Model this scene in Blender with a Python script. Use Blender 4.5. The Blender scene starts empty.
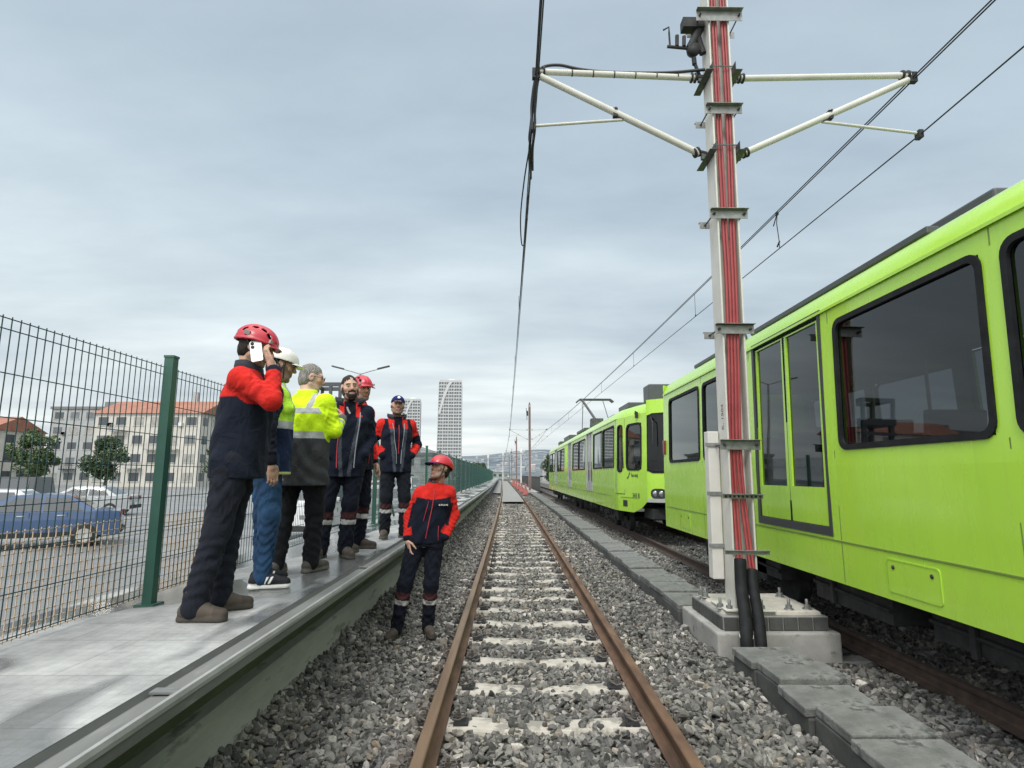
import bpy, bmesh, math, random
import numpy as np
from mathutils import Vector, Matrix

random.seed(7)
rng = np.random.default_rng(11)
C = bpy.context.scene.collection
PI = math.pi
R = math.radians
CAM_H = 1.53                      # camera above the rail head (z = 0)
FOCAL = 580.0                     # in pixels of a 1024 wide picture
PITCH = R(8.92)
WALK_Z = 0.73
TX = 0.24                         # centre line of the near track at y = 0


def cx(y):
    """sideways drift of the whole line: a very wide curve to the left"""
    y = max(0.0, y)
    return -0.00015 * y * y if y < 55 else -0.45375 - 0.0175 * (y - 55)


def cxa(y):
    y = np.maximum(0.0, y)
    return np.where(y < 55, -0.00015 * y * y, -0.45375 - 0.0175 * (y - 55))


# ---------------------------------------------------------------- materials
MATS = {}


def new_mat(name):
    m = bpy.data.materials.new(name)
    m.use_nodes = True
    nt = m.node_tree
    nt.nodes.clear()
    out = nt.nodes.new('ShaderNodeOutputMaterial')
    b = nt.nodes.new('ShaderNodeBsdfPrincipled')
    nt.links.new(b.outputs[0], out.inputs[0])
    MATS[name] = m
    return m, nt, b


def N(nt, kind, **kw):
    n = nt.nodes.new(kind)
    for k, v in kw.items():
        if k.startswith('i_'):
            n.inputs[k[2:].replace('_', ' ')].default_value = v
        else:
            setattr(n, k, v)
    return n


def ramp(nt, fac, stops):
    r = nt.nodes.new('ShaderNodeValToRGB')
    el = r.color_ramp.elements
    while len(el) > 1:
        el.remove(el[-1])
    el[0].position = stops[0][0]
    el[0].color = (*stops[0][1], 1)
    for p, c in stops[1:]:
        e = el.new(p)
        e.color = (*c, 1)
    nt.links.new(fac, r.inputs[0])
    return r.outputs[0]


def coords(nt, scale=(1, 1, 1), kind='Object'):
    tc = nt.nodes.new('ShaderNodeTexCoord')
    mp = nt.nodes.new('ShaderNodeMapping')
    mp.inputs['Scale'].default_value = scale
    nt.links.new(tc.outputs[kind], mp.inputs[0])
    return mp.outputs[0]


def noise(nt, vec, scale, detail=4, rough=.55):
    n = N(nt, 'ShaderNodeTexNoise')
    n.inputs['Scale'].default_value = scale
    n.inputs['Detail'].default_value = detail
    n.inputs['Roughness'].default_value = rough
    nt.links.new(vec, n.inputs['Vector'])
    return n.outputs[0]


def bump(nt, b, height, strength=.3, dist=.01):
    bp = nt.nodes.new('ShaderNodeBump')
    bp.inputs['Strength'].default_value = strength
    bp.inputs['Distance'].default_value = dist
    nt.links.new(height, bp.inputs['Height'])
    nt.links.new(bp.outputs[0], b.inputs['Normal'])


def noisy(name, c1, c2, scale=6, rough=(.6, .85), metal=0, bmp=.2, bscale=60, dist=.004, stretch=(1, 1, 1), c3=None, spots=None):
    """two or three tone noisy surface with a little bump and varying roughness"""
    m, nt, b = new_mat(name)
    v = coords(nt, stretch)
    n1 = noise(nt, v, scale, 6, .6)
    stops = [(.32, c1), (.68, c2)] if c3 is None else [(.3, c1), (.5, c2), (.7, c3)]
    col = ramp(nt, n1, stops)
    if spots:
        n3 = noise(nt, v, spots[0], 5, .7)
        f = ramp(nt, n3, [(spots[1], (0, 0, 0)), (spots[1] + .08, (1, 1, 1))])
        mx = N(nt, 'ShaderNodeMixRGB')
        nt.links.new(f, mx.inputs[0])
        nt.links.new(col, mx.inputs[1])
        mx.inputs[2].default_value = (*spots[2], 1)
        col = mx.outputs[0]
    nt.links.new(col, b.inputs['Base Color'])
    mr = N(nt, 'ShaderNodeMapRange')
    mr.inputs['To Min'].default_value = rough[0]
    mr.inputs['To Max'].default_value = rough[1]
    nt.links.new(noise(nt, v, scale * 2.3, 3), mr.inputs[0])
    nt.links.new(mr.outputs[0], b.inputs['Roughness'])
    b.inputs['Metallic'].default_value = metal
    if bmp:
        bump(nt, b, noise(nt, v, bscale, 4), bmp, dist)
    return m


def plain(name, col, rough=.5, metal=0, spec=None):
    """plain paint with faint dirt"""
    c = np.array(col)
    m = noisy(name, tuple(c * .86), tuple(c * 1.08), 3, (rough * .85, min(1, rough * 1.15)), metal, .05, 90, .002)
    return m


def attr_mat(name, rough=.85, bmp=.25, bscale=900, dist=.0015, spec=.25, sheen=0.0, sub=0.0, folds=0.0):
    """base colour carried by the mesh itself, with a fine weave / pore bump"""
    m, nt, b = new_mat(name)
    a = N(nt, 'ShaderNodeAttribute', attribute_name='Col')
    v = coords(nt)
    n1 = noise(nt, v, 9, 5)
    mr = N(nt, 'ShaderNodeMapRange')
    mr.inputs['From Min'].default_value = .25
    mr.inputs['From Max'].default_value = .75
    mr.inputs['To Min'].default_value = .78
    mr.inputs['To Max'].default_value = 1.16
    nt.links.new(n1, mr.inputs[0])
    mx = N(nt, 'ShaderNodeMixRGB', blend_type='MULTIPLY')
    mx.inputs[0].default_value = 1
    nt.links.new(a.outputs['Color'], mx.inputs[1])
    nt.links.new(mr.outputs[0], mx.inputs[2])
    nt.links.new(mx.outputs[0], b.inputs['Base Color'])
    b.inputs['Roughness'].default_value = rough
    b.inputs['Specular IOR Level'].default_value = spec
    if sheen:
        b.inputs['Sheen Weight'].default_value = sheen
    if sub:
        b.inputs['Subsurface Weight'].default_value = sub
        b.inputs['Subsurface Radius'].default_value = (.012, .005, .003)
    if folds:
        vn = N(nt, 'ShaderNodeTexNoise')
        vn.inputs['Scale'].default_value = 11
        vn.inputs['Detail'].default_value = 3
        vn.inputs['Distortion'].default_value = 1.6
        nt.links.new(coords(nt, (1, 1, .7)), vn.inputs['Vector'])
        b1 = N(nt, 'ShaderNodeBump')
        b1.inputs['Strength'].default_value = .55
        b1.inputs['Distance'].default_value = folds
        nt.links.new(vn.outputs[0], b1.inputs['Height'])
        b2 = N(nt, 'ShaderNodeBump')
        b2.inputs['Strength'].default_value = bmp
        b2.inputs['Distance'].default_value = dist
        nt.links.new(noise(nt, v, bscale, 2), b2.inputs['Height'])
        nt.links.new(b1.outputs[0], b2.inputs['Normal'])
        nt.links.new(b2.outputs[0], b.inputs['Normal'])
    else:
        bump(nt, b, noise(nt, v, bscale, 2), bmp, dist)
    return m


# ---------------------------------------------------------------- mesh builder
def frame_of(d):
    d = Vector(d).normalized()
    up = Vector((0, 0, 1)) if abs(d.z) < .95 else Vector((1, 0, 0))
    a = d.cross(up).normalized()
    return a, a.cross(d).normalized()


class MB:
    def __init__(self):
        self.v = []
        self.f = []
        self.m = []
        self.s = []

    def add(self, vs, fs, mi=0, smooth=False):
        o = len(self.v)
        self.v.extend([tuple(p) for p in vs])
        for f in fs:
            self.f.append([i + o for i in f])
            self.m.append(mi)
            self.s.append(smooth)

    def box(self, c, s, rot=None, mi=0):
        hx, hy, hz = s[0] / 2, s[1] / 2, s[2] / 2
        vs = [Vector((x, y, z)) for x in (-hx, hx) for y in (-hy, hy) for z in (-hz, hz)]
        if rot is not None:
            vs = [rot @ p for p in vs]
        vs = [p + Vector(c) for p in vs]
        self.add(vs, [(0, 1, 3, 2), (4, 6, 7, 5), (0, 4, 5, 1), (2, 3, 7, 6), (0, 2, 6, 4), (1, 5, 7, 3)], mi)

    def bx(self, x0, x1, y0, y1, z0, z1, mi=0):
        self.box(((x0 + x1) / 2, (y0 + y1) / 2, (z0 + z1) / 2), (x1 - x0, y1 - y0, z1 - z0), None, mi)

    def tube(self, pts, r, n=8, mi=0, smooth=True, cap=True):
        pts = [Vector(p) for p in pts]
        rs = r if isinstance(r, (list, tuple)) else [r] * len(pts)
        rings = []
        pa = None
        for i, p in enumerate(pts):
            if i == 0:
                d = pts[1] - p
            elif i == len(pts) - 1:
                d = p - pts[i - 1]
            else:
                d = (pts[i + 1] - p).normalized() + (p - pts[i - 1]).normalized()
            if d.length < 1e-9:
                d = Vector((0, 0, 1))
            d.normalize()
            if pa is None:
                a, b = frame_of(d)
            else:
                a = (pa - d * pa.dot(d))
                if a.length < 1e-6:
                    a, _ = frame_of(d)
                a.normalize()
                b = a.cross(d).normalized()
            pa = a
            rings.append([p + (a * math.cos(2 * PI * k / n) + b * math.sin(2 * PI * k / n)) * rs[i] for k in range(n)])
        vs = [q for rg in rings for q in rg]
        fs = []
        for i in range(len(pts) - 1):
            for k in range(n):
                k2 = (k + 1) % n
                fs.append((i * n + k, i * n + k2, (i + 1) * n + k2, (i + 1) * n + k))
        self.add(vs, fs, mi, smooth)
        if cap:
            self.add(rings[0], [tuple(range(n))], mi)
            self.add(rings[-1], [tuple(range(n - 1, -1, -1))], mi)

    def loft(self, rings, closed=True, mi=0, smooth=False, cap=False):
        n = len(rings[0])
        vs = [q for rg in rings for q in rg]
        fs = []
        for i in range(len(rings) - 1):
            for k in range(n if closed else n - 1):
                k2 = (k + 1) % n
                fs.append((i * n + k, i * n + k2, (i + 1) * n + k2, (i + 1) * n + k))
        self.add(vs, fs, mi, smooth)
        if cap:
            self.add(rings[0], [tuple(range(n - 1, -1, -1))], mi)
            self.add(rings[-1], [tuple(range(n))], mi)

    def lathe(self, c, prof, n=20, axis=(0, 0, 1), mi=0, smooth=True):
        d = Vector(axis).normalized()
        a, b = frame_of(d)
        c = Vector(c)
        rings = [[c + d * h + (a * math.cos(2 * PI * k / n) + b * math.sin(2 * PI * k / n)) * r for k in range(n)] for r, h in prof]
        self.loft(rings, True, mi, smooth)

    def sphere(self, c, r, n=10, mi=0):
        rr = (r, r, r) if not isinstance(r, (tuple, list)) else r
        rings = []
        for i in range(n + 1):
            t = PI * i / n
            rings.append([(c[0] + rr[0] * math.sin(t) * math.cos(2 * PI * k / (2 * n)), c[1] + rr[1] * math.sin(t) * math.sin(2 * PI * k / (2 * n)), c[2] + rr[2] * math.cos(t)) for k in range(2 * n)])
        self.loft(rings, True, mi, True)

    def build(self, name, mats, parent=None, bevel=0, loc=None, fixnormals=True):
        me = bpy.data.meshes.new(name)
        me.from_pydata([tuple(p) for p in self.v], [], self.f)
        if not isinstance(mats, (list, tuple)):
            mats = [mats]
        for m in mats:
            me.materials.append(m)
        me.polygons.foreach_set('material_index', self.m)
        me.polygons.foreach_set('use_smooth', self.s)
        if fixnormals:
            bm = bmesh.new()
            bm.from_mesh(me)
            bmesh.ops.recalc_face_normals(bm, faces=bm.faces)
            bm.to_mesh(me)
            bm.free()
        me.update()
        o = bpy.data.objects.new(name, me)
        C.objects.link(o)
        if parent is not None:
            o.parent = parent
        if loc is not None:
            o.location = loc
        if bevel:
            md = o.modifiers.new('bevel', 'BEVEL')
            md.width = bevel
            md.segments = 2
            md.limit_method = 'ANGLE'
            md.angle_limit = R(40)
        return o


def np_mesh(name, V, F, mat, parent=None, smooth=True, col=None):
    """fast mesh from numpy arrays; F is (n,3) or (n,4)"""
    me = bpy.data.meshes.new(name)
    V = np.ascontiguousarray(V, np.float32)
    F = np.ascontiguousarray(F, np.int32)
    k = F.shape[1]
    me.vertices.add(len(V))
    me.vertices.foreach_set('co', V.ravel())
    me.loops.add(F.size)
    me.loops.foreach_set('vertex_index', F.ravel())
    me.polygons.add(len(F))
    me.polygons.foreach_set('loop_start', np.arange(0, F.size, k, dtype=np.int32))
    me.polygons.foreach_set('loop_total', np.full(len(F), k, np.int32))
    me.polygons.foreach_set('use_smooth', np.full(len(F), smooth, bool))
    if col is not None:
        a = me.color_attributes.new('Col', 'FLOAT_COLOR', 'POINT')
        cc = np.ones((len(V), 4), np.float32)
        cc[:, :3] = col
        a.data.foreach_set('color', cc.ravel())
    me.materials.append(mat)
    me.update(calc_edges=True)
    me.validate()
    o = bpy.data.objects.new(name, me)
    C.objects.link(o)
    if parent is not None:
        o.parent = parent
    return o


def tag(o, label=None, cat=None, group=None, kind=None):
    if label:
        o['label'] = label
    if cat:
        o['category'] = cat
    if group:
        o['group'] = group
    if kind:
        o['kind'] = kind
    return o


def empty(name, loc, rz=0, **kw):
    o = bpy.data.objects.new(name, None)
    o.empty_display_size = .2
    C.objects.link(o)
    o.location = loc
    o.rotation_euler = (0, 0, rz)
    return tag(o, **kw)


def kids(o):
    return [c for c in bpy.data.objects if c.parent == o]


def copy_tree(o, parent=None):
    c = o.copy()
    C.objects.link(c)
    if parent is not None:
        c.parent = parent
    for ch in kids(o):
        if ch is not c:
            copy_tree(ch, c)
    return c


def text_mesh(name, body, size, mat, parent, M, extrude=.001, bold=0.0, spacing=1.0):
    cu = bpy.data.curves.new(name, 'FONT')
    cu.body = body
    cu.size = size
    cu.extrude = extrude
    cu.offset = bold
    cu.space_character = spacing
    cu.align_x = 'CENTER'
    cu.align_y = 'CENTER'
    tmp = bpy.data.objects.new('tmp_text', cu)
    C.objects.link(tmp)
    dg = bpy.context.evaluated_depsgraph_get()
    me = bpy.data.meshes.new_from_object(tmp.evaluated_get(dg))
    bpy.data.objects.remove(tmp)
    bpy.data.curves.remove(cu)
    me.transform(M)
    me.materials.clear()
    me.materials.append(mat)
    me.name = name
    o = bpy.data.objects.new(name, me)
    C.objects.link(o)
    if parent is not None:
        o.parent = parent
    return o


# ---------------------------------------------------------------- palette
noisy('concrete', (.17, .17, .16), (.26, .26, .245), 4, (.7, .95), 0, .35, 70, .006, spots=(9, .6, (.17, .17, .16)))
noisy('concrete_pale', (.24, .237, .22), (.34, .335, .312), 5, (.75, .95), 0, .3, 60, .005, spots=(9, .58, (.17, .165, .15)))
noisy('concrete_dark', (.038, .040, .037), (.08, .083, .077), 5, (.7, .95), 0, .4, 70, .006, spots=(7, .62, (.06, .06, .058)))
noisy('sleeper', (.36, .337, .29), (.50, .475, .415), 7, (.85, 1), 0, .35, 80, .004, spots=(3.2, .50, (.24, .225, .195)))
noisy('rust', (.055, .030, .017), (.115, .064, .036), 9, (.65, .9), .1, .3, 130, .002, stretch=(1, .25, 1), c3=(.165, .098, .055))
noisy('rust_top', (.145, .092, .055), (.215, .146, .092), 12, (.42, .62), .35, .1, 130, .001, stretch=(1, .1, 1))
noisy('rust_dark', (.04, .028, .022), (.09, .06, .045), 9, (.7, .95), .1, .3, 130, .002)
noisy('mast_paint', (.48, .472, .425), (.57, .56, .51), 3, (.45, .65), .0, .08, 80, .002, spots=(16, .67, (.34, .325, .28)))
noisy('mast_white', (.50, .487, .445), (.58, .57, .53), 3, (.5, .7), 0, .08, 80, .002, spots=(16, .66, (.50, .48, .43)))
noisy('galv', (.17, .175, .17), (.29, .30, .29), 14, (.4, .6), .55, .1, 120, .001)
noisy('galv_dark', (.045, .05, .045), (.10, .105, .10), 14, (.45, .65), .4, .1, 120, .001)
noisy('red_conduit', (.25, .030, .034), (.34, .055, .058), 6, (.4, .6), 0, .1, 60, .002, spots=(20, .66, (.32, .07, .07)))
noisy('black_rubber', (.008, .009, .010), (.018, .019, .021), 8, (.5, .75), 0, .2, 80, .002)
noisy('black_iron', (.012, .013, .014), (.035, .036, .038), 10, (.6, .85), .2, .3, 60, .003, spots=(6, .62, (.07, .055, .042)))
MATS['black_rubber'].node_tree.nodes['Principled BSDF'].inputs['Specular IOR Level'].default_value = .15
plain('cable_black', (.012, .012, .013), .5)
plain('wire', (.03, .032, .034), .45, .5)
plain('grey_paint', (.22, .225, .23), .4)
plain('dark_grey_paint', (.055, .06, .065), .45)
plain('fence_green', (.020, .085, .060), .45)
plain('fence_wire', (.010, .043, .042), .5)
plain('white_paint', (.75, .75, .73), .45)
plain('red_paint', (.55, .04, .035), .4)
plain('ink', (.02, .035, .015), .5)
plain('pole_white', (.62, .63, .62), .5)
noisy('grout', (.40, .375, .32), (.53, .505, .44), 8, (.8, 1), 0, .4, 50, .004, spots=(18, .62, (.30, .28, .24)))


def lime_mat():
    m, nt, b = new_mat('lime')
    v = coords(nt)
    n1 = noise(nt, v, .8, 4)
    col = ramp(nt, n1, [(.3, (.365, .64, .042)), (.7, (.415, .69, .058))])
    # road film: a grey brown dust that thickens toward the skirt
    geo = N(nt, 'ShaderNodeNewGeometry')
    sep = N(nt, 'ShaderNodeSeparateXYZ')
    nt.links.new(geo.outputs['Position'], sep.inputs[0])
    mr = N(nt, 'ShaderNodeMapRange')
    mr.inputs['From Min'].default_value = 1.5
    mr.inputs['From Max'].default_value = .5
    mr.inputs['To Min'].default_value = 0
    mr.inputs['To Max'].default_value = .32
    nt.links.new(sep.outputs[2], mr.inputs[0])
    n2 = noise(nt, coords(nt, (1, 1, .35)), 5, 6, .65)
    mm = N(nt, 'ShaderNodeMath', operation='MULTIPLY')
    nt.links.new(mr.outputs[0], mm.inputs[0])
    nt.links.new(n2, mm.inputs[1])
    mx = N(nt, 'ShaderNodeMixRGB')
    nt.links.new(mm.outputs[0], mx.inputs[0])
    nt.links.new(col, mx.inputs[1])
    mx.inputs[2].default_value = (.16, .17, .09, 1)
    nt.links.new(mx.outputs[0], b.inputs['Base Color'])
    b.inputs['Roughness'].default_value = .30
    b.inputs['Coat Weight'].default_value = .45
    b.inputs['Coat Roughness'].default_value = .07
    # rain streaks running down from the roof edge and window corners
    st = noise(nt, coords(nt, (1, 9, .35)), 3.2, 5, .7)
    sf = ramp(nt, st, [(.50, (0, 0, 0)), (.78, (.13, .13, .13))])
    mx2 = N(nt, 'ShaderNodeMixRGB')
    nt.links.new(sf, mx2.inputs[0])
    nt.links.new(mx.outputs[0], mx2.inputs[1])
    mx2.inputs[2].default_value = (.22, .27, .10, 1)
    nt.links.new(mx2.outputs[0], b.inputs['Base Color'])
    rg = N(nt, 'ShaderNodeMapRange')
    rg.inputs['To Min'].default_value = .16
    rg.inputs['To Max'].default_value = .38
    nt.links.new(n2, rg.inputs[0])
    nt.links.new(rg.outputs[0], b.inputs['Roughness'])
    bump(nt, b, noise(nt, coords(nt, (1, .6, .6)), 2.2, 2), .16, .025)


lime_mat()


def glass_mat(name, tint, refl):
    m = bpy.data.materials.new(name)
    m.use_nodes = True
    nt = m.node_tree
    nt.nodes.clear()
    out = N(nt, 'ShaderNodeOutputMaterial')
    tr = N(nt, 'ShaderNodeBsdfTransparent')
    tr.inputs[0].default_value = (*tint, 1)
    gl = N(nt, 'ShaderNodeBsdfGlossy')
    gl.inputs['Roughness'].default_value = .02
    gl.inputs['Color'].default_value = (.92, .95, .97, 1)
    lw = N(nt, 'ShaderNodeLayerWeight')
    lw.inputs[0].default_value = .5
    pw = N(nt, 'ShaderNodeMath', operation='POWER')
    nt.links.new(lw.outputs['Facing'], pw.inputs[0])
    pw.inputs[1].default_value = 4.2
    mr = N(nt, 'ShaderNodeMapRange')
    mr.inputs['To Min'].default_value = refl
    mr.inputs['To Max'].default_value = .9
    nt.links.new(pw.outputs[0], mr.inputs[0])
    nv = noise(nt, coords(nt), .9, 1)
    bp = N(nt, 'ShaderNodeBump')
    bp.inputs['Strength'].default_value = .08
    bp.inputs['Distance'].default_value = .03
    nt.links.new(nv, bp.inputs['Height'])
    nt.links.new(bp.outputs[0], gl.inputs['Normal'])
    mx = N(nt, 'ShaderNodeMixShader')
    nt.links.new(mr.outputs[0], mx.inputs[0])
    nt.links.new(tr.outputs[0], mx.inputs[1])
    nt.links.new(gl.outputs[0], mx.inputs[2])
    nt.links.new(mx.outputs[0], out.inputs[0])
    MATS[name] = m


glass_mat('tram_glass', (.20, .225, .24), .055)
glass_mat('screen_glass', (.12, .14, .155), .035)
glass_mat('car_glass', (.10, .12, .13), .12)
M = MATS
# ---------------------------------------------------------------- camera, sky, sun
def build_camera():
    cam = bpy.data.cameras.new('camera')
    cam.sensor_width = 36
    cam.lens = FOCAL / 1024 * 36
    cam.clip_start = .05
    cam.clip_end = 20000
    o = bpy.data.objects.new('camera', cam)
    C.objects.link(o)
    o.location = (0, 0, CAM_H)
    o.rotation_euler = (PI / 2 + PITCH, 0, 0)
    bpy.context.scene.camera = o


def build_sky():
    sc = bpy.context.scene
    w = bpy.data.worlds.new('World')
    sc.world = w
    w.use_nodes = True
    nt = w.node_tree
    nt.nodes.clear()
    out = N(nt, 'ShaderNodeOutputWorld')
    sky = N(nt, 'ShaderNodeTexSky', sky_type='NISHITA')
    sky.sun_disc = False
    sky.sun_elevation = R(48)
    sky.sun_rotation = R(196)
    b1 = N(nt, 'ShaderNodeBackground')
    b1.inputs[1].default_value = .10
    nt.links.new(sky.outputs[0], b1.inputs[0])
    tc = N(nt, 'ShaderNodeTexCoord')
    sep = N(nt, 'ShaderNodeSeparateXYZ')
    nt.links.new(tc.outputs['Generated'], sep.inputs[0])
    # cloud deck: the direction met with a flat layer overhead
    add = N(nt, 'ShaderNodeMath', operation='ADD')
    nt.links.new(sep.outputs[2], add.inputs[0])
    add.inputs[1].default_value = .11
    mxz = N(nt, 'ShaderNodeMath', operation='MAXIMUM')
    nt.links.new(add.outputs[0], mxz.inputs[0])
    mxz.inputs[1].default_value = .06
    dx = N(nt, 'ShaderNodeMath', operation='DIVIDE')
    dy = N(nt, 'ShaderNodeMath', operation='DIVIDE')
    nt.links.new(sep.outputs[0], dx.inputs[0])
    nt.links.new(mxz.outputs[0], dx.inputs[1])
    nt.links.new(sep.outputs[1], dy.inputs[0])
    nt.links.new(mxz.outputs[0], dy.inputs[1])
    cmb = N(nt, 'ShaderNodeCombineXYZ')
    nt.links.new(dx.outputs[0], cmb.inputs[0])
    nt.links.new(dy.outputs[0], cmb.inputs[1])
    mp = N(nt, 'ShaderNodeMapping')
    mp.inputs['Location'].default_value = (3.1, 1.7, 0)
    mp.inputs['Rotation'].default_value = (0, 0, R(14))
    mp.inputs['Scale'].default_value = (.55, 1.0, 1)
    nt.links.new(cmb.outputs[0], mp.inputs[0])
    n1 = noise(nt, mp.outputs[0], .75, 7, .52)
    n2 = noise(nt, mp.outputs[0], 2.6, 6, .55)
    # colour by height: white near the horizon, blue grey above
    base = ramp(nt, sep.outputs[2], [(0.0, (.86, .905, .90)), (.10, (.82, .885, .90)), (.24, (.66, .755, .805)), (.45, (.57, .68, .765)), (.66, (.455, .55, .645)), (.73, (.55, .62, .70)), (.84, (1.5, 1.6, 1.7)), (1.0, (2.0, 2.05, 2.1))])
    shade = ramp(nt, n1, [(.32, (.76, .79, .83)), (.43, (.92, .935, .955)), (.53, (1.05, 1.05, 1.045)), (.66, (1.26, 1.24, 1.21))])
    m1 = N(nt, 'ShaderNodeMixRGB', blend_type='MULTIPLY')
    m1.inputs[0].default_value = 1
    nt.links.new(base, m1.inputs[1])
    nt.links.new(shade, m1.inputs[2])
    fine = ramp(nt, n2, [(.32, (.91, .92, .935)), (.68, (1.08, 1.075, 1.065))])
    m2 = N(nt, 'ShaderNodeMixRGB', blend_type='MULTIPLY')
    m2.inputs[0].default_value = .8
    nt.links.new(m1.outputs[0], m2.inputs[1])
    nt.links.new(fine, m2.inputs[2])
    # the bright part of the overcast round the hidden sun, behind the viewer
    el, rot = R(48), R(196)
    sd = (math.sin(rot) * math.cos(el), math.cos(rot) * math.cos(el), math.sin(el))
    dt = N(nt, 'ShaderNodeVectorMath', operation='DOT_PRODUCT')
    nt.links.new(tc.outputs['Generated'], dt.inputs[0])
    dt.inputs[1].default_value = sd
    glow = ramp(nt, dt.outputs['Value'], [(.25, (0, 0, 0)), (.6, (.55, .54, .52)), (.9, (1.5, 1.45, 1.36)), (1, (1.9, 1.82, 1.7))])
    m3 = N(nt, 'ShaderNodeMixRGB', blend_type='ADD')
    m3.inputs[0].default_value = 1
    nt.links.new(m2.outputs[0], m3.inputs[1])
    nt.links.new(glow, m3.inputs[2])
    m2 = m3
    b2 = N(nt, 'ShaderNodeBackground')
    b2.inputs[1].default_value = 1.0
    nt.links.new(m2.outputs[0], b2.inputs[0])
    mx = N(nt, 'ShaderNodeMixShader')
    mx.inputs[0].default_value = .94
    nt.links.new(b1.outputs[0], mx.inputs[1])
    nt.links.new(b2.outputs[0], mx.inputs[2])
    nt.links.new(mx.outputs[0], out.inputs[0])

    sun = bpy.data.lights.new('sun', 'SUN')
    sun.energy = 1.7
    sun.angle = R(14)
    sun.color = (1, .96, .90)
    so = bpy.data.objects.new('sun', sun)
    C.objects.link(so)
    el, rot = R(48), R(196)
    d = Vector((math.sin(rot) * math.cos(el), math.cos(rot) * math.cos(el), math.sin(el)))   # toward the sun
    so.rotation_euler = d.to_track_quat('Z', 'Y').to_euler()
    so.location = d * 40
    sc.view_settings.view_transform = 'Standard'
    sc.view_settings.look = 'None'
    sc.view_settings.exposure = 0
    sc.cycles.max_bounces = 8
    sc.cycles.transparent_max_bounces = 16
    sc.cycles.use_denoising = True


build_camera()
build_sky()
# ---------------------------------------------------------------- the line: ground, ballast, rails, sleepers, walkway
OT = 4.13                         # centre line of the far track (x at y = 0)


def strip(name, x_fn, ys, mat, kind=None, **kw):
    """a sheet across the line: x_fn(y) gives a list of (x, z)"""
    mb = MB()
    rows = [[(x, y, z) for x, z in x_fn(y)] for y in ys]
    mb.loft(rows, False, 0, True)
    o = mb.build(name, mat, fixnormals=False)
    return tag(o, kind=kind, **kw)


YS = [-6 + i * 1.0 for i in range(60)] + [54 + i * 4 for i in range(60)]

# wide ground
m, nt, b = new_mat('ground')
v = coords(nt)
col = ramp(nt, noise(nt, v, .05, 8, .65), [(.3, (.10, .105, .09)), (.5, (.15, .15, .135)), (.7, (.20, .195, .175))])
nt.links.new(col, b.inputs['Base Color'])
b.inputs['Roughness'].default_value = .95
mb = MB()
mb.add([(-6000, -300, -.6), (6000, -300, -.6), (6000, 9000, -.6), (-6000, 9000, -.6)], [(0, 1, 2, 3)])
tag(mb.build('ground', m), kind='structure')


def bal_h(x, y):
    """ballast height at world x (numpy)"""
    u = x - TX - cxa(y)
    a = np.abs(u)
    h = np.where(a < .66, -.222, np.where(a < .86, -.215, -.185))
    left = np.clip((-u - 1.0) / .45, 0, 1) * .06 + np.clip((-u - 1.5) / .3, 0, 1) * .19
    h = h + np.where(u < 0, left, 0)
    right = np.clip((u - 1.05) / .5, 0, 1)
    h = h + np.where((u > 0) & (u < 1.75), right * .06, 0)
    h = np.where(u >= 2.1, -.19, h)
    w = .016 * (np.sin(x * 5.1 + 1.3 * np.sin(y * 1.7)) * np.sin(y * 4.3 + x) + .7 * np.sin(x * 11 + y * 7.7))
    return h + w * np.where(a < .9, .5, 1.0)


m, nt, b = new_mat('ballast_far')
v = coords(nt)
vor = N(nt, 'ShaderNodeTexVoronoi')
vor.inputs['Scale'].default_value = 17
vor.inputs['Randomness'].default_value = 1
nt.links.new(v, vor.inputs['Vector'])
sep = N(nt, 'ShaderNodeSeparateXYZ')
nt.links.new(vor.outputs['Color'], sep.inputs[0])
col = ramp(nt, sep.outputs[0], [(.0, (.055, .055, .052)), (.45, (.10, .10, .095)), (.8, (.16, .158, .147)), (1, (.27, .262, .235))])
dk = ramp(nt, vor.outputs['Distance'], [(.25, (1, 1, 1)), (.75, (.25, .25, .25))])
mx = N(nt, 'ShaderNodeMixRGB', blend_type='MULTIPLY')
mx.inputs[0].default_value = 1
nt.links.new(col, mx.inputs[1])
nt.links.new(dk, mx.inputs[2])
nt.links.new(mx.outputs[0], b.inputs['Base Color'])
b.inputs['Roughness'].default_value = .9
inv = N(nt, 'ShaderNodeMath', operation='SUBTRACT')
inv.inputs[0].default_value = 1
nt.links.new(vor.outputs['Distance'], inv.inputs[1])
bump(nt, b, inv.outputs[0], 1, .05)

xs = np.concatenate([np.arange(-1.60, -.9, .06), np.arange(-.9, 8.6, .12)])
ys = np.concatenate([np.arange(-6, 40, .16), np.arange(40, 260, 2.0)])
XX, YY = np.meshgrid(xs, ys)
ZZ = bal_h(XX + cxa(YY), YY)
V = np.stack([XX + cxa(YY), YY, ZZ], -1).reshape(-1, 3)
nx, ny = len(xs), len(ys)
ii = (np.arange(ny - 1)[:, None] * nx + np.arange(nx - 1)[None, :]).ravel()
F = np.stack([ii, ii + 1, ii + nx + 1, ii + nx], 1)
tag(np_mesh('ballast_bed', V, F, M['ballast_far']), kind='structure')

# ---- sleepers of the near track (0.69 m apart), their places measured from the photograph
SL_Y0, SL_D = 4.34, 0.692


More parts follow.
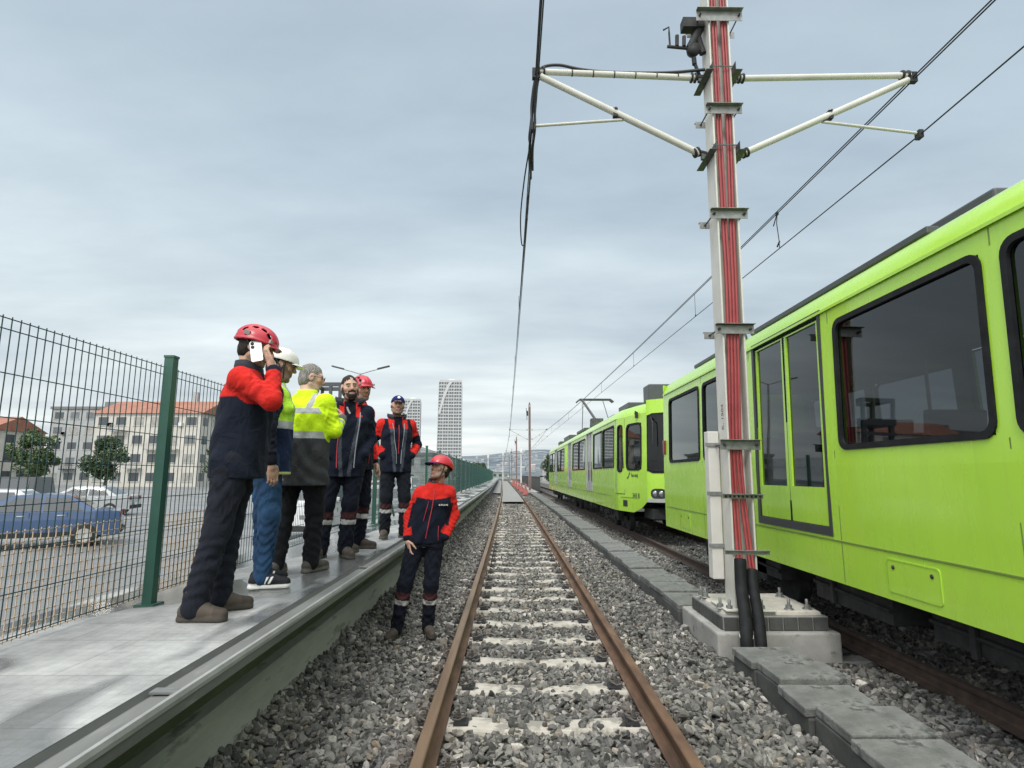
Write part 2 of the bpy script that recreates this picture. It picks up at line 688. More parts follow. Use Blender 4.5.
def sleeper_mesh(dmg):
    """one concrete sleeper: tapering ends, lowered middle, worn edges"""
    rr = random.Random(dmg)
    rings = []
    for x in [-1.2, -1.19, -.95, -.7, -.5, -.25, 0, .25, .5, .7, .95, 1.19, 1.2]:
        mid = max(0, 1 - abs(x) / .55)
        top = -.166 - .022 * mid + rr.uniform(-.003, .003)
        wt = .092 + rr.uniform(-.006, .006) - .01 * mid
        if abs(x) == 1.2:
            top -= .012
            wt -= .01
        rings.append([(x, -.14, -.36), (x, -wt - .012, top - .02), (x, -wt, top), (x, wt, top), (x, wt + .012, top - .02), (x, .14, -.36)])
    mb = MB()
    mb.loft(rings, True, 0, False, True)
    return mb


def clip_mb():
    """spring clip holding the rail foot: bent loop, bolt and nut, shoulder plate"""
    mb = MB()
    mb.box((.055, 0, -.157), (.10, .15, .018), None, 1)
    for s in (-1, 1):
        pts = [(.005, s * .012, -.128), (-.012, s * .04, -.122), (.0, s * .062, -.126), (.04, s * .066, -.13), (.075, s * .05, -.118), (.085, s * .02, -.124), (.05, s * .012, -.132), (.03, s * .014, -.132)]
        mb.tube(pts, .0075, 6, 0)
    mb.lathe((.035, 0, -.15), [(.0, .07), (.011, .07), (.011, .045), (.02, .045), (.02, .026), (.026, .026), (.026, .02)], 6, mi=0, smooth=False)
    return mb


sleeper_protos = []
for k in range(4):
    o = sleeper_mesh(40 + k).build('sleeper', M['sleeper'], bevel=.006)
    tag(o, 'off white concrete sleeper half buried in grey ballast under the near track', 'sleeper', 'concrete sleepers under the near track')
    sleeper_protos.append(o)
noisy('clip_steel', (.05, .045, .04), (.12, .108, .095), 9, (.6, .85), .2, .2)
clip0 = clip_mb().build('rail_clip', [M['clip_steel'], M['black_iron']])
bolt = MB()
bolt.lathe((0, 0, -.19), [(.0, .022), (.016, .02), (.019, .012), (.02, -.01)], 10)
bolt0 = bolt.build('centre_plug', M['rust_dark'])
used_clip = used_bolt = False
n_sl = 0
for i in range(-2, 62):
    y = SL_Y0 + SL_D * i
    p = sleeper_protos[i % 4]
    if i < 2:
        s = p if i >= -2 and i + 2 < 4 and p.get('placed') is None else p.copy()
    else:
        s = p.copy()
    if s is not p:
        C.objects.link(s)
    p['placed'] = 1
    s.location = (TX + cx(y), y, random.uniform(-.004, .004))
    s.rotation_euler = (0, random.uniform(-.003, .003), random.uniform(-.008, .008))
    if y < 15:
        for sx, rot in ((-.7175 - .075, PI), (-.7175 + .075, 0), (.7175 - .075, PI), (.7175 + .075, 0)):
            c = clip0 if not used_clip else clip0.copy()
            if used_clip:
                C.objects.link(c)
            used_clip = True
            c.parent = s
            c.location = (sx, random.uniform(-.004, .004), 0)
            c.rotation_euler = (0, 0, rot)
        c = bolt0 if not used_bolt else bolt0.copy()
        if used_bolt:
            C.objects.link(c)
        used_bolt = True
        c.parent = s
        c.location = (random.uniform(-.02, .02), 0, 0)
for p in sleeper_protos:
    if 'placed' in p:
        del p['placed']
for o in list(bpy.data.objects):
    if 'placed' in o:
        del o['placed']


# ---- rails
def rail(name, xoff, y0, y1, label, xfun=cx, top='rust_top', side='rust'):
    prof = [(-.07, -.159), (.07, -.159), (.07, -.148), (.02, -.130), (.009, -.115), (.009, -.045), (.034, -.034), (.036, -.008), (.029, -.001), (.0, .0), (-.029, -.001), (-.036, -.008), (-.034, -.034), (-.009, -.045), (-.009, -.115), (-.02, -.130), (-.07, -.148)]
    mb = MB()
    y = y0
    rings = []
    while y <= y1:
        rings.append([(xoff + xfun(y) + px, y, pz) for px, pz in prof])
        y += 1.0 if y < 50 else 5.0
    mb.loft(rings, True, 0, False, True)
    o = mb.build(name, [M[side], M[top]])
    for p in o.data.polygons:
        if p.normal.z > .6 and p.center.z > -.02:
            p.material_index = 1
    return tag(o, label, 'rail')


rail('rail', TX - .7525, -5, 240, 'rusty brown rail beside the concrete walkway, left rail of the near track')
rail('rail', TX + .7525, -5, 240, 'rusty brown rail of the near track on the side of the concrete mast')
rail('rail', OT - .7525, -5, 240, 'dark rusty rail running just under the near edge of the green trams', top='rust', side='rust_dark')
rail('rail', OT + .7525, -5, 240, 'rusty rail on the far side under the green trams', top='rust', side='rust_dark')
# sleepers of the tram track: only their ends show between the stones
tp = sleeper_mesh(77).build('sleeper', M['concrete'], bevel=.006)
tag(tp, 'grey concrete sleeper under the green trams, mostly buried', 'sleeper', 'grey sleepers under the tram track')
for i in range(40):
    s = tp if i == 0 else tp.copy()
    if i:
        C.objects.link(s)
    y = 3.0 + i * SL_D
    s.location = (OT + cx(y), y, 0)

# pale slab between the rails further down the line, and on both sides of it
strip('track_slab', lambda y: [(TX + cx(y) - .66, -.03), (TX + cx(y) + .66, -.03)], [35 + i * 3 for i in range(40)], M['concrete'], 'structure')
strip('track_apron', lambda y: [(TX + cx(y) - 1.55, -.05), (TX + cx(y) - .84, -.05)], [52 + i * 4 for i in range(30)], M['concrete'], 'structure')
strip('service_path', lambda y: [(1.62 + cx(y), -.06), (2.05 + cx(y), -.06), (2.05 + cx(y), .05), (2.75 + cx(y), .05)], [52 + i * 4 for i in range(30)], M['concrete_pale'], 'structure')

# ---- stones
def rock_pool(n, sub):
    pool = []
    for k in range(n):
        bm = bmesh.new()
        bmesh.ops.create_icosphere(bm, subdivisions=sub, radius=1)
        P = np.array([v.co[:] for v in bm.verts])
        Fi = np.array([[v.index for v in f.verts] for f in bm.faces])
        bm.free()
        # cut a sphere with random planes: angular crushed stone
        for q in range(9):
            d = rng.normal(size=3)
            d /= np.linalg.norm(d)
            lim = rng.uniform(.40, .85)
            t = P @ d
            P = P - np.outer(np.maximum(t - lim, 0), d)
        P *= 1 + rng.normal(0, .05, size=(len(P), 1))
        P *= np.array([rng.uniform(.8, 1.45), rng.uniform(.7, 1.1), rng.uniform(.42, .75)])
        pool.append((P, Fi))
    return pool


def scatter(pts, size, pool, mat, name):
    n = len(pts)
    idx = rng.integers(0, len(pool), n)
    Vs, Fs, off = [], [], 0
    for k in range(len(pool)):
        sel = np.where(idx == k)[0]
        if not len(sel):
            continue
        P, Fi = pool[k]
        q = rng.normal(size=(len(sel), 4))
        q[:, 1:3] *= .45
        q /= np.linalg.norm(q, axis=1, keepdims=True)
        w, x, y, z = q.T
        Rm = np.stack([1 - 2 * (y * y + z * z), 2 * (x * y - z * w), 2 * (x * z + y * w), 2 * (x * y + z * w), 1 - 2 * (x * x + z * z), 2 * (y * z - x * w), 2 * (x * z - y * w), 2 * (y * z + x * w), 1 - 2 * (x * x + y * y)], -1).reshape(-1, 3, 3)
        W = np.einsum('nij,pj->npi', Rm, P) * size[sel][:, None, None] + pts[sel][:, None, :]
        Vs.append(W.reshape(-1, 3))
        Fs.append((Fi[None] + (np.arange(len(sel)) * len(P))[:, None, None]).reshape(-1, 3) + off)
        off += len(sel) * len(P)
    return np_mesh(name, np.concatenate(Vs), np.concatenate(Fs), mat, smooth=False)


m, nt, b = new_mat('stone')
geo = N(nt, 'ShaderNodeNewGeometry')
base = ramp(nt, geo.outputs['Random Per Island'], [(0, (.045, .045, .042)), (.25, (.092, .091, .086)), (.55, (.150, .147, .136)), (.80, (.208, .203, .186)), (.92, (.30, .293, .272)), (.955, (.20, .165, .12)), (1, (.50, .485, .45))])
v = coords(nt)
nn = noise(nt, v, 38, 5, .7)
mr = N(nt, 'ShaderNodeMapRange')
mr.inputs['From Min'].default_value = .3
mr.inputs['From Max'].default_value = .7
mr.inputs['To Min'].default_value = .55
mr.inputs['To Max'].default_value = 1.22
nt.links.new(nn, mr.inputs[0])
mx = N(nt, 'ShaderNodeMixRGB', blend_type='MULTIPLY')
mx.inputs[0].default_value = 1
nt.links.new(base, mx.inputs[1])
nt.links.new(mr.outputs[0], mx.inputs[2])
# rust dust close to the rails, pale dust in patches
sp = N(nt, 'ShaderNodeSeparateXYZ')
nt.links.new(geo.outputs['Position'], sp.inputs[0])
ab = N(nt, 'ShaderNodeMath', operation='SUBTRACT')
nt.links.new(sp.outputs[0], ab.inputs[0])
ab.inputs[1].default_value = TX
ab2 = N(nt, 'ShaderNodeMath', operation='ABSOLUTE')
nt.links.new(ab.outputs[0], ab2.inputs[0])
rs = ramp(nt, ab2.outputs[0], [(.50, (0, 0, 0)), (.70, (.55, .55, .55)), (.80, (.55, .55, .55)), (1.0, (0, 0, 0))])
dn = ramp(nt, noise(nt, v, 2.2, 4, .6), [(.40, (0, 0, 0)), (.66, (1, 1, 1))])
rm = N(nt, 'ShaderNodeMixRGB', blend_type='MULTIPLY')
rm.inputs[0].default_value = 1
nt.links.new(rs, rm.inputs[1])
nt.links.new(dn, rm.inputs[2])
mr2 = N(nt, 'ShaderNodeMixRGB')
nt.links.new(rm.outputs[0], mr2.inputs[0])
nt.links.new(mx.outputs[0], mr2.inputs[1])
mr2.inputs[2].default_value = (.135, .092, .06, 1)
dp = ramp(nt, noise(nt, v, .9, 5, .6), [(.35, (.82, .82, .84)), (.65, (1.15, 1.13, 1.08))])
mr3 = N(nt, 'ShaderNodeMixRGB', blend_type='MULTIPLY')
mr3.inputs[0].default_value = 1
nt.links.new(mr2.outputs[0], mr3.inputs[1])
nt.links.new(dp, mr3.inputs[2])
nt.links.new(mr3.outputs[0], b.inputs['Base Color'])
b.inputs['Roughness'].default_value = .82
bump(nt, b, noise(nt, v, 110, 4), .5, .004)

PED = (1.86, 3.3, 5.55, 6.85)      # pedestal footprint


def stones(y0, y1, per_m2, smin, smax, pool, name, x0=-1.56, x1=8.0):
    n = int((y1 - y0) * (x1 - x0) * per_m2)
    y = rng.uniform(y0, y1, n)
    x = rng.uniform(x0, x1, n) + cxa(y)
    s = rng.uniform(smin, smax, n) * (1 + .35 * (rng.random(n) < .12))
    u = x - TX - cxa(y)
    z = bal_h(x, y)
    au = np.abs(u)
    keep = ~((np.abs(au - .7525) < .085))                       # not on the rails
    # sleepers stay partly clear: thin the stones over their tops
    ph = (y - SL_Y0) / SL_D
    on_sl = (np.abs(ph - np.round(ph)) * SL_D < .064) & (au < 1.2)
    cell = np.abs(np.sin(np.floor(u / .13) * 12.9898 + np.round(ph) * 78.233) * 43758.5453) % 1
    side_ = np.abs(np.sin(np.floor(u / .21) * 4.1 + np.round(ph) * 9.7)) * .05
    cover = np.where(au < .53, .015 + .40 * (cell < .08) + .5 * (np.abs(ph - np.round(ph)) * SL_D > .058 - side_ * .35) * (cell < .30) + .08 * (np.abs(au - .3) < .06) + .30 * np.clip((y - 10) / 12, 0, 1), np.where(au > .86, .16 + .5 * (cell < .5), .95))
    keep &= ~(on_sl & (rng.random(n) > cover))
    keep &= ~((x - cxa(y) > 1.88) & (x - cxa(y) < 2.44) & (y < 52))   # cable trough
    keep &= ~((x > PED[0]) & (x < PED[1]) & (y > PED[2]) & (y < PED[3]))
    keep &= ~((np.abs(np.abs(x - OT - cxa(y)) - .7525) < .08))
    keep &= ~((au < .66) & (y > 35.5))
    lift = np.where(on_sl, .028, 0.0) + np.where((au < .66) & ~on_sl, .006, 0)
    z = z + lift + rng.uniform(-.012, .02, n) + .25 * s
    pts = np.stack([x, y, z], 1)[keep]
    return tag(scatter(pts, s[keep], pool, M['stone'], name), 'loose grey crushed stone ballast heaped around the tracks', 'ballast', kind='stuff')


near = rock_pool(36, 2)
far = rock_pool(24, 1)
stones(2.6, 6.4, 1420, .015, .040, near, 'ballast_stones', -1.56, 5.2)
stones(6.4, 11, 1180, .017, .041, far, 'ballast_stones', -1.56, 5.2)
stones(11, 20, 700, .024, .046, far, 'ballast_stones', -1.56, 5.4)
stones(20, 44, 260, .034, .06, far, 'ballast_stones', -1.56, 5.4)

# ---- walkway with its edge profile and the wall below
m, nt, b = new_mat('walk_top')
v = coords(nt)
n1 = noise(nt, v, 3.5, 9, .72)
col = ramp(nt, n1, [(.3, (.19, .195, .19)), (.5, (.30, .305, .297)), (.68, (.41, .415, .403))])
# rectangular repairs: every few metres a darker or paler slab
ck = N(nt, 'ShaderNodeTexBrick')
ck.offset = .37
ck.inputs['Scale'].default_value = 1.0
ck.inputs['Brick Width'].default_value = .47
ck.inputs['Row Height'].default_value = .83
ck.inputs['Mortar Size'].default_value = .0
ck.inputs['Bias'].default_value = -.35
ck.inputs['Color1'].default_value = (1.06, 1.06, 1.05, 1)
ck.inputs['Color2'].default_value = (.62, .63, .64, 1)
nt.links.new(v, ck.inputs['Vector'])
cm = N(nt, 'ShaderNodeMixRGB', blend_type='MULTIPLY')
cm.inputs[0].default_value = .85
nt.links.new(col, cm.inputs[1])
nt.links.new(ck.outputs['Color'], cm.inputs[2])
col = cm.outputs[0]
# fine anti-slip grid cast into the slabs
fg = N(nt, 'ShaderNodeTexBrick')
fg.offset = 0
fg.inputs['Scale'].default_value = 1.0
fg.inputs['Brick Width'].default_value = .052
fg.inputs['Row Height'].default_value = .052
fg.inputs['Mortar Size'].default_value = .0045
fg.inputs['Color1'].default_value = (1.03, 1.03, 1.03, 1)
fg.inputs['Color2'].default_value = (.95, .95, .95, 1)
fg.inputs['Mortar'].default_value = (.66, .66, .66, 1)
nt.links.new(v, fg.inputs['Vector'])
gm = N(nt, 'ShaderNodeMixRGB', blend_type='MULTIPLY')
gm.inputs[0].default_value = .28
nt.links.new(col, gm.inputs[1])
nt.links.new(fg.outputs['Color'], gm.inputs[2])
col = gm.outputs[0]
# wet patches
wv = coords(nt, (1.1, .42, 1))
wn = noise(nt, wv, 1.9, 2, .4)
wet = ramp(nt, wn, [(.47, (0, 0, 0)), (.52, (1, 1, 1))])
brk = N(nt, 'ShaderNodeTexBrick')
brk.inputs['Scale'].default_value = 1.0
brk.inputs['Brick Width'].default_value = .62
brk.inputs['Row Height'].default_value = .5
brk.inputs['Mortar Size'].default_value = .003
brk.inputs['Color1'].default_value = (.82, .82, .82, 1)
brk.inputs['Color2'].default_value = (1.1, 1.1, 1.1, 1)
brk.inputs['Mortar'].default_value = (.6, .6, .6, 1)
nt.links.new(v, brk.inputs['Vector'])
mb1 = N(nt, 'ShaderNodeMixRGB', blend_type='MULTIPLY')
mb1.inputs[0].default_value = .8
nt.links.new(col, mb1.inputs[1])
nt.links.new(brk.outputs['Color'], mb1.inputs[2])
mx = N(nt, 'ShaderNodeMixRGB', blend_type='MULTIPLY')
nt.links.new(wet, mx.inputs[0])
nt.links.new(mb1.outputs[0], mx.inputs[1])
mx.inputs[2].default_value = (.50, .51, .52, 1)
nt.links.new(mx.outputs[0], b.inputs['Base Color'])
mr = N(nt, 'ShaderNodeMapRange')
mr.inputs['To Min'].default_value = .75
mr.inputs['To Max'].default_value = .10
nt.links.new(wet, mr.inputs[0])
nt.links.new(mr.outputs[0], b.inputs['Roughness'])
bump(nt, b, noise(nt, v, 90, 6, .7), .3, .004)

YW = [-4 + i * .999 for i in range(64)] + [61 + i * 4 for i in range(24)]
strip('walkway', lambda y: [(-2.75 + cx(y), -.4), (-2.75 + cx(y), WALK_Z), (-1.38 + cx(y), WALK_Z)], YW, M['walk_top'], 'structure')
noisy('wall_concrete', (.30, .295, .285), (.42, .415, .40), 3, (.7, .95), 0, .35, 45, .006, stretch=(1, .35, 1.6), spots=(6, .58, (.22, .226, .205)))
noisy('wall_recess_shade', (.075, .082, .066), (.135, .142, .118), 3, (.7, .95), 0, .35, 45, .006, stretch=(1, .3, 1.6), spots=(6, .60, (.05, .056, .045)))  # olive concrete, with the shade under the lip put into its colour
noisy('edge_steel', (.10, .104, .098), (.165, .17, .16), 5, (.65, .9), .0, .1, 60, .002, stretch=(1, .2, 1), spots=(9, .63, (.20, .20, .18)))
wall = empty('walkway_wall', (0, 0, 0), label='stained grey concrete wall with a recessed band carrying the edge of the walkway', cat='wall')
YL = YW
mb = MB()
mb.loft([[(-1.62 + cx(y), y, -.35), (-1.555 + cx(y), y, -.30), (-1.555 + cx(y), y, .272), (-1.585 + cx(y), y, .298), (-1.66 + cx(y), y, .305)] for y in YL], False, 0)
mb.build('lower_wall', M['wall_concrete'], wall)
mb = MB()
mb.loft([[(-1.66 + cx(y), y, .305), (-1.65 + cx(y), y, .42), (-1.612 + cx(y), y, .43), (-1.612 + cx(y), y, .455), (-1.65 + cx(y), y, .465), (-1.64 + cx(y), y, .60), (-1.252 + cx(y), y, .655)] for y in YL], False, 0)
mb.build('recessed_web', M['wall_recess_shade'], wall)
mb = MB()
mb.loft([[(-1.252 + cx(y), y, .655), (-1.235 + cx(y), y, .657), (-1.232 + cx(y), y, .722), (-1.238 + cx(y), y, .732), (-1.256 + cx(y), y, .732), (-1.262 + cx(y), y, .712), (-1.352 + cx(y), y, .710), (-1.360 + cx(y), y, .700), (-1.372 + cx(y), y, .700), (-1.3795 + cx(y), y, .7285)] for y in YL], False, 0)
mb.build('edge_profile', M['edge_steel'], wall)
noisy('edge_bright', (.20, .205, .197), (.30, .305, .292), 6, (.55, .8), 0, .1, 60, .002)
mb = MB()
mb.loft([[(-1.2505 + cx(y), y, .7325), (-1.2345 + cx(y), y, .7325), (-1.2290 + cx(y), y, .716), (-1.2295 + cx(y), y, .700)] for y in YL], False, 0)
mb.build('edge_nosing', M['edge_bright'], wall)
# joints of the edge profile
mb = MB()
for y in [2.35, 5.35, 8.35, 11.35, 14.35, 17.35, 20.35]:
    mb.box((-1.31 + cx(y), y, .722), (.10, .05, .008))
mb.build('joint_plate', M['galv'], wall)

# ---- cable trough of concrete segments with lids
def trough_seg(L, seed):
    rr = random.Random(seed)
    t = empty('cable_trough', (0, 0, 0), label='grey concrete cable trough segment in the row beside the tram track', cat='cable trough', group='concrete cable trough segments')
    mb = MB()
    h = L / 2 - .006
    mb.add([(-.25, -h, -.35), (.25, -h, -.35), (.25, -h, .012), (-.25, -h, .012), (-.25, h, -.35), (.25, h, -.35), (.25, h, .012), (-.25, h, .012)],
           [(0, 1, 2, 3), (7, 6, 5, 4), (0, 4, 5, 1), (1, 5, 6, 2), (2, 6, 7, 3), (3, 7, 4, 0)])
    mb.build('channel', M['concrete_dark'], t, .012)
    mb = MB()
    mb.box((rr.uniform(-.018, .018), 0, .046), (.515, L - .04, .062), Matrix.Rotation(rr.uniform(-.012, .012), 3, 'Z') @ Matrix.Rotation(rr.uniform(-.01, .01), 3, 'X'))
    mb.build('lid', M['concrete_lid'], t, .01)
    return t


noisy('concrete_lid', (.095, .098, .092), (.21, .214, .203), 5, (.6, .95), 0, .7, 60, .012, spots=(6, .56, (.07, .073, .07)))
tsegs = [trough_seg(.67, 900 + k) for k in range(3)]
ny_ = [7.28 + k * .67 for k in range(66)]
for k, y in enumerate(ny_):
    t = tsegs[k] if k < 3 else copy_tree(tsegs[k % 3])
    t.location = (2.15 + cx(y), y, random.uniform(-.03, .015))
    t.rotation_euler = (random.uniform(-.02, .02), random.uniform(-.02, .02), random.uniform(-.025, .025))
ts2 = [trough_seg(.44, 950 + k) for k in range(2)]
for k in range(7):
    y = 5.06 - k * .44
    t = ts2[k] if k < 2 else copy_tree(ts2[k % 2])
    t.location = (2.15 + [.0, .012, -.01, .014, 0, .01, -.01][k], y, [.0, .018, -.012, .01, 0, .01, 0][k])
    t.rotation_euler = (random.uniform(-.015, .015), 0, random.uniform(-.02, .02))
    t['label'] = 'short grey concrete trough segment in front of the mast foundation'
    t['group'] = 'trough segments in front of the mast'
# ---------------------------------------------------------------- foundation, masts, wires
def foundation(y0=0.0):
    f = empty('mast_foundation', (2.45, 6.2, 0), label='stepped grey concrete foundation block with pale grout cap under the mast', cat='foundation')
    mb = MB()
    mb.bx(1.9 - 2.45, 3.05 - 2.45, 5.66 - 6.2, 6.80 - 6.2, -.4, .085)
    mb.build('footing', M['concrete_pale'], f, .02)
    mb = MB()
    mb.bx(1.99 - 2.45, 2.98 - 2.45, 5.74 - 6.2, 6.70 - 6.2, .083, .215)
    mb.build('upper_step', M['concrete'], f, .012)
    # dark facing tiles along the two visible sides
    mb = MB()
    for k in range(7):
        y = 5.80 + k * .13
        mb.box((1.985 - 2.45, y + .02 - 6.2, .148), (.02, .118, .115))
    for k in range(7):
        mb.box((2.06 + k * .14 - 2.45, 5.735 - 6.2, .148), (.128, .02, .115))
    mb.build('facing_tiles', M['concrete_dark'], f, .004)
    mb = MB()
    pts = []
    rr = random.Random(4)
    for k in range(40):
        t = k / 40 * 4
        e = int(t)
        s = t - e
        x, y = [(-.465 + s * .93, -.43), (.465, -.43 + s * .86), (.465 - s * .93, .43), (-.465, .43 - s * .86)][e]
        pts.append((x * (1 + rr.uniform(-.03, .02)), y * (1 + rr.uniform(-.03, .02))))
    mb.loft([[(x * 1.0 + .035, y + .02, .213) for x, y in pts], [(x * .985 + .035, y * .985 + .02, .238) for x, y in pts], [(x * .95 + .035, y * .95 + .02, .25) for x, y in pts]], True, 0, False, True)
    mb.build('grout_cap', M['grout'], f)
    for bx_, by_ in ((-.42, -.28), (-.36, -.36), (-.40, .22), (-.05, -.36), (.22, -.34), (.40, -.33), (.40, .25), (-.42, .30)):
        mb = MB()
        mb.lathe((bx_, by_, .25), [(.045, .0), (.045, .008), (.018, .008)], 12)
        mb.lathe((bx_, by_, .258), [(.03, .0), (.03, .034), (.0145, .034)], 6, smooth=False)
        mb.lathe((bx_, by_, .29), [(.0145, .0), (.0145, .05), (.011, .055), (.0, .055)], 10)
        mb.build('anchor_bolt', M['galv'], f)
    return f


foundation()

MX, MY = 2.265, 5.98
MTX = 2.334                       # where the leaning column stands at the height of the arms              # mast centre
ARM_Z, STRUT_Z = 6.00, 5.06
SPAN_Z = 6.02                     # messenger height at the arm
CW_Z = 5.34


def h_beam(mb, z0, z1, w=.235, d=.25, tf=.018, tw=.012, lean=0.0):
    for s in (-1, 1):
        mb.bx(s * (w / 2 - tf / 2) - tf / 2, s * (w / 2 - tf / 2) + tf / 2, -d / 2, d / 2, z0, z1)
    mb.bx(-w / 2 + tf + .0005, w / 2 - tf - .0005, -tw / 2 + .02, tw / 2 + .02, z0, z1)


def channel_front(mb, z, half=.20, yf=-.145, hgt=.10, dep=.06, t=.006):
    """steel channel across the front of the mast, open to the front"""
    mb.bx(-half, half, yf - t, yf, z - hgt / 2, z + hgt / 2)
    mb.bx(-half, half, yf - dep, yf - t, z + hgt / 2 - t, z + hgt / 2)


mast = empty('overhead_line_mast', (MX, MY, 0), label='tall pale grey steel mast between the tracks carrying red cable conduits', cat='mast')
mb = MB()
h_beam(mb, .25, 8.65)
mb.build('column', M['mast_paint'], mast, .003)
mb = MB()
mb.bx(-.24, .24, -.22, .22, .248, .262)
mb.build('base_plate', M['mast_paint'], mast, .003)
# white cable guard standing behind the column on its left side
mb = MB()
mb.bx(-.240, -.125, .10, .225, .49, 1.98)
mb.build('cable_guard', M['mast_white'], mast, .008)
mb = MB()
for z in (.82, 1.34, 1.84):
    mb.bx(-.27, -.115, .085, .0995, z - .02, z + .02)
mb.build('guard_strap', M['galv'], mast, .002)

# clamps: channel in front, short rear bar that shows at the left, threaded rods
def clamp(z, half=.20, hgt=.10):
    mb = MB()
    channel_front(mb, z, half, hgt=hgt)
    mb.build('clamp', M['galv'], mast, .002)
    mb = MB()
    mb.bx(-half - .02, half + .02, .14, .146, z - .04, z + .04)
    mb.bx(-half - .02, half + .02, .146, .19, z + .034, z + .04)
    mb.build('rear_clamp', M['galv'], mast, .002)
    mb = MB()
    for s in (-1, 1):
        mb.tube([(s * (half - .04), -.20, z), (s * (half - .04), .18, z)], .008, 8)
        for yy in (-.172, -.152, .135, .155):
            mb.lathe((s * (half - .04), yy, z), [(0, 0), (.015, 0), (.015, .012), (0, .012)], 6, (0, 1, 0), smooth=False)
    mb.build('threaded_rod', M['galv_dark'], mast)


for z in (5.50, 4.28, 3.02, 1.83):
    clamp(z)
clamp(6.66, .26, .13)
# perforated flat bar and thin lower bar
mb = MB()
mb.bx(-.20, .20, -.152, -.146, 1.30, 1.345)
mb.bx(-.20, .20, -.19, -.152, 1.34, 1.346)
mb.build('perforated_bar', M['galv'], mast, .001)
mb = MB()
for k in range(9):
    mb.lathe((-.17 + k * .0425, -.1535, 1.32), [(0, 0), (.012, 0), (.012, .0012), (0, .0012)], 8, (0, -1, 0))
mb.build('bar_holes', M['cable_black'], mast)
mb = MB()
mb.bx(-.20, .235, -.175, -.146, .80, .806)
mb.bx(-.20, .235, -.152, -.146, .765, .80)
mb.build('lower_bar', M['galv'], mast, .001)
# hinge plates for the arms: folded plates on both sides
for z, nm in ((5.98, 'arm'), (5.03, 'strut')):
    for s in (-1, 1):
        mb = MB()
        rot = Matrix.Rotation(s * R(0), 3, 'Y')
        mb.bx(s * .124 - .003, s * .124 + .003, -.23, .23, z - .05, z + .05)
        mb.bx(min(s * .128, s * .20), max(s * .128, s * .20), -.23, .23, z - .05, z - .043)
        mb.bx(min(s * .128, s * .22), max(s * .128, s * .22), -.02, .02, z - .042, z + .04)
        mb.build('hinge_plate', M['galv_dark'], mast, .002)
    mb = MB()
    mb.bx(-.13, .13, -.1445, -.1385, z + .045, z + .06)
    mb.build('tie_bar', M['galv_dark'], mast)

# red conduits: two pairs that close into one bundle, then split into two black sleeves
def lerp_path(pts, n=8):
    """smooth path through points (Catmull-Rom)"""
    P = [Vector(p) for p in pts]
    P = [P[0] * 2 - P[1]] + P + [P[-1] * 2 - P[-2]]
    out = []
    for i in range(1, len(P) - 2):
        for k in range(n):
            t = k / n
            a, b, c, d = P[i - 1], P[i], P[i + 1], P[i + 2]
            out.append(.5 * ((2 * b) + (c - a) * t + (2 * a - 5 * b + 4 * c - d) * t * t + (3 * b - a - 3 * c + d) * t ** 3))
    out.append(P[-2])
    return out


yc = -.095
for xs_ in ([-.062, -.060, -.058, -.050, -.044, -.060, -.082, -.078, -.075, -.075],
            [-.028, -.026, -.024, -.016, -.010, -.026, -.048, -.044, -.042, -.042],
            [.038, .042, .050, .030, .024, .008, -.014, -.004, .025, .035],
            [.070, .075, .083, .064, .058, .042, .020, .030, .058, .068]):
    zz = [8.3, 6.9, 5.5, 4.2, 3.5, 2.6, 1.9, 1.4, .85, .62]
    i0 = xs_[0]
    pts = [(x, yc - (.035 if z < .9 else 0) - (.03 if z < .7 else 0), z) for x, z in zip(xs_, zz)]
    mb = MB()
    mb.tube(lerp_path(pts, 6), .0155, 8)
    mb.build('red_conduit', M['red_conduit'], mast)
for (x0, x1, zt, rad) in ((-.058, -.19, .72, .056), (.052, -.065, .62, .050)):
    mb = MB()
    mb.tube(lerp_path([(x0, -.15, zt), (x0 + (x1 - x0) * .25, -.24, .46), (x0 + (x1 - x0) * .6, -.42, .25), (x1, -.56, .10), (x1 - .02, -.62, -.10)], 6), rad, 14)
    mb.build('black_sleeve', M['black_rubber'], mast)
    mb = MB()
    mb.lathe((x0 + (x1 - x0) * (.33 if zt < .7 else .97), -.285 if zt < .7 else -.55, .40 if zt < .7 else .115), [(rad + .001, -.006), (rad + .004, -.006), (rad + .004, .006), (rad + .001, .006)], 16, (-.2, -.6, 1))
    mb.build('cable_tie', M['white_paint'], mast)

# lettering on the mast flange, reading upward
text_mesh('mast_lettering', 'K. 1504', .085, M['rust'], mast, Matrix(((0, 0, -1, -.1187), (0, 1, 0, -.02), (1, 0, 0, 2.12), (0, 0, 0, 1))), .0005)


# ---- cantilever arms (each mast carries a left and a right one); r(elative to mast)
def insulator(mb, p, q, n=3, r=.035, mi=1):
    p, q = Vector(p), Vector(q)
    d = (q - p)
    L = d.length
    d.normalize()
    for k in range(n):
        h = L * (k + .5) / n
        mb.lathe(p + d * h, [(.012, -L / n * .45), (r, -L / n * .1), (r, L / n * .1), (.012, L / n * .45)], 12, d, mi)


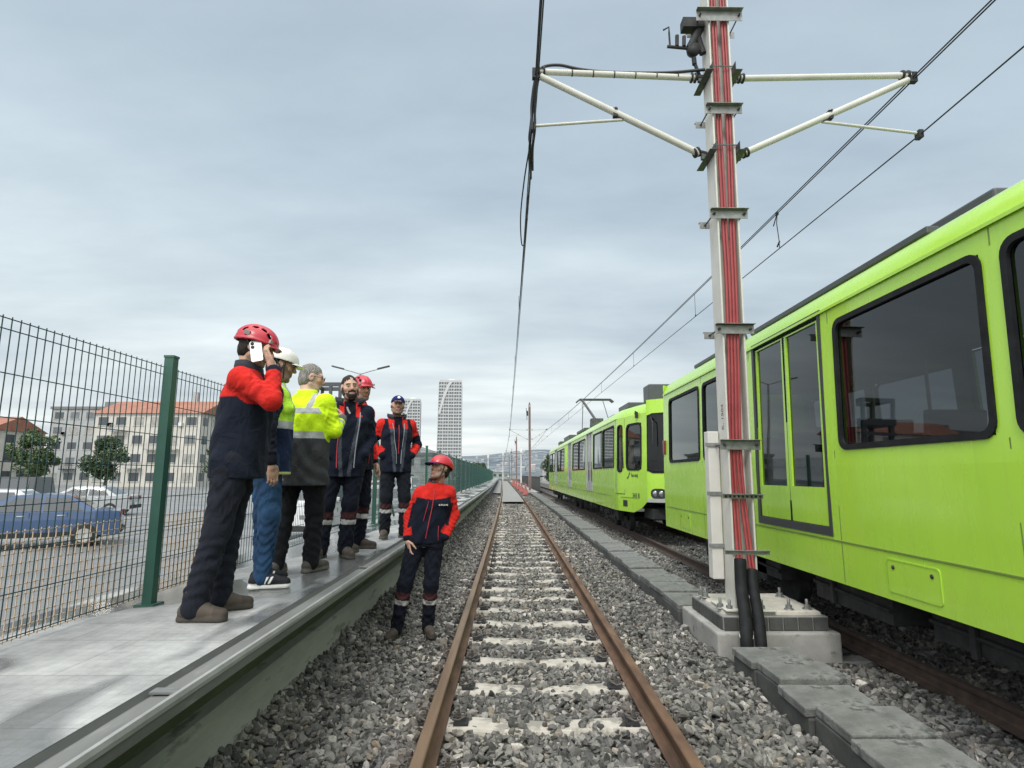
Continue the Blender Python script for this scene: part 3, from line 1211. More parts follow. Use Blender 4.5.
def cantilever(parent, side, reach, zc, cable=False):
    """top tube, strut, registration arm to one side of a mast"""
    ex = side * reach
    a = empty('cantilever_arm', (0, 0, 0))
    a.parent = parent
    mb = MB()
    mb.tube([(side * .235, 0, ARM_Z - .01), (ex - side * .05, 0, SPAN_Z + .03)], .034, 12)
    mb.build('top_tube', M['mast_paint'], a)
    mb = MB()
    mb.tube([(side * .235, 0, STRUT_Z), (ex - side * .08, 0, SPAN_Z - .03)], .037, 12)
    mb.build('strut', M['mast_paint'], a)
    t = .525
    sx = side * .235 + (ex - side * .08 - side * .235) * t
    sz = STRUT_Z + (SPAN_Z - .03 - STRUT_Z) * t
    mb = MB()
    mb.tube([(sx - side * .09, 0, sz - .085), (ex - side * .03, .02, zc + .05)], .017, 10)
    mb.build('registration_arm', M['mast_paint'], a)
    for zz, ax in ((ARM_Z - .01, 0), (STRUT_Z + .015, .4)):
        mb = MB()
        mb.tube([(side * .16, 0, zz - .04 * ax), (side * .30, 0, zz + .06 * ax)], .026, 10)
        mb.lathe((side * .27, 0, zz), [(.0, -.03), (.055, -.03), (.055, -.012), (.03, -.012), (.03, .012), (.055, .012), (.055, .03), (.0, .03)], 12, (1, 0, ax))
        mb.build('hinge_insulator', M['black_iron'], a)
    mb = MB()
    mb.box((ex - side * .03, 0, SPAN_Z), (.09, .06, .12))
    mb.lathe((ex - side * .10, 0, SPAN_Z + .03), [(.0, -.05), (.055, -.05), (.055, -.03), (.034, -.03), (.034, .01), (.055, .01), (.055, .03), (.034, .03)], 12, (1, 0, 0))
    mb.build('end_fitting', M['black_iron'], a)
    mb = MB()
    mb.tube([(sx, -.05, sz + .03), (sx, .05, sz + .03)], .012, 8)
    mb.box((sx, 0, sz - .005), (.05, .06, .10))
    mb.tube([(sx, 0, sz - .04), (sx - side * .09, 0, sz - .085)], .02, 8)
    mb.build('tube_clamp', M['black_iron'], a)
    mb = MB()
    mb.box((ex, .02, zc + .03), (.05, .08, .09))
    mb.build('wire_clamp', M['black_iron'], a)
    if cable:
        mb = MB()
        for k in range(6):
            xx = side * (.45 + k * .24)
            mb.lathe((xx, 0, ARM_Z + (SPAN_Z + .03 - ARM_Z) * (abs(xx) - .235) / (reach - .235)), [(.036, -.006), (.04, -.006), (.04, .006), (.036, .006)], 12, (1, 0, 0))
        mb.build('arm_band', M['cable_black'], a)
    return a


cantilever(mast, -1, MTX - TX - .005, CW_Z, True)
cantilever(mast, 1, OT + .45 - MTX, 5.30)
mast.rotation_euler = (0, .0115, 0)

# feeder cable clipped on top of the left arm, curling over its end
fc = MB()
MX0, MX = MX, MTX + .01
pts = [(MX - .16, MY - .05, ARM_Z + .06), (MX - .6, MY - .01, ARM_Z + .052), (MX - 1.2, MY, ARM_Z + .065), (MX - 1.55, MY, ARM_Z + .10), (MX - 1.8, MY, ARM_Z + .155), (MX - 1.98, MY, ARM_Z + .135), (MX - 2.05, MY, ARM_Z + .05), (MX - 2.10, MY + .05, ARM_Z - .12), (MX - 2.115, MY + .15, CW_Z + .28), (MX - 2.14, MY + .22, CW_Z + .06), (MX - 2.12, MY + .55, CW_Z + .12), (MX - 2.10, MY + 1.1, CW_Z + .02)]
fc.tube(lerp_path(pts, 8), .017, 8)
for dx, dy in ((-.02, .04), (.02, .02)):
    fc.tube(lerp_path([(MX - 2.06 + dx, MY + .02, SPAN_Z), (MX - 2.10 + dx, MY + .10, SPAN_Z - .28), (MX - 2.10 + dx, MY + .14, CW_Z + .12), (MX - 2.12 + dx, MY + .3 + dy, CW_Z - .02), (MX - 2.10 + dx, MY + .9, CW_Z + .03)], 8), .014, 8)
# hanging jumper loop
fc.tube(lerp_path([(MX - 2.13, MY + .25, CW_Z + .02), (MX - 2.19, MY + .9, CW_Z - .12), (MX - 2.225, MY + 1.6, CW_Z - .28), (MX - 2.20, MY + 2.2, CW_Z - .42), (MX - 2.15, MY + 2.3, CW_Z - .33), (MX - 2.13, MY + 1.9, CW_Z - .10), (MX - 2.12, MY + 1.5, CW_Z + .02)], 8), .009, 8)
for yy in (1.55, 1.9, 2.25):
    fc.box((MX - 2.12, MY + yy, CW_Z + .02), (.03, .05, .07))
MX = MX0
tag(fc.build('feeder_cable', M['cable_black']), 'black feeder cable clipped along the left mast arm and looping down to the contact wire', 'cable')

# disconnector hardware left of the mast head: horn, two stubs, bracket, hanging rod
dsc = empty('disconnector', (MX, MY, 0), label='small black disconnector with hooked arcing horn and hanging rod at the mast head', cat='disconnector')
dsc.rotation_euler = (0, .0115, 0)
mb = MB()
mb.bx(-.38, -.135, -.06, .06, 6.60, 6.72)
mb.tube([(-.17, 0, 6.62), (-.30, 0, 6.36)], .05, 10)
mb.tube([(-.20, 0, 6.5), (-.15, 0, 6.30)], .04, 8)
mb.lathe((-.26, 0, 6.34), [(0, -.05), (.07, -.045), (.08, 0), (.06, .05), (0, .055)], 12, (0, 1, 0))
mb.build('bracket', M['black_iron'], dsc)
mb = MB()
mb.tube([(-.28, 0, 6.36), (-.56, -.02, 6.37)], .018, 8)
mb.tube([(-.53, -.02, 6.37), (-.535, -.02, 6.55)], .011, 6)
mb.tube([(-.45, -.02, 6.375), (-.445, -.02, 6.51)], .022, 8)
mb.tube([(-.37, -.02, 6.375), (-.365, -.02, 6.50)], .022, 8)
mb.tube([(-.535, -.02, 6.55), (-.535, -.02, 6.62), (-.60, -.02, 6.58)], .010, 6)
mb.build('horn', M['black_iron'], dsc)
mb = MB()
mb.tube([(-.25, 0, 6.30), (-.255, 0, 6.24)], .009, 6)
mb.tube([(-.255, 0, 6.24), (-.25, 0, 6.16)], .028, 8)
mb.tube([(-.25, 0, 6.18), (-.19, 0, 5.99)], .020, 8)
mb.build('hanging_rod', M['black_iron'], dsc)

# ---- masts further down the line
far_ys = [58, 110, 162, 214]
def far_mast():
    r = empty('overhead_line_mast', (0, 0, 0), label='x', cat='mast')
    mb = MB()
    h_beam(mb, -.2, 8.6)
    mb.build('column', M['mast_far'], r)
    cantilever(r, -1, MX - TX, CW_Z)
    cantilever(r, 1, OT - .1 - MX, 5.30)
    mb = MB()
    mb.bx(-.30, -.14, -.05, .05, 7.4, 7.9)
    mb.tube([(-.25, 0, 7.0), (-.33, 0, 8.2)], .03, 6)
    mb.tube([(0, 0, 8.6), (0, 0, 8.75)], .05, 8)
    mb.build('insulator', M['black_iron'], r)
    mb = MB()
    mb.tube([(-.02, -.07, 0), (-.02, -.07, 8.3)], .028, 6)
    mb.tube([(.04, -.07, 0), (.04, -.07, 8.3)], .028, 6)
    mb.build('red_conduit', M['red_faded'], r)
    return r


noisy('red_faded', (.20, .10, .085), (.26, .14, .12), 5)
noisy('mast_far', (.34, .30, .28), (.42, .38, .36), 3, (.5, .7), 0, .05)
fm = far_mast()
fl = ['first mast down the line beside the far tram, with arms to both sides', 'second slim mast down the line, thin against the hills', 'third far mast down the line', 'fourth and farthest mast down the line']
for k, y in enumerate(far_ys):
    o = fm if k == 0 else copy_tree(fm)
    o.location = (MX + cx(y), y, 0)
    o['label'] = fl[k]

# ---- wires, span by span
spans = [-46] + [MY] + far_ys


def wire(pts, r, name, label, mat='wire', n=5):
    mb = MB()
    mb.tube(pts, r, n)
    return tag(mb.build(name, M[mat]), label, 'wire')


def catenary(x0, zc, zm, sag, side_label, twin, stag=(0, 0, 0, 0, 0, 0)):
    cpts, mpts, mpts2 = [], [], []
    for i in range(len(spans) - 1):
        a, b = spans[i], spans[i + 1]
        for k in range(14):
            t = k / 14
            y = a + (b - a) * t
            st = .12 * ((i % 2) * 2 - 1)
            xx = x0 + (cx(a) + stag[i]) * (1 - t) + (cx(b) + stag[i + 1]) * t
            cpts.append((xx, y, zc))
            zz = zm - 4 * sag * t * (1 - t)
            mpts.append((xx + (.028 if twin else 0), y, zz))
            mpts2.append((xx + (.06 if twin else -.03), y, zz + .005))
    rw = empty('overhead_wire', (0, 0, 0), label=side_label, cat='overhead wire')
    mb = MB()
    mb.tube(cpts, .0085, 5)
    mb.build('contact_wire', M['wire'], rw)
    mb = MB()
    mb.tube(mpts, .0085, 5)
    mb.build('messenger_wire', M['wire'], rw)
    mb = MB()
    mb.tube(mpts2, .0085, 5)
    mb.build('messenger_wire', M['wire'], rw)
    for i in range(1, len(spans) - 2):
        a, b = spans[i], spans[i + 1]
        for k in range(1, 8):
            t = k / 8 + .02
            y = a + (b - a) * t
            xx = x0 + (cx(a) + stag[i]) * (1 - t) + (cx(b) + stag[i + 1]) * t
            zz = zm - 4 * sag * t * (1 - t)
            mb = MB()
            mb.tube([(xx, y, zc), (xx, y, zz)], .005, 4)
            mb.box((xx, y, zc + .02), (.02, .04, .04))
            mb.build('dropper', M['wire'], rw)
    return rw


catenary(TX + .005, CW_Z, SPAN_Z, .42, 'dark overhead line of contact and messenger wires above the near track', True)
STG = (-.2, .45, -.15, .2, -.15, 0)
rw = catenary(OT, 5.30, 5.98, .26, 'overhead line above the tram track passing behind the mast', False, STG)
# one dropper with its clamp close behind the mast
mb = MB()
yy = 9.3
tt = (yy - MY) / (58 - MY)
zz = 5.98 - 4 * .26 * tt * (1 - tt)
xx = OT + .45 * (1 - tt) - .15 * tt + cx(58) * tt
mb.tube([(xx, yy, zz), (xx - .005, yy + .03, zz - .16), (xx + .01, yy + .02, 5.45), (xx, yy, 5.30)], .008, 5)
mb.box((xx, yy, zz), (.03, .06, .05))
mb.tube([(xx, yy, zz), (xx - .02, yy + .12, zz - .17)], .010, 5)
mb.tube([(xx + .01, yy, 5.43), (xx + .01, yy + .1, 5.37)], .014, 5)
mb.build('dropper', M['wire'], rw)
# ---------------------------------------------------------------- trams
W2 = 1.325
SK, ZT = .62, 3.02                # skirt bottom, top of the straight side
noisy('tram_roof', (.30, .36, .16), (.40, .48, .16), 4, (.5, .8), 0, .1)
plain('tram_silver', (.46, .47, .46), .35, .3)
plain('interior', (.16, .165, .17), .7)
plain('seat_blue', (.05, .07, .13), .8)
plain('blind_grey', (.035, .038, .042), .5)
plain('blind_dark', (.018, .02, .022), .6)
plain('lamp_red', (.16, .02, .015), .25)
m, nt, b = new_mat('lamp_glass')
b.inputs['Base Color'].default_value = (.30, .32, .34, 1)
b.inputs['Roughness'].default_value = .08
b.inputs['Metallic'].default_value = .6


def rr_pts(u0, u1, z0, z1, r, n=5):
    """rounded rectangle outline in (u, z)"""
    out = []
    for cu, cz, a0 in ((u1 - r, z1 - r, 0), (u0 + r, z1 - r, 90), (u0 + r, z0 + r, 180), (u1 - r, z0 + r, 270)):
        for k in range(n + 1):
            a = R(a0 + 90 * k / n)
            out.append((cu + r * math.cos(a), cz + r * math.sin(a)))
    return out


class Tram:
    """a tram along +u with its visible side on the left (local x < 0); xo(u) is the taper of the ends"""

    def __init__(self, name, loc, L, nose, tail, label):
        self.L, self.nose, self.tail = L, nose, tail
        self.root = empty(name, loc, label=label, cat='tram')

    def xo(self, u):
        t = 0.0
        if self.nose and u < 2.2:
            t = max(t, .247 * (2.2 - u))
        if self.tail and u > self.L - 2.2:
            t = max(t, .247 * (u - self.L + 2.2))
        return t

    def P(self, u, z, out=0.0, s=-1):
        x = W2 - self.xo(u)
        if z > 1.6:
            x -= (z - 1.6) * .028
        return (s * (x + out), u, z)

    def side(self, holes, skirt_cut=None, u0=0.0, u1=None):
        """outer skin of both sides with real openings"""
        u1 = self.L if u1 is None else u1
        us = sorted({round(u, 3) for u in [u0, u1] + [h[0] for h in holes] + [h[1] for h in holes] + [u0 + (u1 - u0) * k / 40 for k in range(41)]})
        zs = sorted({round(z, 3) for z in [SK, .97, 1.6, ZT] + [h[2] for h in holes] + [h[3] for h in holes]})
        mb = MB()
        for s in (-1, 1):
            for i in range(len(us) - 1):
                for j in range(len(zs) - 1):
                    ua, ub, za, zb = us[i], us[i + 1], zs[j], zs[j + 1]
                    um, zm = (ua + ub) / 2, (za + zb) / 2
                    if any(h[0] < um < h[1] and h[2] < zm < h[3] for h in holes):
                        continue
                    za1, za2 = za, za
                    if skirt_cut and zb <= .98:
                        za1 = max(za, skirt_cut(ua)) if za == SK else za
                        za2 = max(za, skirt_cut(ub)) if za == SK else za
                    mb.add([self.P(ua, za1, 0, s), self.P(ub, za2, 0, s), self.P(ub, zb, 0, s), self.P(ua, zb, 0, s)], [(0, 1, 2, 3)])
            for h in holes:           # reveals
                q = [self.P(h[0], h[2], 0, s), self.P(h[1], h[2], 0, s), self.P(h[1], h[3], 0, s), self.P(h[0], h[3], 0, s)]
                r_ = [self.P(h[0], h[2], -.06, s), self.P(h[1], h[2], -.06, s), self.P(h[1], h[3], -.06, s), self.P(h[0], h[3], -.06, s)]
                mb.loft([q, r_], True)
        return mb.build('side_panel', M['lime'], self.root)

    def trim(self, u0, u1, z, mat='trim_dark'):
        mb = MB()
        n = 30
        for s in (-1, 1):
            mb.loft([[self.P(u0 + (u1 - u0) * k / n, z - .008, .0, s), self.P(u0 + (u1 - u0) * k / n, z - .006, .006, s), self.P(u0 + (u1 - u0) * k / n, z + .006, .006, s), self.P(u0 + (u1 - u0) * k / n, z + .008, .0, s)] for k in range(n + 1)], False)
        return mb.build('belt_trim', M[mat], self.root, fixnormals=False)

    def window(self, u0, u1, z0, z1, r=.09, split=None, both=True, name='window', frame='black_rubber', fw=.045):
        """rubber framed window: ring in front of the skin, pane set back"""
        for s in ((-1, 1) if both else (-1,)):
            o = rr_pts(u0 - .02, u1 + .02, z0 - .02, z1 + .02, r)
            i_ = rr_pts(u0 - .02 + fw, u1 + .02 - fw, z0 - .02 + fw, z1 + .02 - fw, max(.02, r - fw * .6))
            mb = MB()
            mb.loft([[self.P(u, z, .001, s) for u, z in o], [self.P(u, z, .014, s) for u, z in o], [self.P(u, z, .014, s) for u, z in i_], [self.P(u, z, -.02, s) for u, z in i_]], True)
            if split:
                for us in split:
                    mb.add([self.P(us - .02, z0, .010, s), self.P(us + .02, z0, .010, s), self.P(us + .02, z1, .010, s), self.P(us - .02, z1, .010, s)], [(0, 1, 2, 3)])
            f = mb.build(name, M[frame], self.root)
            mb = MB()
            g = rr_pts(u0, u1, z0, z1, max(.02, r - .03))
            mb.add([self.P(u, z, -.012, s) for u, z in g], [tuple(range(len(g)))])
            mb.build('pane', M['tram_glass'], f)

    def door(self, u0, u1, z0=1.0, z1=3.04, frame='blind_grey', leaf='lime', leaves=2, pz0=1.42, pz1=2.95):
        for s in (-1, 1):
            mb = MB()
            t = .05
            # surround
            for a, b_, c, d in ((u0, u0 + t, z0, z1), (u1 - t, u1, z0, z1), (u0 + t, u1 - t, z1 - t, z1), (u0 + t, u1 - t, z0, z0 + .075)):
                q = [(a, c), (b_, c), (b_, d), (a, d)]
                mb.loft([[self.P(u, z, -.03, s) for u, z in q], [self.P(u, z, .008, s) for u, z in q]], True)
                mb.add([self.P(u, z, .008, s) for u, z in q], [(0, 1, 2, 3)])
            dr = mb.build('door', M[frame], self.root)
            w = (u1 - u0 - 2 * t) / leaves
            for k in range(leaves):
                a, b_ = u0 + t + k * w + .006, u0 + t + (k + 1) * w - .006
                pw = .05 if w > .5 else .04
                mb = MB()
                for q in ([(a, z0 + .08), (b_, z0 + .08), (b_, pz0), (a, pz0)], [(a, pz1), (b_, pz1), (b_, z1 - .075), (a, z1 - .075)], [(a, pz0), (a + pw, pz0), (a + pw, pz1), (a, pz1)], [(b_ - pw, pz0), (b_, pz0), (b_, pz1), (b_ - pw, pz1)]):
                    mb.loft([[self.P(u, z, -.05, s) for u, z in q], [self.P(u, z, -.012, s) for u, z in q]], True)
                    mb.add([self.P(u, z, -.012, s) for u, z in q], [(0, 1, 2, 3)])
                mb.build('door_leaf', M[leaf], dr)
                mb = MB()
                q = [(a + pw, pz0), (b_ - pw, pz0), (b_ - pw, pz1), (a + pw, pz1)]
                mb.add([self.P(u, z, -.030, s) for u, z in q], [(0, 1, 2, 3)])
                mb.build('door_pane', M['tram_glass'], dr)
                mb = MB()
                for u_ in (a, b_):
                    mb.add([self.P(u_ - .012, z0 + .08, -.008, s), self.P(u_ + .012, z0 + .08, -.008, s), self.P(u_ + .012, z1 - .08, -.008, s), self.P(u_ - .012, z1 - .08, -.008, s)], [(0, 1, 2, 3)])
                mb.build('door_seal', M['black_rubber'], dr)

    def roof(self):
        prof = [(0, ZT, 0), (.03, 3.10, 0), (.10, 3.20, 0), (.20, 3.27, 0), (.34, 3.315, 0), (.6, 3.36, 0), (1.0, 3.385, 0)]
        mb = MB()
        rings = []
        n = 44
        e0 = .5 if self.nose else 0
        e1 = self.L - (.5 if self.tail else 0)
        for k in range(n + 1):
            u = e0 + (e1 - e0) * k / n
            w = W2 - self.xo(u) - (ZT - 1.6) * .028
            e = 0.0
            if self.nose and u < .9:
                e = .10 * (1 - u / .9) ** 2
            if self.tail and u > self.L - .9:
                e = .10 * (1 - (self.L - u) / .9) ** 2
            left = [(-(w - dx), u, z - e * (z - ZT) * 2.5) for dx, z, _ in prof]
            right = [(-x, y, z) for x, y, z in reversed(left)]
            rings.append(left + right)
        mb.loft(rings, False, 0, True)
        mb.loft([rings[0], [(x * .9, y, min(z, ZT)) for x, y, z in rings[0]]], False, 0)
        return mb.build('roof', M['lime'], self.root, fixnormals=False)

    def inside(self, u0, u1):
        mb = MB()
        mb.bx(-W2 + .30, W2 - .30, u0, u1, .90, .96)
        mb.bx(-W2 + .30, W2 - .30, u0, u1, 2.98, 3.0)
        mb.bx(-W2 + .31, -W2 + .33, u0, u1, .96, 1.62)
        mb.bx(W2 - .33, W2 - .31, u0, u1, .96, 1.62)
        mb.build('interior', M['interior'], self.root)
        mb = MB()
        u = u0 + .8
        while u < u1 - .8:
            for sx in (-.72, .72):
                mb.box((sx, u, 1.40), (.46, .42, .08))
                mb.box((sx, u + .22, 1.72), (.46, .06, .62), Matrix.Rotation(-.12, 3, 'X'))
            u += .82
        mb.build('seating', M['seat_blue'], self.root, .015)
        mb = MB()
        u = u0 + 1.6
        while u < u1 - 1:
            for sx in (-.45, .45):
                mb.tube([(sx, u, .96), (sx, u, 2.98)], .018, 6)
            u += 2.5
        mb.build('grab_rail', M['tram_silver'], self.root)

    def bogie(self, u):
        bg = empty('bogie', (0, 0, 0))
        bg.parent = self.root
        for s in (-1, 1):
            mb = MB()
            mb.box((s * 1.02, u, .46), (.10, 2.3, .18))
            mb.box((s * 1.02, u, .60), (.16, .5, .16))
            for d in (-.95, .95):
                mb.box((s * 1.03, u + d, .42), (.16, .26, .24))
                mb.lathe((s * 1.0, u + d * .6, .52), [(.0, -.12), (.07, -.12), (.07, .12), (0, .12)], 10)
            mb.box((s * 1.04, u + .1, .34), (.05, .9, .14))
            mb.build('bogie_frame', M['black_iron'], bg)
        for d in (-.95, .95):
            mb = MB()
            for s in (-1, 1):
                mb.lathe((s * .7525, u + d, .335), [(.06, -.06), (.31, -.06), (.335, -.05), (.335, .045), (.355, .06), (.06, .06)], 28, (1, 0, 0))
            mb.tube([(-.75, u + d, .335), (.75, u + d, .335)], .07, 10)
            mb.build('wheelset', M['black_iron'], bg)

    def underside(self, u0, u1):
        rr = random.Random(int(u0 * 10) + 3)
        mb = MB()
        mb.bx(-W2 + .25, W2 - .25, u0, u1, .78, .9)
        u = u0 + 2.8
        while u < u1 - 3.6:
            w = rr.uniform(.5, 1.4)
            for s in (-1, 1):
                mb.box((s * .86, u + w / 2, .58), (.5, w, rr.uniform(.30, .48)))
                mb.box((s * 1.13, u + w * .3, .5), (.04, .05, .3))
                mb.tube([(s * 1.12, u, .5), (s * 1.12, u + w, .46)], .02, 6)
            u += w + rr.uniform(.15, .8)
        mb.build('undercarriage', M['black_iron'], self.root, .008)


plain('trim_dark', (.14, .22, .035), .5)

# ---- near tram: we see its end, two windows, a double door, and further windows toward the camera
NT = Tram('green_tram', (OT, 0, 0), 28.0, False, True, 'lime green tram close behind the mast with large windows and a double door')
# local u = 0 at the end by the other tram; the body runs back toward the camera
NT.root.location = (OT, 10.82, 0)
NT.root.rotation_euler = (0, 0, 0)


def flip(t):
    """turn the body so that +u runs toward the camera (kept on the same track)"""
    t.P0 = t.P
    t.P = lambda u, z, out=0.0, s=-1: (lambda p: (p[0], -p[1], p[2]))(t.P0(u, z, out, s))


flip(NT)
win = [(.42, 2.08), (2.28, 3.86), (5.85, 7.45), (7.63, 9.23)]
doors = [(4.08, 5.62), (9.45, 10.95)]
more = [(11.2, 12.8), (13.0, 14.6), (17.0, 18.6), (18.8, 20.4)]
md = [(14.85, 16.4)]
holes = [(a, b_, 1.76, 2.86) for a, b_ in win + more] + [(a, b_, 1.0, 3.0) for a, b_ in doors + md] + [(24.3, 25.3, 1.7, 2.8)]
NT.side(holes)
NT.trim(.12, 25, .97)
# panel joints, access flaps with locks, rain gutter above the windows
mb = MB()
for s in (-1, 1):
    mb.loft([[NT.P(.05 + 24.9 * k / 30, 3.00, .001, s), NT.P(.05 + 24.9 * k / 30, 2.995, .022, s), NT.P(.05 + 24.9 * k / 30, 3.02, .022, s), NT.P(.05 + 24.9 * k / 30, 3.025, .001, s)] for k in range(31)], False)
mb.build('rain_gutter', M['lime'], NT.root, fixnormals=False)
for s in (-1, 1):
    for u in (2.18, 3.97, 5.74, 7.54, 9.34, 11.07, 14.72, 16.7, 21.0):
        for q in ((.64, .965), (.98, 1.74), (2.88, 2.99)):
            mb = MB()
            mb.add([NT.P(u - .005, q[0], .0015, s), NT.P(u + .005, q[0], .0015, s), NT.P(u + .005, q[1], .0015, s), NT.P(u - .005, q[1], .0015, s)], [(0, 1, 2, 3)])
            mb.build('panel_joint', M['trim_dark'], NT.root, fixnormals=False)
    for u in (1.2, 3.0, 6.6, 8.4):
        mb = MB()
        mb.loft([[NT.P(a, b_, .0, s) for a, b_ in rr_pts(u - .28, u + .28, .68, .92, .03, 3)], [NT.P(a, b_, .006, s) for a, b_ in rr_pts(u - .28, u + .28, .68, .92, .03, 3)], [NT.P(a, b_, .006, s) for a, b_ in rr_pts(u - .27, u + .27, .69, .91, .03, 3)]], True)
        mb.loft([[NT.P(a, b_, .003, s) for a, b_ in rr_pts(u - .275, u + .275, .685, .915, .03, 3)], [NT.P(u, .8, .003, s)] * 16], True)
        fl = mb.build('access_flap', M['lime'], NT.root)
        mb = MB()
        for du in (-.2, .2):
            mb.lathe(NT.P(u + du, .86, .004, s), [(.016, 0), (.016, .004), (.0, .005)], 10, (s, 0, 0))
        mb.build('flap_lock', M['black_iron'], fl)
for a, b_ in win + more:
    NT.window(a, b_, 1.76, 2.86, .10)
NT.window(24.3, 25.3, 1.7, 2.8, .12)
for a, b_ in doors + md:
    NT.door(a, b_)
# end wall: rounded corners, rubber gangway door, small red marker lamp
mb = MB()
ring = []
for k in range(25):
    x = -1 + 2 * k / 24
    e = .20 * (1 - min(1, (1 - abs(x)) / .18)) ** 2
    ring.append((x * (W2), .14 - e * 0 + (.0 if abs(x) > .86 else .0), x))
cols = []
for k in range(25):
    x = -1 + 2 * k / 24
    ed = max(0, (abs(x) - .84) / .16)
    y = .10 - .10 * ed * ed
    cols.append([(x * (W2 - (max(0, z - 1.6)) * .028), y, z) for z in (SK, .97, 1.6, ZT, 3.2)])
mb.loft(cols, False, 0, True)
mb.build('end_wall', M['lime'], NT.root, fixnormals=False)
mb = MB()
mb.bx(-.5, .5, .10, .16, 1.0, 2.9)
mb.build('end_window', M['blind_dark'], NT.root, .02)
mb = MB()
for s in (-1, 1):
    mb.box((s * (W2 - .012), -.10, 2.03), (.07, .10, .26))
mb.build('marker_lamp', M['lamp_red'], NT.root, .012)
# roof, mirrored in u
rings = []
n = 44
prof = [(0, ZT), (.03, 3.10), (.10, 3.20), (.20, 3.27), (.34, 3.315), (.6, 3.36), (1.0, 3.385)]
mb = MB()
for k in range(n + 1):
    u = 28.0 * k / n
    w = W2 - NT.xo(u) - (ZT - 1.6) * .028
    left = [(-(w - dx), -u, z) for dx, z in prof]
    rings.append(left + [(-x, y, z) for x, y, z in reversed(left)])
mb.loft(rings, False, 0, True)
mb.add(rings[0], [tuple(range(len(rings[0])))])
mb.build('roof', M['lime'], NT.root, fixnormals=False)
for u, w_, l_, h_ in ((1.9, 1.1, 1.6, .16), (5.6, 1.3, 2.6, .22), (9.6, 1.3, 2.2, .25), (13.5, 1.2, 3.0, .2)):
    mb = MB()
    mb.box((0, -u, 3.37 + h_ / 2), (w_, l_, h_))
    mb.build('roof_box', M['dark_grey_paint'], NT.root, .02)
for y_, l_ in ((-5.0, 3.3), (-1.7, 1.5)):
    mb = MB()
    mb.box((-.93, y_, 3.375), (.10, l_, .06))
    mb.build('roof_rail', M['dark_grey_paint'], NT.root, .01)
mb = MB()
mb.sphere((-1.0, -3.05, 3.38), (.09, .14, .09), 8)
mb.build('roof_antenna', M['dark_grey_paint'], NT.root)
NT_in = empty('tmp', (0, 0, 0))
bpy.data.objects.remove(NT_in)
k0 = len(bpy.data.objects)
before = set(bpy.data.objects)
NT.inside(.4, 25)
NT.underside(.2, 25)
for u in (2.6, 13.6, 24.6):
    NT.bogie(u)
for o in set(bpy.data.objects) - before:
    if o.type == 'MESH':
        o.data.transform(Matrix.Diagonal((1, -1, 1, 1)))
        o.data.flip_normals()
# underfloor skirt return so the gap under the body reads dark
# ---- far tram: cab toward the camera
FT = Tram('green_tram', (OT - .03, 13.4, 0), 29.3, True, True, 'lime green tram standing further down the line, raised pantograph on its roof')
FT.root.rotation_euler = (0, 0, R(.55))
cabw = [(.76, 1.56, 1.66, 2.80), (1.80, 2.08, 1.62, 2.82)]
fw_ = [(2.46, 4.22), (4.36, 6.22), (8.3, 10.2), (10.35, 12.4)]
fdo = [(6.45, 7.95), (12.9, 14.4), (20.3, 21.8)]
fw2 = [(16.2, 18.1), (18.25, 20.1), (22.0, 24.0), (24.2, 26.2)]
holes = [(a, b_, 1.74, 2.86) for a, b_ in fw_ + fw2] + cabw + [(a, b_, 1.0, 3.0) for a, b_ in fdo]


def cut(u):
    return SK + max(0, (1.0 - u) / .5) * .30 if u < 1.0 else SK


FT.side(holes, cut, .5, 28.8)
FT.trim(1.0, 28.6, .97)
for s in (-1, 1):
    for u in (2.34, 6.34, 8.12, 12.7, 16.0, 20.2):
        for q in ((.64, .965), (.98, 2.98)):
            mb = MB()
            mb.add([FT.P(u - .006, q[0], .0015, s), FT.P(u + .006, q[0], .0015, s), FT.P(u + .006, q[1], .0015, s), FT.P(u - .006, q[1], .0015, s)], [(0, 1, 2, 3)])
            mb.build('panel_joint', M['trim_dark'], FT.root, fixnormals=False)
mb = MB()
for s in (-1, 1):
    mb.loft([[FT.P(2.2 + 26 * k / 30, 3.00, .001, s), FT.P(2.2 + 26 * k / 30, 2.995, .022, s), FT.P(2.2 + 26 * k / 30, 3.02, .022, s), FT.P(2.2 + 26 * k / 30, 3.025, .001, s)] for k in range(31)], False)
mb.build('rain_gutter', M['lime'], FT.root, fixnormals=False)
for a, b_ in fw_ + fw2:
    FT.window(a, b_, 1.74, 2.86, .06, None, True, 'window')
FT.window(*cabw[0], r=.17, name='cab_window', fw=.05)
FT.window(*cabw[1], r=.12, name='cab_door_window', fw=.04)
for a, b_ in fdo:
    FT.door(a, b_, frame='tram_silver', leaf='tram_silver', pz0=1.30)
FT.roof()
FT.inside(2.4, 26.5)
FT.underside(1.3, 28)
for u in (4.2, 14.7, 24.8):
    FT.bogie(u)
# cab door outline and seams
for s in (-1, 1):
    for nm, q in (('door_seam', (1.672, 1.688, 1.06, 2.98)), ('door_seam', (2.192, 2.208, 1.06, 2.98)), ('door_seam', (1.68, 2.20, 1.04, 1.06)), ('joint_seam', (14.9, 14.93, SK, 3.0)), ('vent_opening', (1.55, 1.80, .74, .90))):
        mb = MB()
        mb.add([FT.P(q[0], q[2], .002, s), FT.P(q[1], q[2], .002, s), FT.P(q[1], q[3], .002, s), FT.P(q[0], q[3], .002, s)], [(0, 1, 2, 3)])
        mb.build(nm, M['ink' if nm != 'vent_opening' else 'blind_dark'], FT.root, fixnormals=False)
# articulation bellows
mb = MB()
for s in (-1, 1):
    for k in range(6):
        u = 15.0 + k * .12
        mb.box((s * (W2 - .03), u, 2.0), (.05, .07, 1.9))
mb.build('articulation', M['lime'], FT.root, .01)


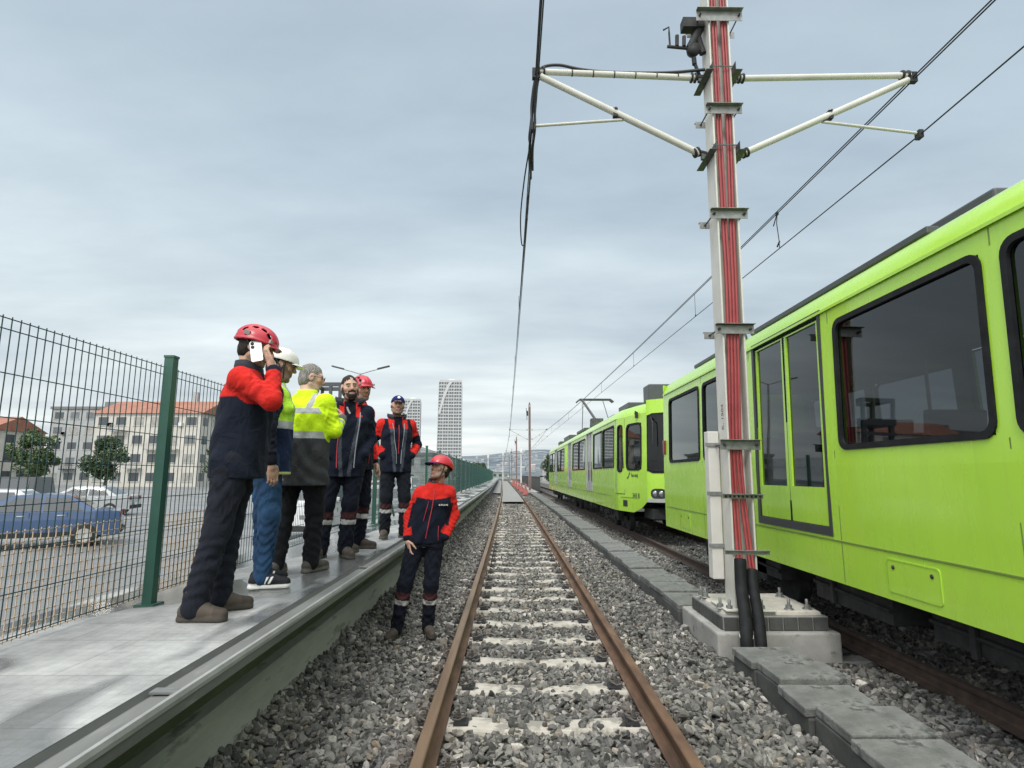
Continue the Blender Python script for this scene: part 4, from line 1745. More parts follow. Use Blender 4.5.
# front end: rows of the cab front from side to side
def front_pt(x, z, out=0.0):
    """cab front at lateral fraction x (-1..1)"""
    w0 = W2 - FT.xo(.5)
    zz = max(0, z - 1.45)
    y = .50 * (1 - math.cos(x * PI / 2)) - .06 * (1 - abs(x)) * (1.6 - min(1.6, zz)) / 1.6
    w = w0 - max(0, z - 1.6) * .028
    return (x * (w + out * .3), y - out, z)


zs = [.90, 1.0, 1.25, 1.5, 1.9, 2.4, 2.8, 2.98, 3.1, 3.22, 3.32]
cols = []
nx_ = 24
for k in range(nx_ + 1):
    x = -1 + 2 * k / nx_
    cols.append([front_pt(x, z) for z in zs])
side_l = [FT.P(.52, min(z, ZT), -.002, -1) for z in zs]
side_r = [FT.P(.52, min(z, ZT), -.002, 1) for z in zs]
mb = MB()
mb.loft([side_l] + cols + [side_r], False, 0, True)
top = [c[-1] for c in cols]
mb.loft([top, [(x * .99, max(y + .02, .62), 3.335) for x, y, z in top]], False, 0, True)
mb.build('cab_front', M['lime'], FT.root, fixnormals=False)
# windscreen wrapping round the front
wx = [-.97 + 1.94 * k / 20 for k in range(21)]
mb = MB()
mb.loft([[front_pt(x, z, .014) for z in (1.62 if abs(x) < .9 else 1.72, 2.0, 2.5, 2.94 if abs(x) < .9 else 2.88)] for x in wx], False, 0, True)
ws = mb.build('windscreen', M['screen_glass'], FT.root, fixnormals=False)
mb = MB()
mb.loft([[front_pt(x, z, .008) for z in (1.57 if abs(x) < .9 else 1.62, 2.99 if abs(x) < .9 else 2.95)] for x in [-.995] + wx + [.995]], False, 0, True)
mb.build('windscreen_seal', M['black_rubber'], FT.root, fixnormals=False)
mb = MB()
for x0, x1 in ((-.25, -.62), (.25, .62)):
    mb.tube([front_pt(x0, 1.58, .03), front_pt((x0 + x1) / 2, 2.2, .05), front_pt(x1, 2.75, .03)], .012, 6)
mb.tube([front_pt(-.9, 2.9, .02), front_pt(-.86, 2.75, .14), front_pt(-.86, 2.2, .16)], .012, 6)
mb.build('wiper', M['cable_black'], FT.root)
for s in (-1, 1):
    mb = MB()
    pts = []
    for cxx, czz in rr_pts(.60, .93, .985, 1.215, .10):
        pts.append((cxx, czz))
    mb.add([front_pt(s * x, z, .012) for x, z in pts], [tuple(range(len(pts)))])
    mb.loft([[front_pt(s * x, z, .0) for x, z in pts], [front_pt(s * x, z, .012) for x, z in pts]], True)
    hl = mb.build('headlight', M['blind_dark'], FT.root)
    mb = MB()
    for xx in (.70, .83):
        p = front_pt(s * xx, 1.10, .016)
        mb.lathe(p, [(.0, .01), (.05, .008), (.065, -.004)], 16, (s * .3, -1, 0))
    mb.build('lens', M['lamp_glass'], hl)
mb = MB()
mb.loft([[front_pt(x, .985, .03), front_pt(x, .985, .06), front_pt(x, .90, .06), front_pt(x, .90, .0)] for x in [-1 + 2 * k / 16 for k in range(17)]], False)
mb.build('bumper', M['tram_silver'], FT.root, fixnormals=False)
mb = MB()
mb.box((0, -.35, .62), (.36, .5, .26))
mb.box((0, -.7, .62), (.24, .4, .18))
mb.box((0, .9, .62), (1.6, .9, .25))
mb.build('coupler', M['black_iron'], FT.root, .02)
mb = MB()
mb.box((0, 1.15, 3.56), (1.40, .60, .42))
mb.build('roof_box', M['dark_grey_paint'], FT.root, .03)
for u, w_, l_, h_ in ((3.3, 1.5, 1.4, .16), (6.2, 1.2, 1.2, .14), (19.0, 1.5, 2.4, .30), (21.6, 1.2, 1.4, .4), (25.5, 1.2, 1.4, .35)):
    mb = MB()
    mb.box((-.1, u, 3.37 + h_ / 2), (w_, l_, h_))
    mb.build('roof_box', M['dark_grey_paint'], FT.root, .02)
mb = MB()
mb.box((-.85, 12.0, 3.42), (.3, 2.6, .12))
mb.build('roof_rail', M['dark_grey_paint'], FT.root, .02)
# pantograph above the joint
pu = 14.2
mb = MB()
mb.box((0, pu, 3.48), (1.5, 1.6, .10))
mb.tube([(-.62, pu - .2, 5.04), (-.35, pu - 2.6, 3.85)], .06, 6)
mb.tube([(-.35, pu - 2.6, 3.85), (-.25, pu - .9, 3.52)], .06, 6)
mb.box((-.35, pu - 2.7, 3.72), (.5, .5, .4))
mb.box((-.45, pu - 4.2, 3.50), (.6, 1.6, .2))
mb.tube([(.35, pu - .2, 5.05), (.35, pu - 2.2, 3.6)], .018, 5)
mb.tube([(-.55, pu + .1, 5.0), (-.60, pu + .2, 3.6)], .018, 5)
pg = mb.build('pantograph', M['galv_dark'], FT.root)
mb = MB()
for d in (-.16, .16):
    mb.tube([(-.88, pu + d, 4.97), (-.72, pu + d, 5.10), (.72, pu + d, 5.10), (.88, pu + d, 4.97)], .04, 6)
mb.tube([(-.4, pu - .16, 5.09), (-.4, pu + .16, 5.09)], .02, 6)
mb.tube([(.4, pu - .16, 5.09), (.4, pu + .16, 5.09)], .02, 6)
mb.build('collector_head', M['galv_dark'], pg)
# small parts: mirror bracket above the cab window, lettering, number
mb = MB()
p = FT.P(.95, 3.0, .03, -1)
mb.box(p, (.06, .10, .14))
mb.tube([FT.P(.95, 3.06, .0), FT.P(.95, 3.10, .06), FT.P(.92, 3.03, .08)], .014, 6)
mb.tube([FT.P(1.70, 1.7, .02), FT.P(1.70, 2.4, .05)], .012, 6)
mb.build('cab_fitting', M['cable_black'], FT.root)


def side_text(name, body, u, z, size, bold=.002, mat='ink'):
    p = FT.P(u, z, .003, -1)
    ang = math.atan2(FT.P(u + .3, z)[0] - FT.P(u - .3, z)[0], .6)
    Mx = Matrix.Translation(p) @ Matrix.Rotation(-ang, 4, 'Z') @ Matrix.Rotation(-PI / 2, 4, 'Z') @ Matrix.Rotation(PI / 2, 4, 'X')
    return text_mesh(name, body, size, M[mat], FT.root, Mx, .0005, bold)


side_text('fleet_number', '343 8', 1.08, 1.02, .17, .004)
side_text('side_lettering', 'Burulaş', 1.12, 1.52, .12, .002)
mb = MB()
q = [(1.46, 1.45), (1.54, 1.43), (1.53, 1.47), (1.47, 1.50), (1.41, 1.58), (1.36, 1.60), (1.37, 1.56), (1.42, 1.52)]
mb.add([FT.P(u, z, .003, -1) for u, z in q], [tuple(range(len(q)))])
mb.build('swoosh_emblem', M['ink'], FT.root, fixnormals=False)
# ---------------------------------------------------------------- fence, car park, towers, hills
FX = -2.27
fence = empty('mesh_fence', (0, 0, 0), label='green welded mesh fence along the outer edge of the walkway', cat='fence')
FH = 1.52
post_y = [9.8 - 12.0 + 3.0 * k for k in range(40)]
post_y = [y + .0 for y in post_y]
mb = MB()


def f_post(y, r=.03):
    mb = MB()
    mb.bx(-r, r, -r, r, 0, FH + .05)
    mb.bx(-r - .004, r + .004, -r - .004, r + .004, FH + .05, FH + .065)
    mb.bx(-.06, .06, -.06, .06, 0, .008)
    return mb


p0 = f_post(0).build('post', M['fence_green'], fence)
for k, y in enumerate(post_y):
    p = p0 if k == 0 else p0.copy()
    if k:
        C.objects.link(p)
    p.location = (FX + cx(y), y, WALK_Z)
p = p0.copy()
C.objects.link(p)
p.location = (FX + .10, 9.77, WALK_Z)
# diagonal stays at the tension post
mb = MB()
mb.tube([(FX, 9.8, WALK_Z + 1.35), (FX, 8.25, WALK_Z + .03)], .022, 8)
mb.build('stay', M['fence_green'], fence)
mb = MB()
mb.tube([(FX, 9.83, WALK_Z + 1.35), (FX, 11.4, WALK_Z + .03)], .022, 8)
mb.build('stay', M['fence_green'], fence)


def mesh_panel(y0, y1):
    mb = MB()
    r = .0019
    n = int((y1 - y0) / .05)
    for k in range(1, n):
        y = y0 + (y1 - y0) * k / n
        x = FX + cx(y) - .036
        vs = [(x - r, y - r, WALK_Z + .05), (x + r, y - r, WALK_Z + .05), (x + r, y + r, WALK_Z + .05), (x - r, y + r, WALK_Z + .05)]
        mb.loft([vs, [(a, b_, WALK_Z + FH) for a, b_, c in vs]], True)
    for z in [.06 + .2 * k for k in range(8)] + [FH - .01]:
        r2 = .0022
        rg = []
        for y in (y0, (y0 + y1) / 2, y1):
            x = FX + cx(y) - .0402
            rg.append([(x - r2, y, WALK_Z + z - r2), (x + r2, y, WALK_Z + z - r2), (x + r2, y, WALK_Z + z + r2), (x - r2, y, WALK_Z + z + r2)])
        mb.loft(rg, True)
    return mb.build('mesh_panel', M['fence_wire'], fence, fixnormals=False)


for k in range(len(post_y) - 1):
    mesh_panel(post_y[k], post_y[k + 1])

# orange debris netting low behind the fence near the first men
m, nt, b = new_mat('netting')
b.inputs['Base Color'].default_value = (.55, .42, .30, 1)
b.inputs['Roughness'].default_value = .8
mb = MB()
for k in range(70):
    y = 1.6 + k * .05
    mb.box((FX - .10, y, WALK_Z + .28), (.004, .004, .52))
for k in range(11):
    mb.box((FX - .10, 3.35, WALK_Z + .03 + k * .05), (.004, 3.5, .004))
tag(mb.build('debris_netting', m), 'pale orange plastic netting low behind the fence beside the first men', 'netting')

# ---- car park surface
m, nt, b = new_mat('car_park')
v = coords(nt)
col = ramp(nt, noise(nt, v, .35, 8, .65), [(.3, (.11, .113, .113)), (.5, (.165, .168, .168)), (.7, (.25, .253, .25))])
nt.links.new(col, b.inputs['Base Color'])
mr = N(nt, 'ShaderNodeMapRange')
mr.inputs['To Min'].default_value = .15
mr.inputs['To Max'].default_value = .95
nt.links.new(noise(nt, v, .5, 3), mr.inputs[0])
nt.links.new(mr.outputs[0], b.inputs['Roughness'])
mb = MB()
mb.add([(-90, -20, -.42), (-2.75, -20, -.42), (-2.75, 60, -.42), (-4.5, 110, -.42), (-90, 110, -.42)], [(0, 1, 2, 3, 4)])
tag(mb.build('car_park', m), kind='structure')

noisy('tyre', (.012, .012, .012), (.025, .025, .024), 10, (.7, .9), 0, .1)
paints = {'white': (.62, .63, .63), 'silver': (.33, .34, .35), 'dark': (.03, .033, .038), 'blue': (.04, .08, .17), 'red': (.32, .03, .03)}
for k, c in paints.items():
    noisy('car_' + k, tuple(np.array(c) * .9), tuple(np.array(c) * 1.06), 2, (.25, .38), 0, 0)
    MATS['car_' + k].node_tree.nodes['Principled BSDF'].inputs['Coat Weight'].default_value = .6


def car(kind, paint, label, loc, rz):
    """small hatchback or van from cross sections, glass set in, wheels in arches"""
    t = empty('parked_car', loc, rz, label=label, cat='car', group='cars parked beyond the fence')
    L, W, H = (4.1, 1.74, 1.48) if kind == 'hatch' else ((4.6, 1.85, 1.86) if kind == 'van' else (4.5, 1.78, 1.44))
    hw = W / 2
    if kind == 'hatch':
        prof = [(-2.05, .55), (-2.03, .86), (-1.75, .93), (-1.05, .99), (-.40, 1.44), (.2, 1.48), (1.2, 1.45), (1.85, 1.0), (2.03, .92), (2.05, .5)]
    elif kind == 'van':
        prof = [(-2.3, .55), (-2.28, .95), (-1.8, 1.05), (-1.35, 1.12), (-.75, 1.80), (.2, 1.86), (2.15, 1.84), (2.26, 1.1), (2.3, .95), (2.3, .5)]
    else:
        prof = [(-2.25, .5), (-2.23, .80), (-1.8, .88), (-1.0, .94), (-.25, 1.40), (.35, 1.44), (1.0, 1.40), (1.65, .99), (2.2, .94), (2.25, .5)]
    rings = []
    for x, z in prof:
        f = 1 - .22 * max(0, (z - .95)) / (H - .95) if z > .95 else 1
        e = .90 if abs(x) > L / 2 - .08 else 1
        rings.append([(x, -hw * e, .30), (x, -hw * e * 1.0, min(z, .75)), (x, -hw * e * (.98), min(z, .95)), (x, -hw * f * e * .98, z), (x, hw * f * e * .98, z), (x, hw * e * .98, min(z, .95)), (x, hw * e, min(z, .75)), (x, hw * e, .30)])
    mb = MB()
    mb.loft(rings, True, 0, False, True)
    mb.build('body', M['car_' + paint], t, .04)
    # glass
    zt = H - .10
    zb = .98 if kind != 'van' else 1.12
    xa = [p for p in prof if p[1] > .93]
    wins = {'hatch': [(-.78, -.28, .52, .52), (.58, .58, 1.32, 1.10)], 'van': [(-1.02, -.62, .10, .10), (.18, .18, 1.9, 1.88)], 'sedan': [(-.72, -.12, .42, .42), (.48, .48, 1.35, 1.02)]}[kind]
    for s in (-1, 1):
        for a, a2, b2, b1 in wins:
            mb = MB()
            y0_ = s * (hw * .98 + .006)
            y1_ = s * (hw * (1 - .22 * (zt - .95) / (H - .95)) * .98 + .006)
            mb.add([(a, y0_, zb), (b2, y0_, zb), (b1, y1_, zt), (a2, y1_, zt)], [(0, 1, 2, 3)])
            mb.build('side_window', M['car_glass'], t)
    for (x0, z0), (x1, z1), nm in (((prof[3][0], prof[3][1]), (prof[4][0], prof[4][1]), 'windscreen'), ((prof[7][0], prof[7][1]), (prof[6][0], prof[6][1]), 'rear_window')):
        mb = MB()
        n = Vector((z1 - z0, 0, -(x1 - x0))).normalized() * (-.008 if nm == 'windscreen' else .008)
        f0, f1 = hw * .86, hw * .72
        a0, a1 = .08, .90
        q = [(x0 + (x1 - x0) * a0 + n.x, -f0, z0 + (z1 - z0) * a0 + abs(n.z)), (x0 + (x1 - x0) * a0 + n.x, f0, z0 + (z1 - z0) * a0 + abs(n.z)), (x0 + (x1 - x0) * a1 + n.x, f1, z0 + (z1 - z0) * a1 + abs(n.z)), (x0 + (x1 - x0) * a1 + n.x, -f1, z0 + (z1 - z0) * a1 + abs(n.z))]
        mb.add(q, [(0, 1, 2, 3)])
        mb.build(nm, M['car_glass'], t)
    for x in (-L / 2 + .80, L / 2 - .82):
        for s in (-1, 1):
            mb = MB()
            mb.lathe((x, s * (hw - .07), .31), [(.19, -.10), (.29, -.10), (.31, -.07), (.31, .07), (.29, .085), (.19, .085)], 20, (0, s, 0))
            wl = mb.build('wheel', M['tyre'], t)
            mb = MB()
            mb.lathe((x, s * (hw - .07), .31), [(.0, .07), (.06, .075), (.19, .082)], 14, (0, s, 0))
            mb.build('rim', M['tram_silver'], wl)
    for s in (-1, 1):
        mb = MB()
        mb.box((prof[3][0] + .32, s * (hw + .09), 1.02 if kind != 'van' else 1.2), (.10, .20, .15))
        mb.build('mirror', M['car_' + paint], t, .03)
        mb = MB()
        mb.box((0, s * (hw + .004), .36), (L * .56, .02, .12))
        mb.build('sill_trim', M['tyre'], t)
        for xx in (-.72, .20, 1.02):
            mb = MB()
            mb.box((xx, s * (hw * .985 + .004), .66), (.012, .012, .56))
            mb.build('door_gap', M['tyre'], t)
        for xx in (.02, .88):
            mb = MB()
            mb.box((xx, s * (hw * .98 + .012), .86), (.17, .03, .03))
            mb.build('door_handle', M['tram_silver'], t, .008)
    for xx in (-L / 2 + .0, L / 2 - .0):
        mb = MB()
        mb.box((xx, 0, .42), (.09, W * .86, .16))
        mb.build('bumper_trim', M['tyre'], t, .02)
        mb = MB()
        mb.box((xx + (.05 if xx > 0 else -.05), 0, .56), (.02, .5, .11))
        mb.build('number_plate', M['white_paint'], t)
    for s in (-1, 1):
        mb = MB()
        mb.box((-L / 2 + .06, s * hw * .70, .74), (.12, .34, .14))
        mb.build('headlight', M['lamp_glass'], t, .02)
        mb = MB()
        mb.box((L / 2 - .05, s * hw * .74, .84), (.10, .24, .18))
        mb.build('tail_light', M['lamp_red'], t, .02)
    return t


cars = [
    ('van', 'white', 'white van parked nearest the fence behind the bearded man', (-6.3, 19.5), 82),
    ('hatch', 'silver', 'silver hatchback parked beyond the fence behind the man in the blue cap', (-5.3, 24.5), 95),
    ('sedan', 'white', 'white saloon car seen through the fence right of the green post', (-6.6, 30), 88),
    ('hatch', 'dark', 'dark hatchback parked past the white saloon', (-9.2, 30.5), 86),
    ('sedan', 'silver', 'silver saloon in the second row of the car park', (-11.8, 31), 91),
    ('van', 'white', 'white van far along the fence behind the standing man', (-7.6, 41), 90),
    ('hatch', 'red', 'small red hatchback far along the fence', (-10.2, 42), 87),
    ('sedan', 'dark', 'dark saloon in the far row', (-12.9, 42), 92),
    ('sedan', 'blue', 'blue saloon in the car park left of the men', (-13.5, 16.5), 30),
    ('hatch', 'white', 'white hatchback in the car park left of the men', (-18, 20), 24),
    ('sedan', 'silver', 'silver saloon behind the blue saloon at the far left', (-21.0, 29), 15),
    ('van', 'dark', 'dark van standing at the far left end of the car park', (-27, 31), 8),
    ('hatch', 'silver', 'silver hatchback close to the low grey building', (-9.5, 55), 90),
    ('sedan', 'white', 'white saloon close to the low grey building', (-13, 55), 88),
]
for kd, pt, lb, (x, y), a in cars:
    car(kd, pt, lb, (x, y, -.42), R(a))


# ---- buildings
def facade_mat(name, c1, c2):
    noisy(name, c1, c2, .6, (.7, .95), 0, .1, 8, .02)


facade_mat('plaster_grey', (.30, .31, .31), (.38, .39, .385))
facade_mat('plaster_cream', (.46, .44, .39), (.55, .53, .48))
facade_mat('plaster_green', (.20, .25, .23), (.27, .32, .30))
facade_mat('roof_red', (.24, .10, .065), (.32, .15, .10))
facade_mat('roof_flat', (.14, .14, .14), (.20, .20, .20))
m, nt, b = new_mat('win_dark')
b.inputs['Base Color'].default_value = (.05, .06, .07, 1)
b.inputs['Roughness'].default_value = .12


noisy('win_curtain', (.22, .22, .20), (.36, .35, .32), 1.4, (.2, .4))
noisy('win_blind', (.10, .11, .12), (.16, .17, .18), 1.2, (.15, .3))


def block(x, y, w, d, h, mat, rmat, floors, bays, label, gable=False, rz=0, base=-.6):
    t = empty('building', (x, y, base), rz, label=label, cat='building')
    fh = h / floors
    bw = w / bays
    mb = MB()
    mb.bx(-w / 2, w / 2, -d / 2, d / 2, 0, h)
    mb.build('wall', M[mat], t)
    mb = MB()
    if gable:
        mb.add([(-w / 2 - .4, -d / 2 - .4, h + .01), (w / 2 + .4, -d / 2 - .4, h + .01), (w / 2 + .4, d / 2 + .4, h + .01), (-w / 2 - .4, d / 2 + .4, h + .01), (-w / 2 - .4, 0, h + d * .22), (w / 2 + .4, 0, h + d * .22)], [(0, 1, 5, 4), (3, 4, 5, 2), (0, 4, 3), (1, 2, 5), (0, 3, 2, 1)])
    else:
        mb.bx(-w / 2 - .25, w / 2 + .25, -d / 2 - .25, d / 2 + .25, h + .01, h + .55)
        mb.bx(-w * .12, w * .1, -d * .15, d * .15, h + .55, h + 2.2)
    mb.build('roof', M[rmat], t)
    cnt = 0
    w_list = []
    for f in range(floors):
        for k in range(bays):
            w_list.append((-w / 2 + bw * (k + .5), -d / 2, f))
        nb = max(1, int(d / bw))
        for k in range(nb):
            w_list.append((None, -d / 2 + d / nb * (k + .5), f))
    over = len(w_list) > 100
    mb_all = MB()
    for (wx_, wy_, f) in w_list:
        z = fh * f + fh * .35
        mb = mb_all if over else MB()
        if wx_ is not None:
            mb.bx(wx_ - bw * .28, wx_ + bw * .28, -d / 2 - .03, -d / 2 + .05, z, z + fh * .45)
            mb.bx(wx_ - bw * .32, wx_ + bw * .32, -d / 2 - .12, -d / 2 - .031, z - .12, z - .02, 1)
        else:
            mb.bx(w / 2 - .05, w / 2 + .03, wy_ - bw * .28, wy_ + bw * .28, z, z + fh * .45)
        if not over:
            wm = ['win_dark', 'win_dark', 'win_curtain', 'win_blind'][(len(w_list) * 7 + int(z * 13) + int((wx_ or wy_) * 31)) % 4]
            mb.build('window', [M[wm], M['plaster_cream']], t)
    rb = random.Random(int(x * 7 + y))
    for k in range(4):
        mb = MB()
        xx, zz = -w / 2 + bw * (rb.randrange(bays) + .5), fh * (rb.randrange(floors)) + .05
        mb.bx(xx - bw * .42, xx + bw * .42, -d / 2 - 1.1, -d / 2 - .13, zz, zz + .14)
        for q in range(9):
            px_ = xx - bw * .40 + bw * .80 * q / 8
            mb.bx(px_ - .02, px_ + .02, -d / 2 - 1.08, -d / 2 - 1.04, zz + .14, zz + 1.0)
        mb.bx(xx - bw * .42, xx + bw * .42, -d / 2 - 1.09, -d / 2 - 1.03, zz + 1.0, zz + 1.06)
        mb.build('balcony', M['plaster_grey'], t)
    for k in range(5):
        mb = MB()
        xx, zz = -w / 2 + bw * (rb.randrange(bays) + .92), fh * (rb.randrange(floors) + .3)
        mb.bx(xx - .4, xx + .4, -d / 2 - .38, -d / 2 - .02, zz, zz + .6)
        mb.build('air_conditioner', M['pole_white'], t, .03)
    mb = MB()
    mb.bx(w * .22, w * .22 + .8, -.4, .4, h + .3, h + 2.6 + (d * .15 if gable else 0))
    mb.build('chimney', M['plaster_grey'], t)
    if over:
        tag(mb_all.build('window_grid', [M['win_dark'], M['plaster_cream']], t), kind='stuff')
    return t


block(-22.5, 112, 16, 12, 5.6, 'plaster_grey', 'roof_flat', 2, 6, 'low grey two storey building behind the fence between the cap man and the tower')
block(-42, 130, 15, 12, 8.5, 'plaster_green', 'roof_flat', 3, 5, 'greenish three storey block behind the man in the blue cap')
block(-62, 105, 18, 13, 12.5, 'plaster_cream', 'roof_red', 4, 6, 'cream apartment block with red roof left behind the men', True)
block(-88, 130, 20, 14, 16, 'plaster_grey', 'roof_flat', 5, 6, 'grey five storey apartment block at the far left')
block(-112, 120, 20, 14, 11, 'plaster_cream', 'roof_red', 3, 6, 'cream house with red roof at the left edge', True)
block(-30, 260, 26, 14, 3.6, 'plaster_cream', 'roof_red', 1, 8, 'long cream building with red roof far beyond the fence', True)
block(-17, 360, 30, 16, 3.4, 'plaster_green', 'roof_flat', 1, 9, 'pale grey hall in the distance beyond the end of the fence')
block(23.5, 230, 24, 16, 5.0, 'plaster_grey', 'roof_flat', 2, 8, 'dark grey hall beyond the rear of the far tram')


def tower(x, y, w, d, h, floors, bays, label, rz, flip_=1):
    """slim white high-rise: dark glazing behind a raster of slabs and fins, a curved white blade across the front"""
    t = empty('tower_block', (x, y, -.6), rz, label=label, cat='tower')
    fh = h / floors

    def half(z, side):
        k = z / h
        return w / 2 * (1 - .10 * k) if side < 0 else w / 2 * (1 - .02 * k)

    mb = MB()
    mb.loft([[(-half(z, -1) + .3, -d / 2 + .35, z), (half(z, 1) - .3, -d / 2 + .35, z), (half(z, 1) - .3, d / 2 - .35, z), (-half(z, -1) + .3, d / 2 - .35, z)] for z in [0, h * .5, h]], True, 0, False, True)
    mb.build('glazing', M['win_tower'], t)
    mb = MB()
    for f in range(floors + 1):
        z = f * fh
        mb.bx(-half(z, -1), half(z, 1), -d / 2, d / 2, z - fh * .17, z + fh * .17)
    mb.build('floor_slabs', M['tower_white'], t)
    mb = MB()
    for k in range(bays + 1):
        u = k / bays
        ww = w / bays * (.14 if k % 2 else .26)
        for yy in (-d / 2 - .12, d / 2 + .12):
            mb.loft([[(-half(z, -1) + (half(z, -1) + half(z, 1)) * u - ww / 2, yy - .1, z), (-half(z, -1) + (half(z, -1) + half(z, 1)) * u + ww / 2, yy - .1, z), (-half(z, -1) + (half(z, -1) + half(z, 1)) * u + ww / 2, yy + .1, z), (-half(z, -1) + (half(z, -1) + half(z, 1)) * u - ww / 2, yy + .1, z)] for z in (0, h)], True, 0, False, True)
    for k in range(4):
        yy = -d / 2 + d * k / 3
        for s in (-1, 1):
            mb.loft([[(s * half(z, s) - .2 + s * .1, yy - .5, z), (s * half(z, s) + .2 + s * .1, yy - .5, z), (s * half(z, s) + .2 + s * .1, yy + .5, z), (s * half(z, s) - .2 + s * .1, yy + .5, z)] for z in (0, h)], True, 0, False, True)
    mb.build('facade_fins', M['tower_white'], t)
    # curved blade from the roof down the left edge
    mb = MB()
    rg = []
    for k in range(15):
        q = k / 14
        z = h * (1.0 - .34 * q)
        xx = flip_ * (w * .08 - w * .50 * (q ** .62))
        ww = w * (.045 + .02 * (1 - q))
        rg.append([(xx - ww, -d / 2 - .5, z), (xx + ww, -d / 2 - .5, z), (xx + ww, -d / 2 - .25, z), (xx - ww, -d / 2 - .25, z)])
    mb.loft(rg, True, 0, False, True)
    mb.build('facade_blade', M['tower_white'], t)
    mb = MB()
    mb.bx(-w * .44, w * .49, -d / 2, d / 2, h + .6, h + 1.6)
    mb.loft([[(-w * .15, -d * .3, h + 1.6), (w * .3, -d * .3, h + 1.6), (w * .3, d * .3, h + 1.6), (-w * .15, d * .3, h + 1.6)], [(0, -d * .1, h + 3.6), (w * .15, -d * .1, h + 3.6), (w * .15, d * .1, h + 3.6), (0, d * .1, h + 3.6)]], True, 0, False, True)
    mb.tube([(w * .06, 0, h + 3.4), (w * .06, 0, h + 6)], .2, 6)
    mb.build('roof_crown', M['tower_white'], t)
    return t


facade_mat('tower_white', (.44, .455, .46), (.50, .515, .52))
facade_mat('win_tower', (.13, .145, .155), (.20, .215, .225))
tower(-53.8, 500, 20.5, 20, 81, 29, 9, 'tall white high-rise tower right of the man in the blue cap, alone against the sky', R(4))
tower(-97.5, 560, 17.5, 17, 73, 25, 7, 'second white tower half hidden behind the man in the blue cap', R(6), 1)

# ---- street lamp with two arms, steel gantry
lamp = empty('street_lamp', (-8.75, 33, -.42), label='street lamp with two spreading arms above the heads of the men', cat='street lamp')
mb = MB()
mb.tube([(0, 0, 0), (0, 0, 3), (0, 0, 7.74)], [.11, .09, .05], 10)
mb.build('pole', M['galv'], lamp)
for s in (-1, 1):
    mb = MB()
    mb.tube([(0, 0, 7.7), (s * .5, 0, 7.86), (s * 1.5, 0, 8.12)], .028, 8)
    ar = mb.build('arm', M['galv'], lamp)
    mb = MB()
    mb.box((s * 1.32, 0, 8.095), (.72, .22, .08), Matrix.Rotation(-s * .24, 3, 'Y'))
    mb.build('lantern', M['dark_grey_paint'], ar, .02)
gan = empty('steel_frame', (-6.05, 19.2, -.66), label='dark grey steel frame with railing standing behind the men', cat='steel frame')
mb = MB()
for x in (-.42, .42):
    for y in (-.5, .5):
        mb.bx(x - .06, x + .06, y - .06, y + .06, 0, 4.3)
mb.build('leg', M['dark_grey_paint'], gan)
mb = MB()
mb.bx(-.52, .52, -.6, .6, 4.28, 4.5)
mb.bx(-.52, .52, -.62, -.56, 3.95, 4.05)
mb.build('deck', M['dark_grey_paint'], gan)
mb = MB()
for x in (-.46, .15, .46):
    for y in (-.52, .52):
        mb.bx(x - .045, x + .045, y - .045, y + .045, 4.5, 5.05)
for y in (-.52, .52):
    mb.bx(-.5, .5, y - .05, y + .05, 5.05, 5.17)
for x in (-.46, .46):
    mb.bx(x - .05, x + .05, -.47, .47, 5.055, 5.165)
mb.build('railing', M['dark_grey_paint'], gan)

# ---- masts and signal posts near the end of the line, barriers, far wall
for (x, y, h, lb) in ((2.2, 82, 5.6, 'plain white post right of the track, nearer of two'), (-.2, 150, 7.5, 'plain white post far down the line'), (-4.9, 120, 6.0, 'short white post beside the end of the fence')):
    t = empty('white_post', (x + (cx(y) if x > -3 else 0), y, -.2), label=lb, cat='post')
    mb = MB()
    mb.tube([(0, 0, 0), (0, 0, h)], [.11, .07], 8)
    mb.build('pole', M['pole_white'], t)
    mb = MB()
    mb.box((0, -.1, h - .5), (.34, .2, .6))
    mb.build('sign_box', M['pole_white'], t, .03)


noisy('barrier_red', (.30, .085, .07), (.38, .12, .10), 3)


def barrier(x, y, k):
    t = empty('red_barrier', (x + cx(y), y, -.1), R(85 + k * 5), label='red and white plastic barrier in the row beside the distant track', cat='barrier', group='red and white barriers beside the track')
    mb = MB()
    mb.loft([[(-.6, -.22, 0), (.6, -.22, 0), (.6, .22, 0), (-.6, .22, 0)], [(-.58, -.18, .2), (.58, -.18, .2), (.58, .18, .2), (-.58, .18, .2)], [(-.56, -.07, .35), (.56, -.07, .35), (.56, .07, .35), (-.56, .07, .35)], [(-.56, -.06, .8), (.56, -.06, .8), (.56, .06, .8), (-.56, .06, .8)]], True, 0, False, True)
    mb.build('body', M['barrier_red'], t, .02)
    mb = MB()
    mb.bx(-.45, .45, -.095, -.08, .45, .70)
    mb.bx(-.45, .45, .08, .095, .45, .70)
    mb.build('white_panel', M['white_paint'], t)
    return t


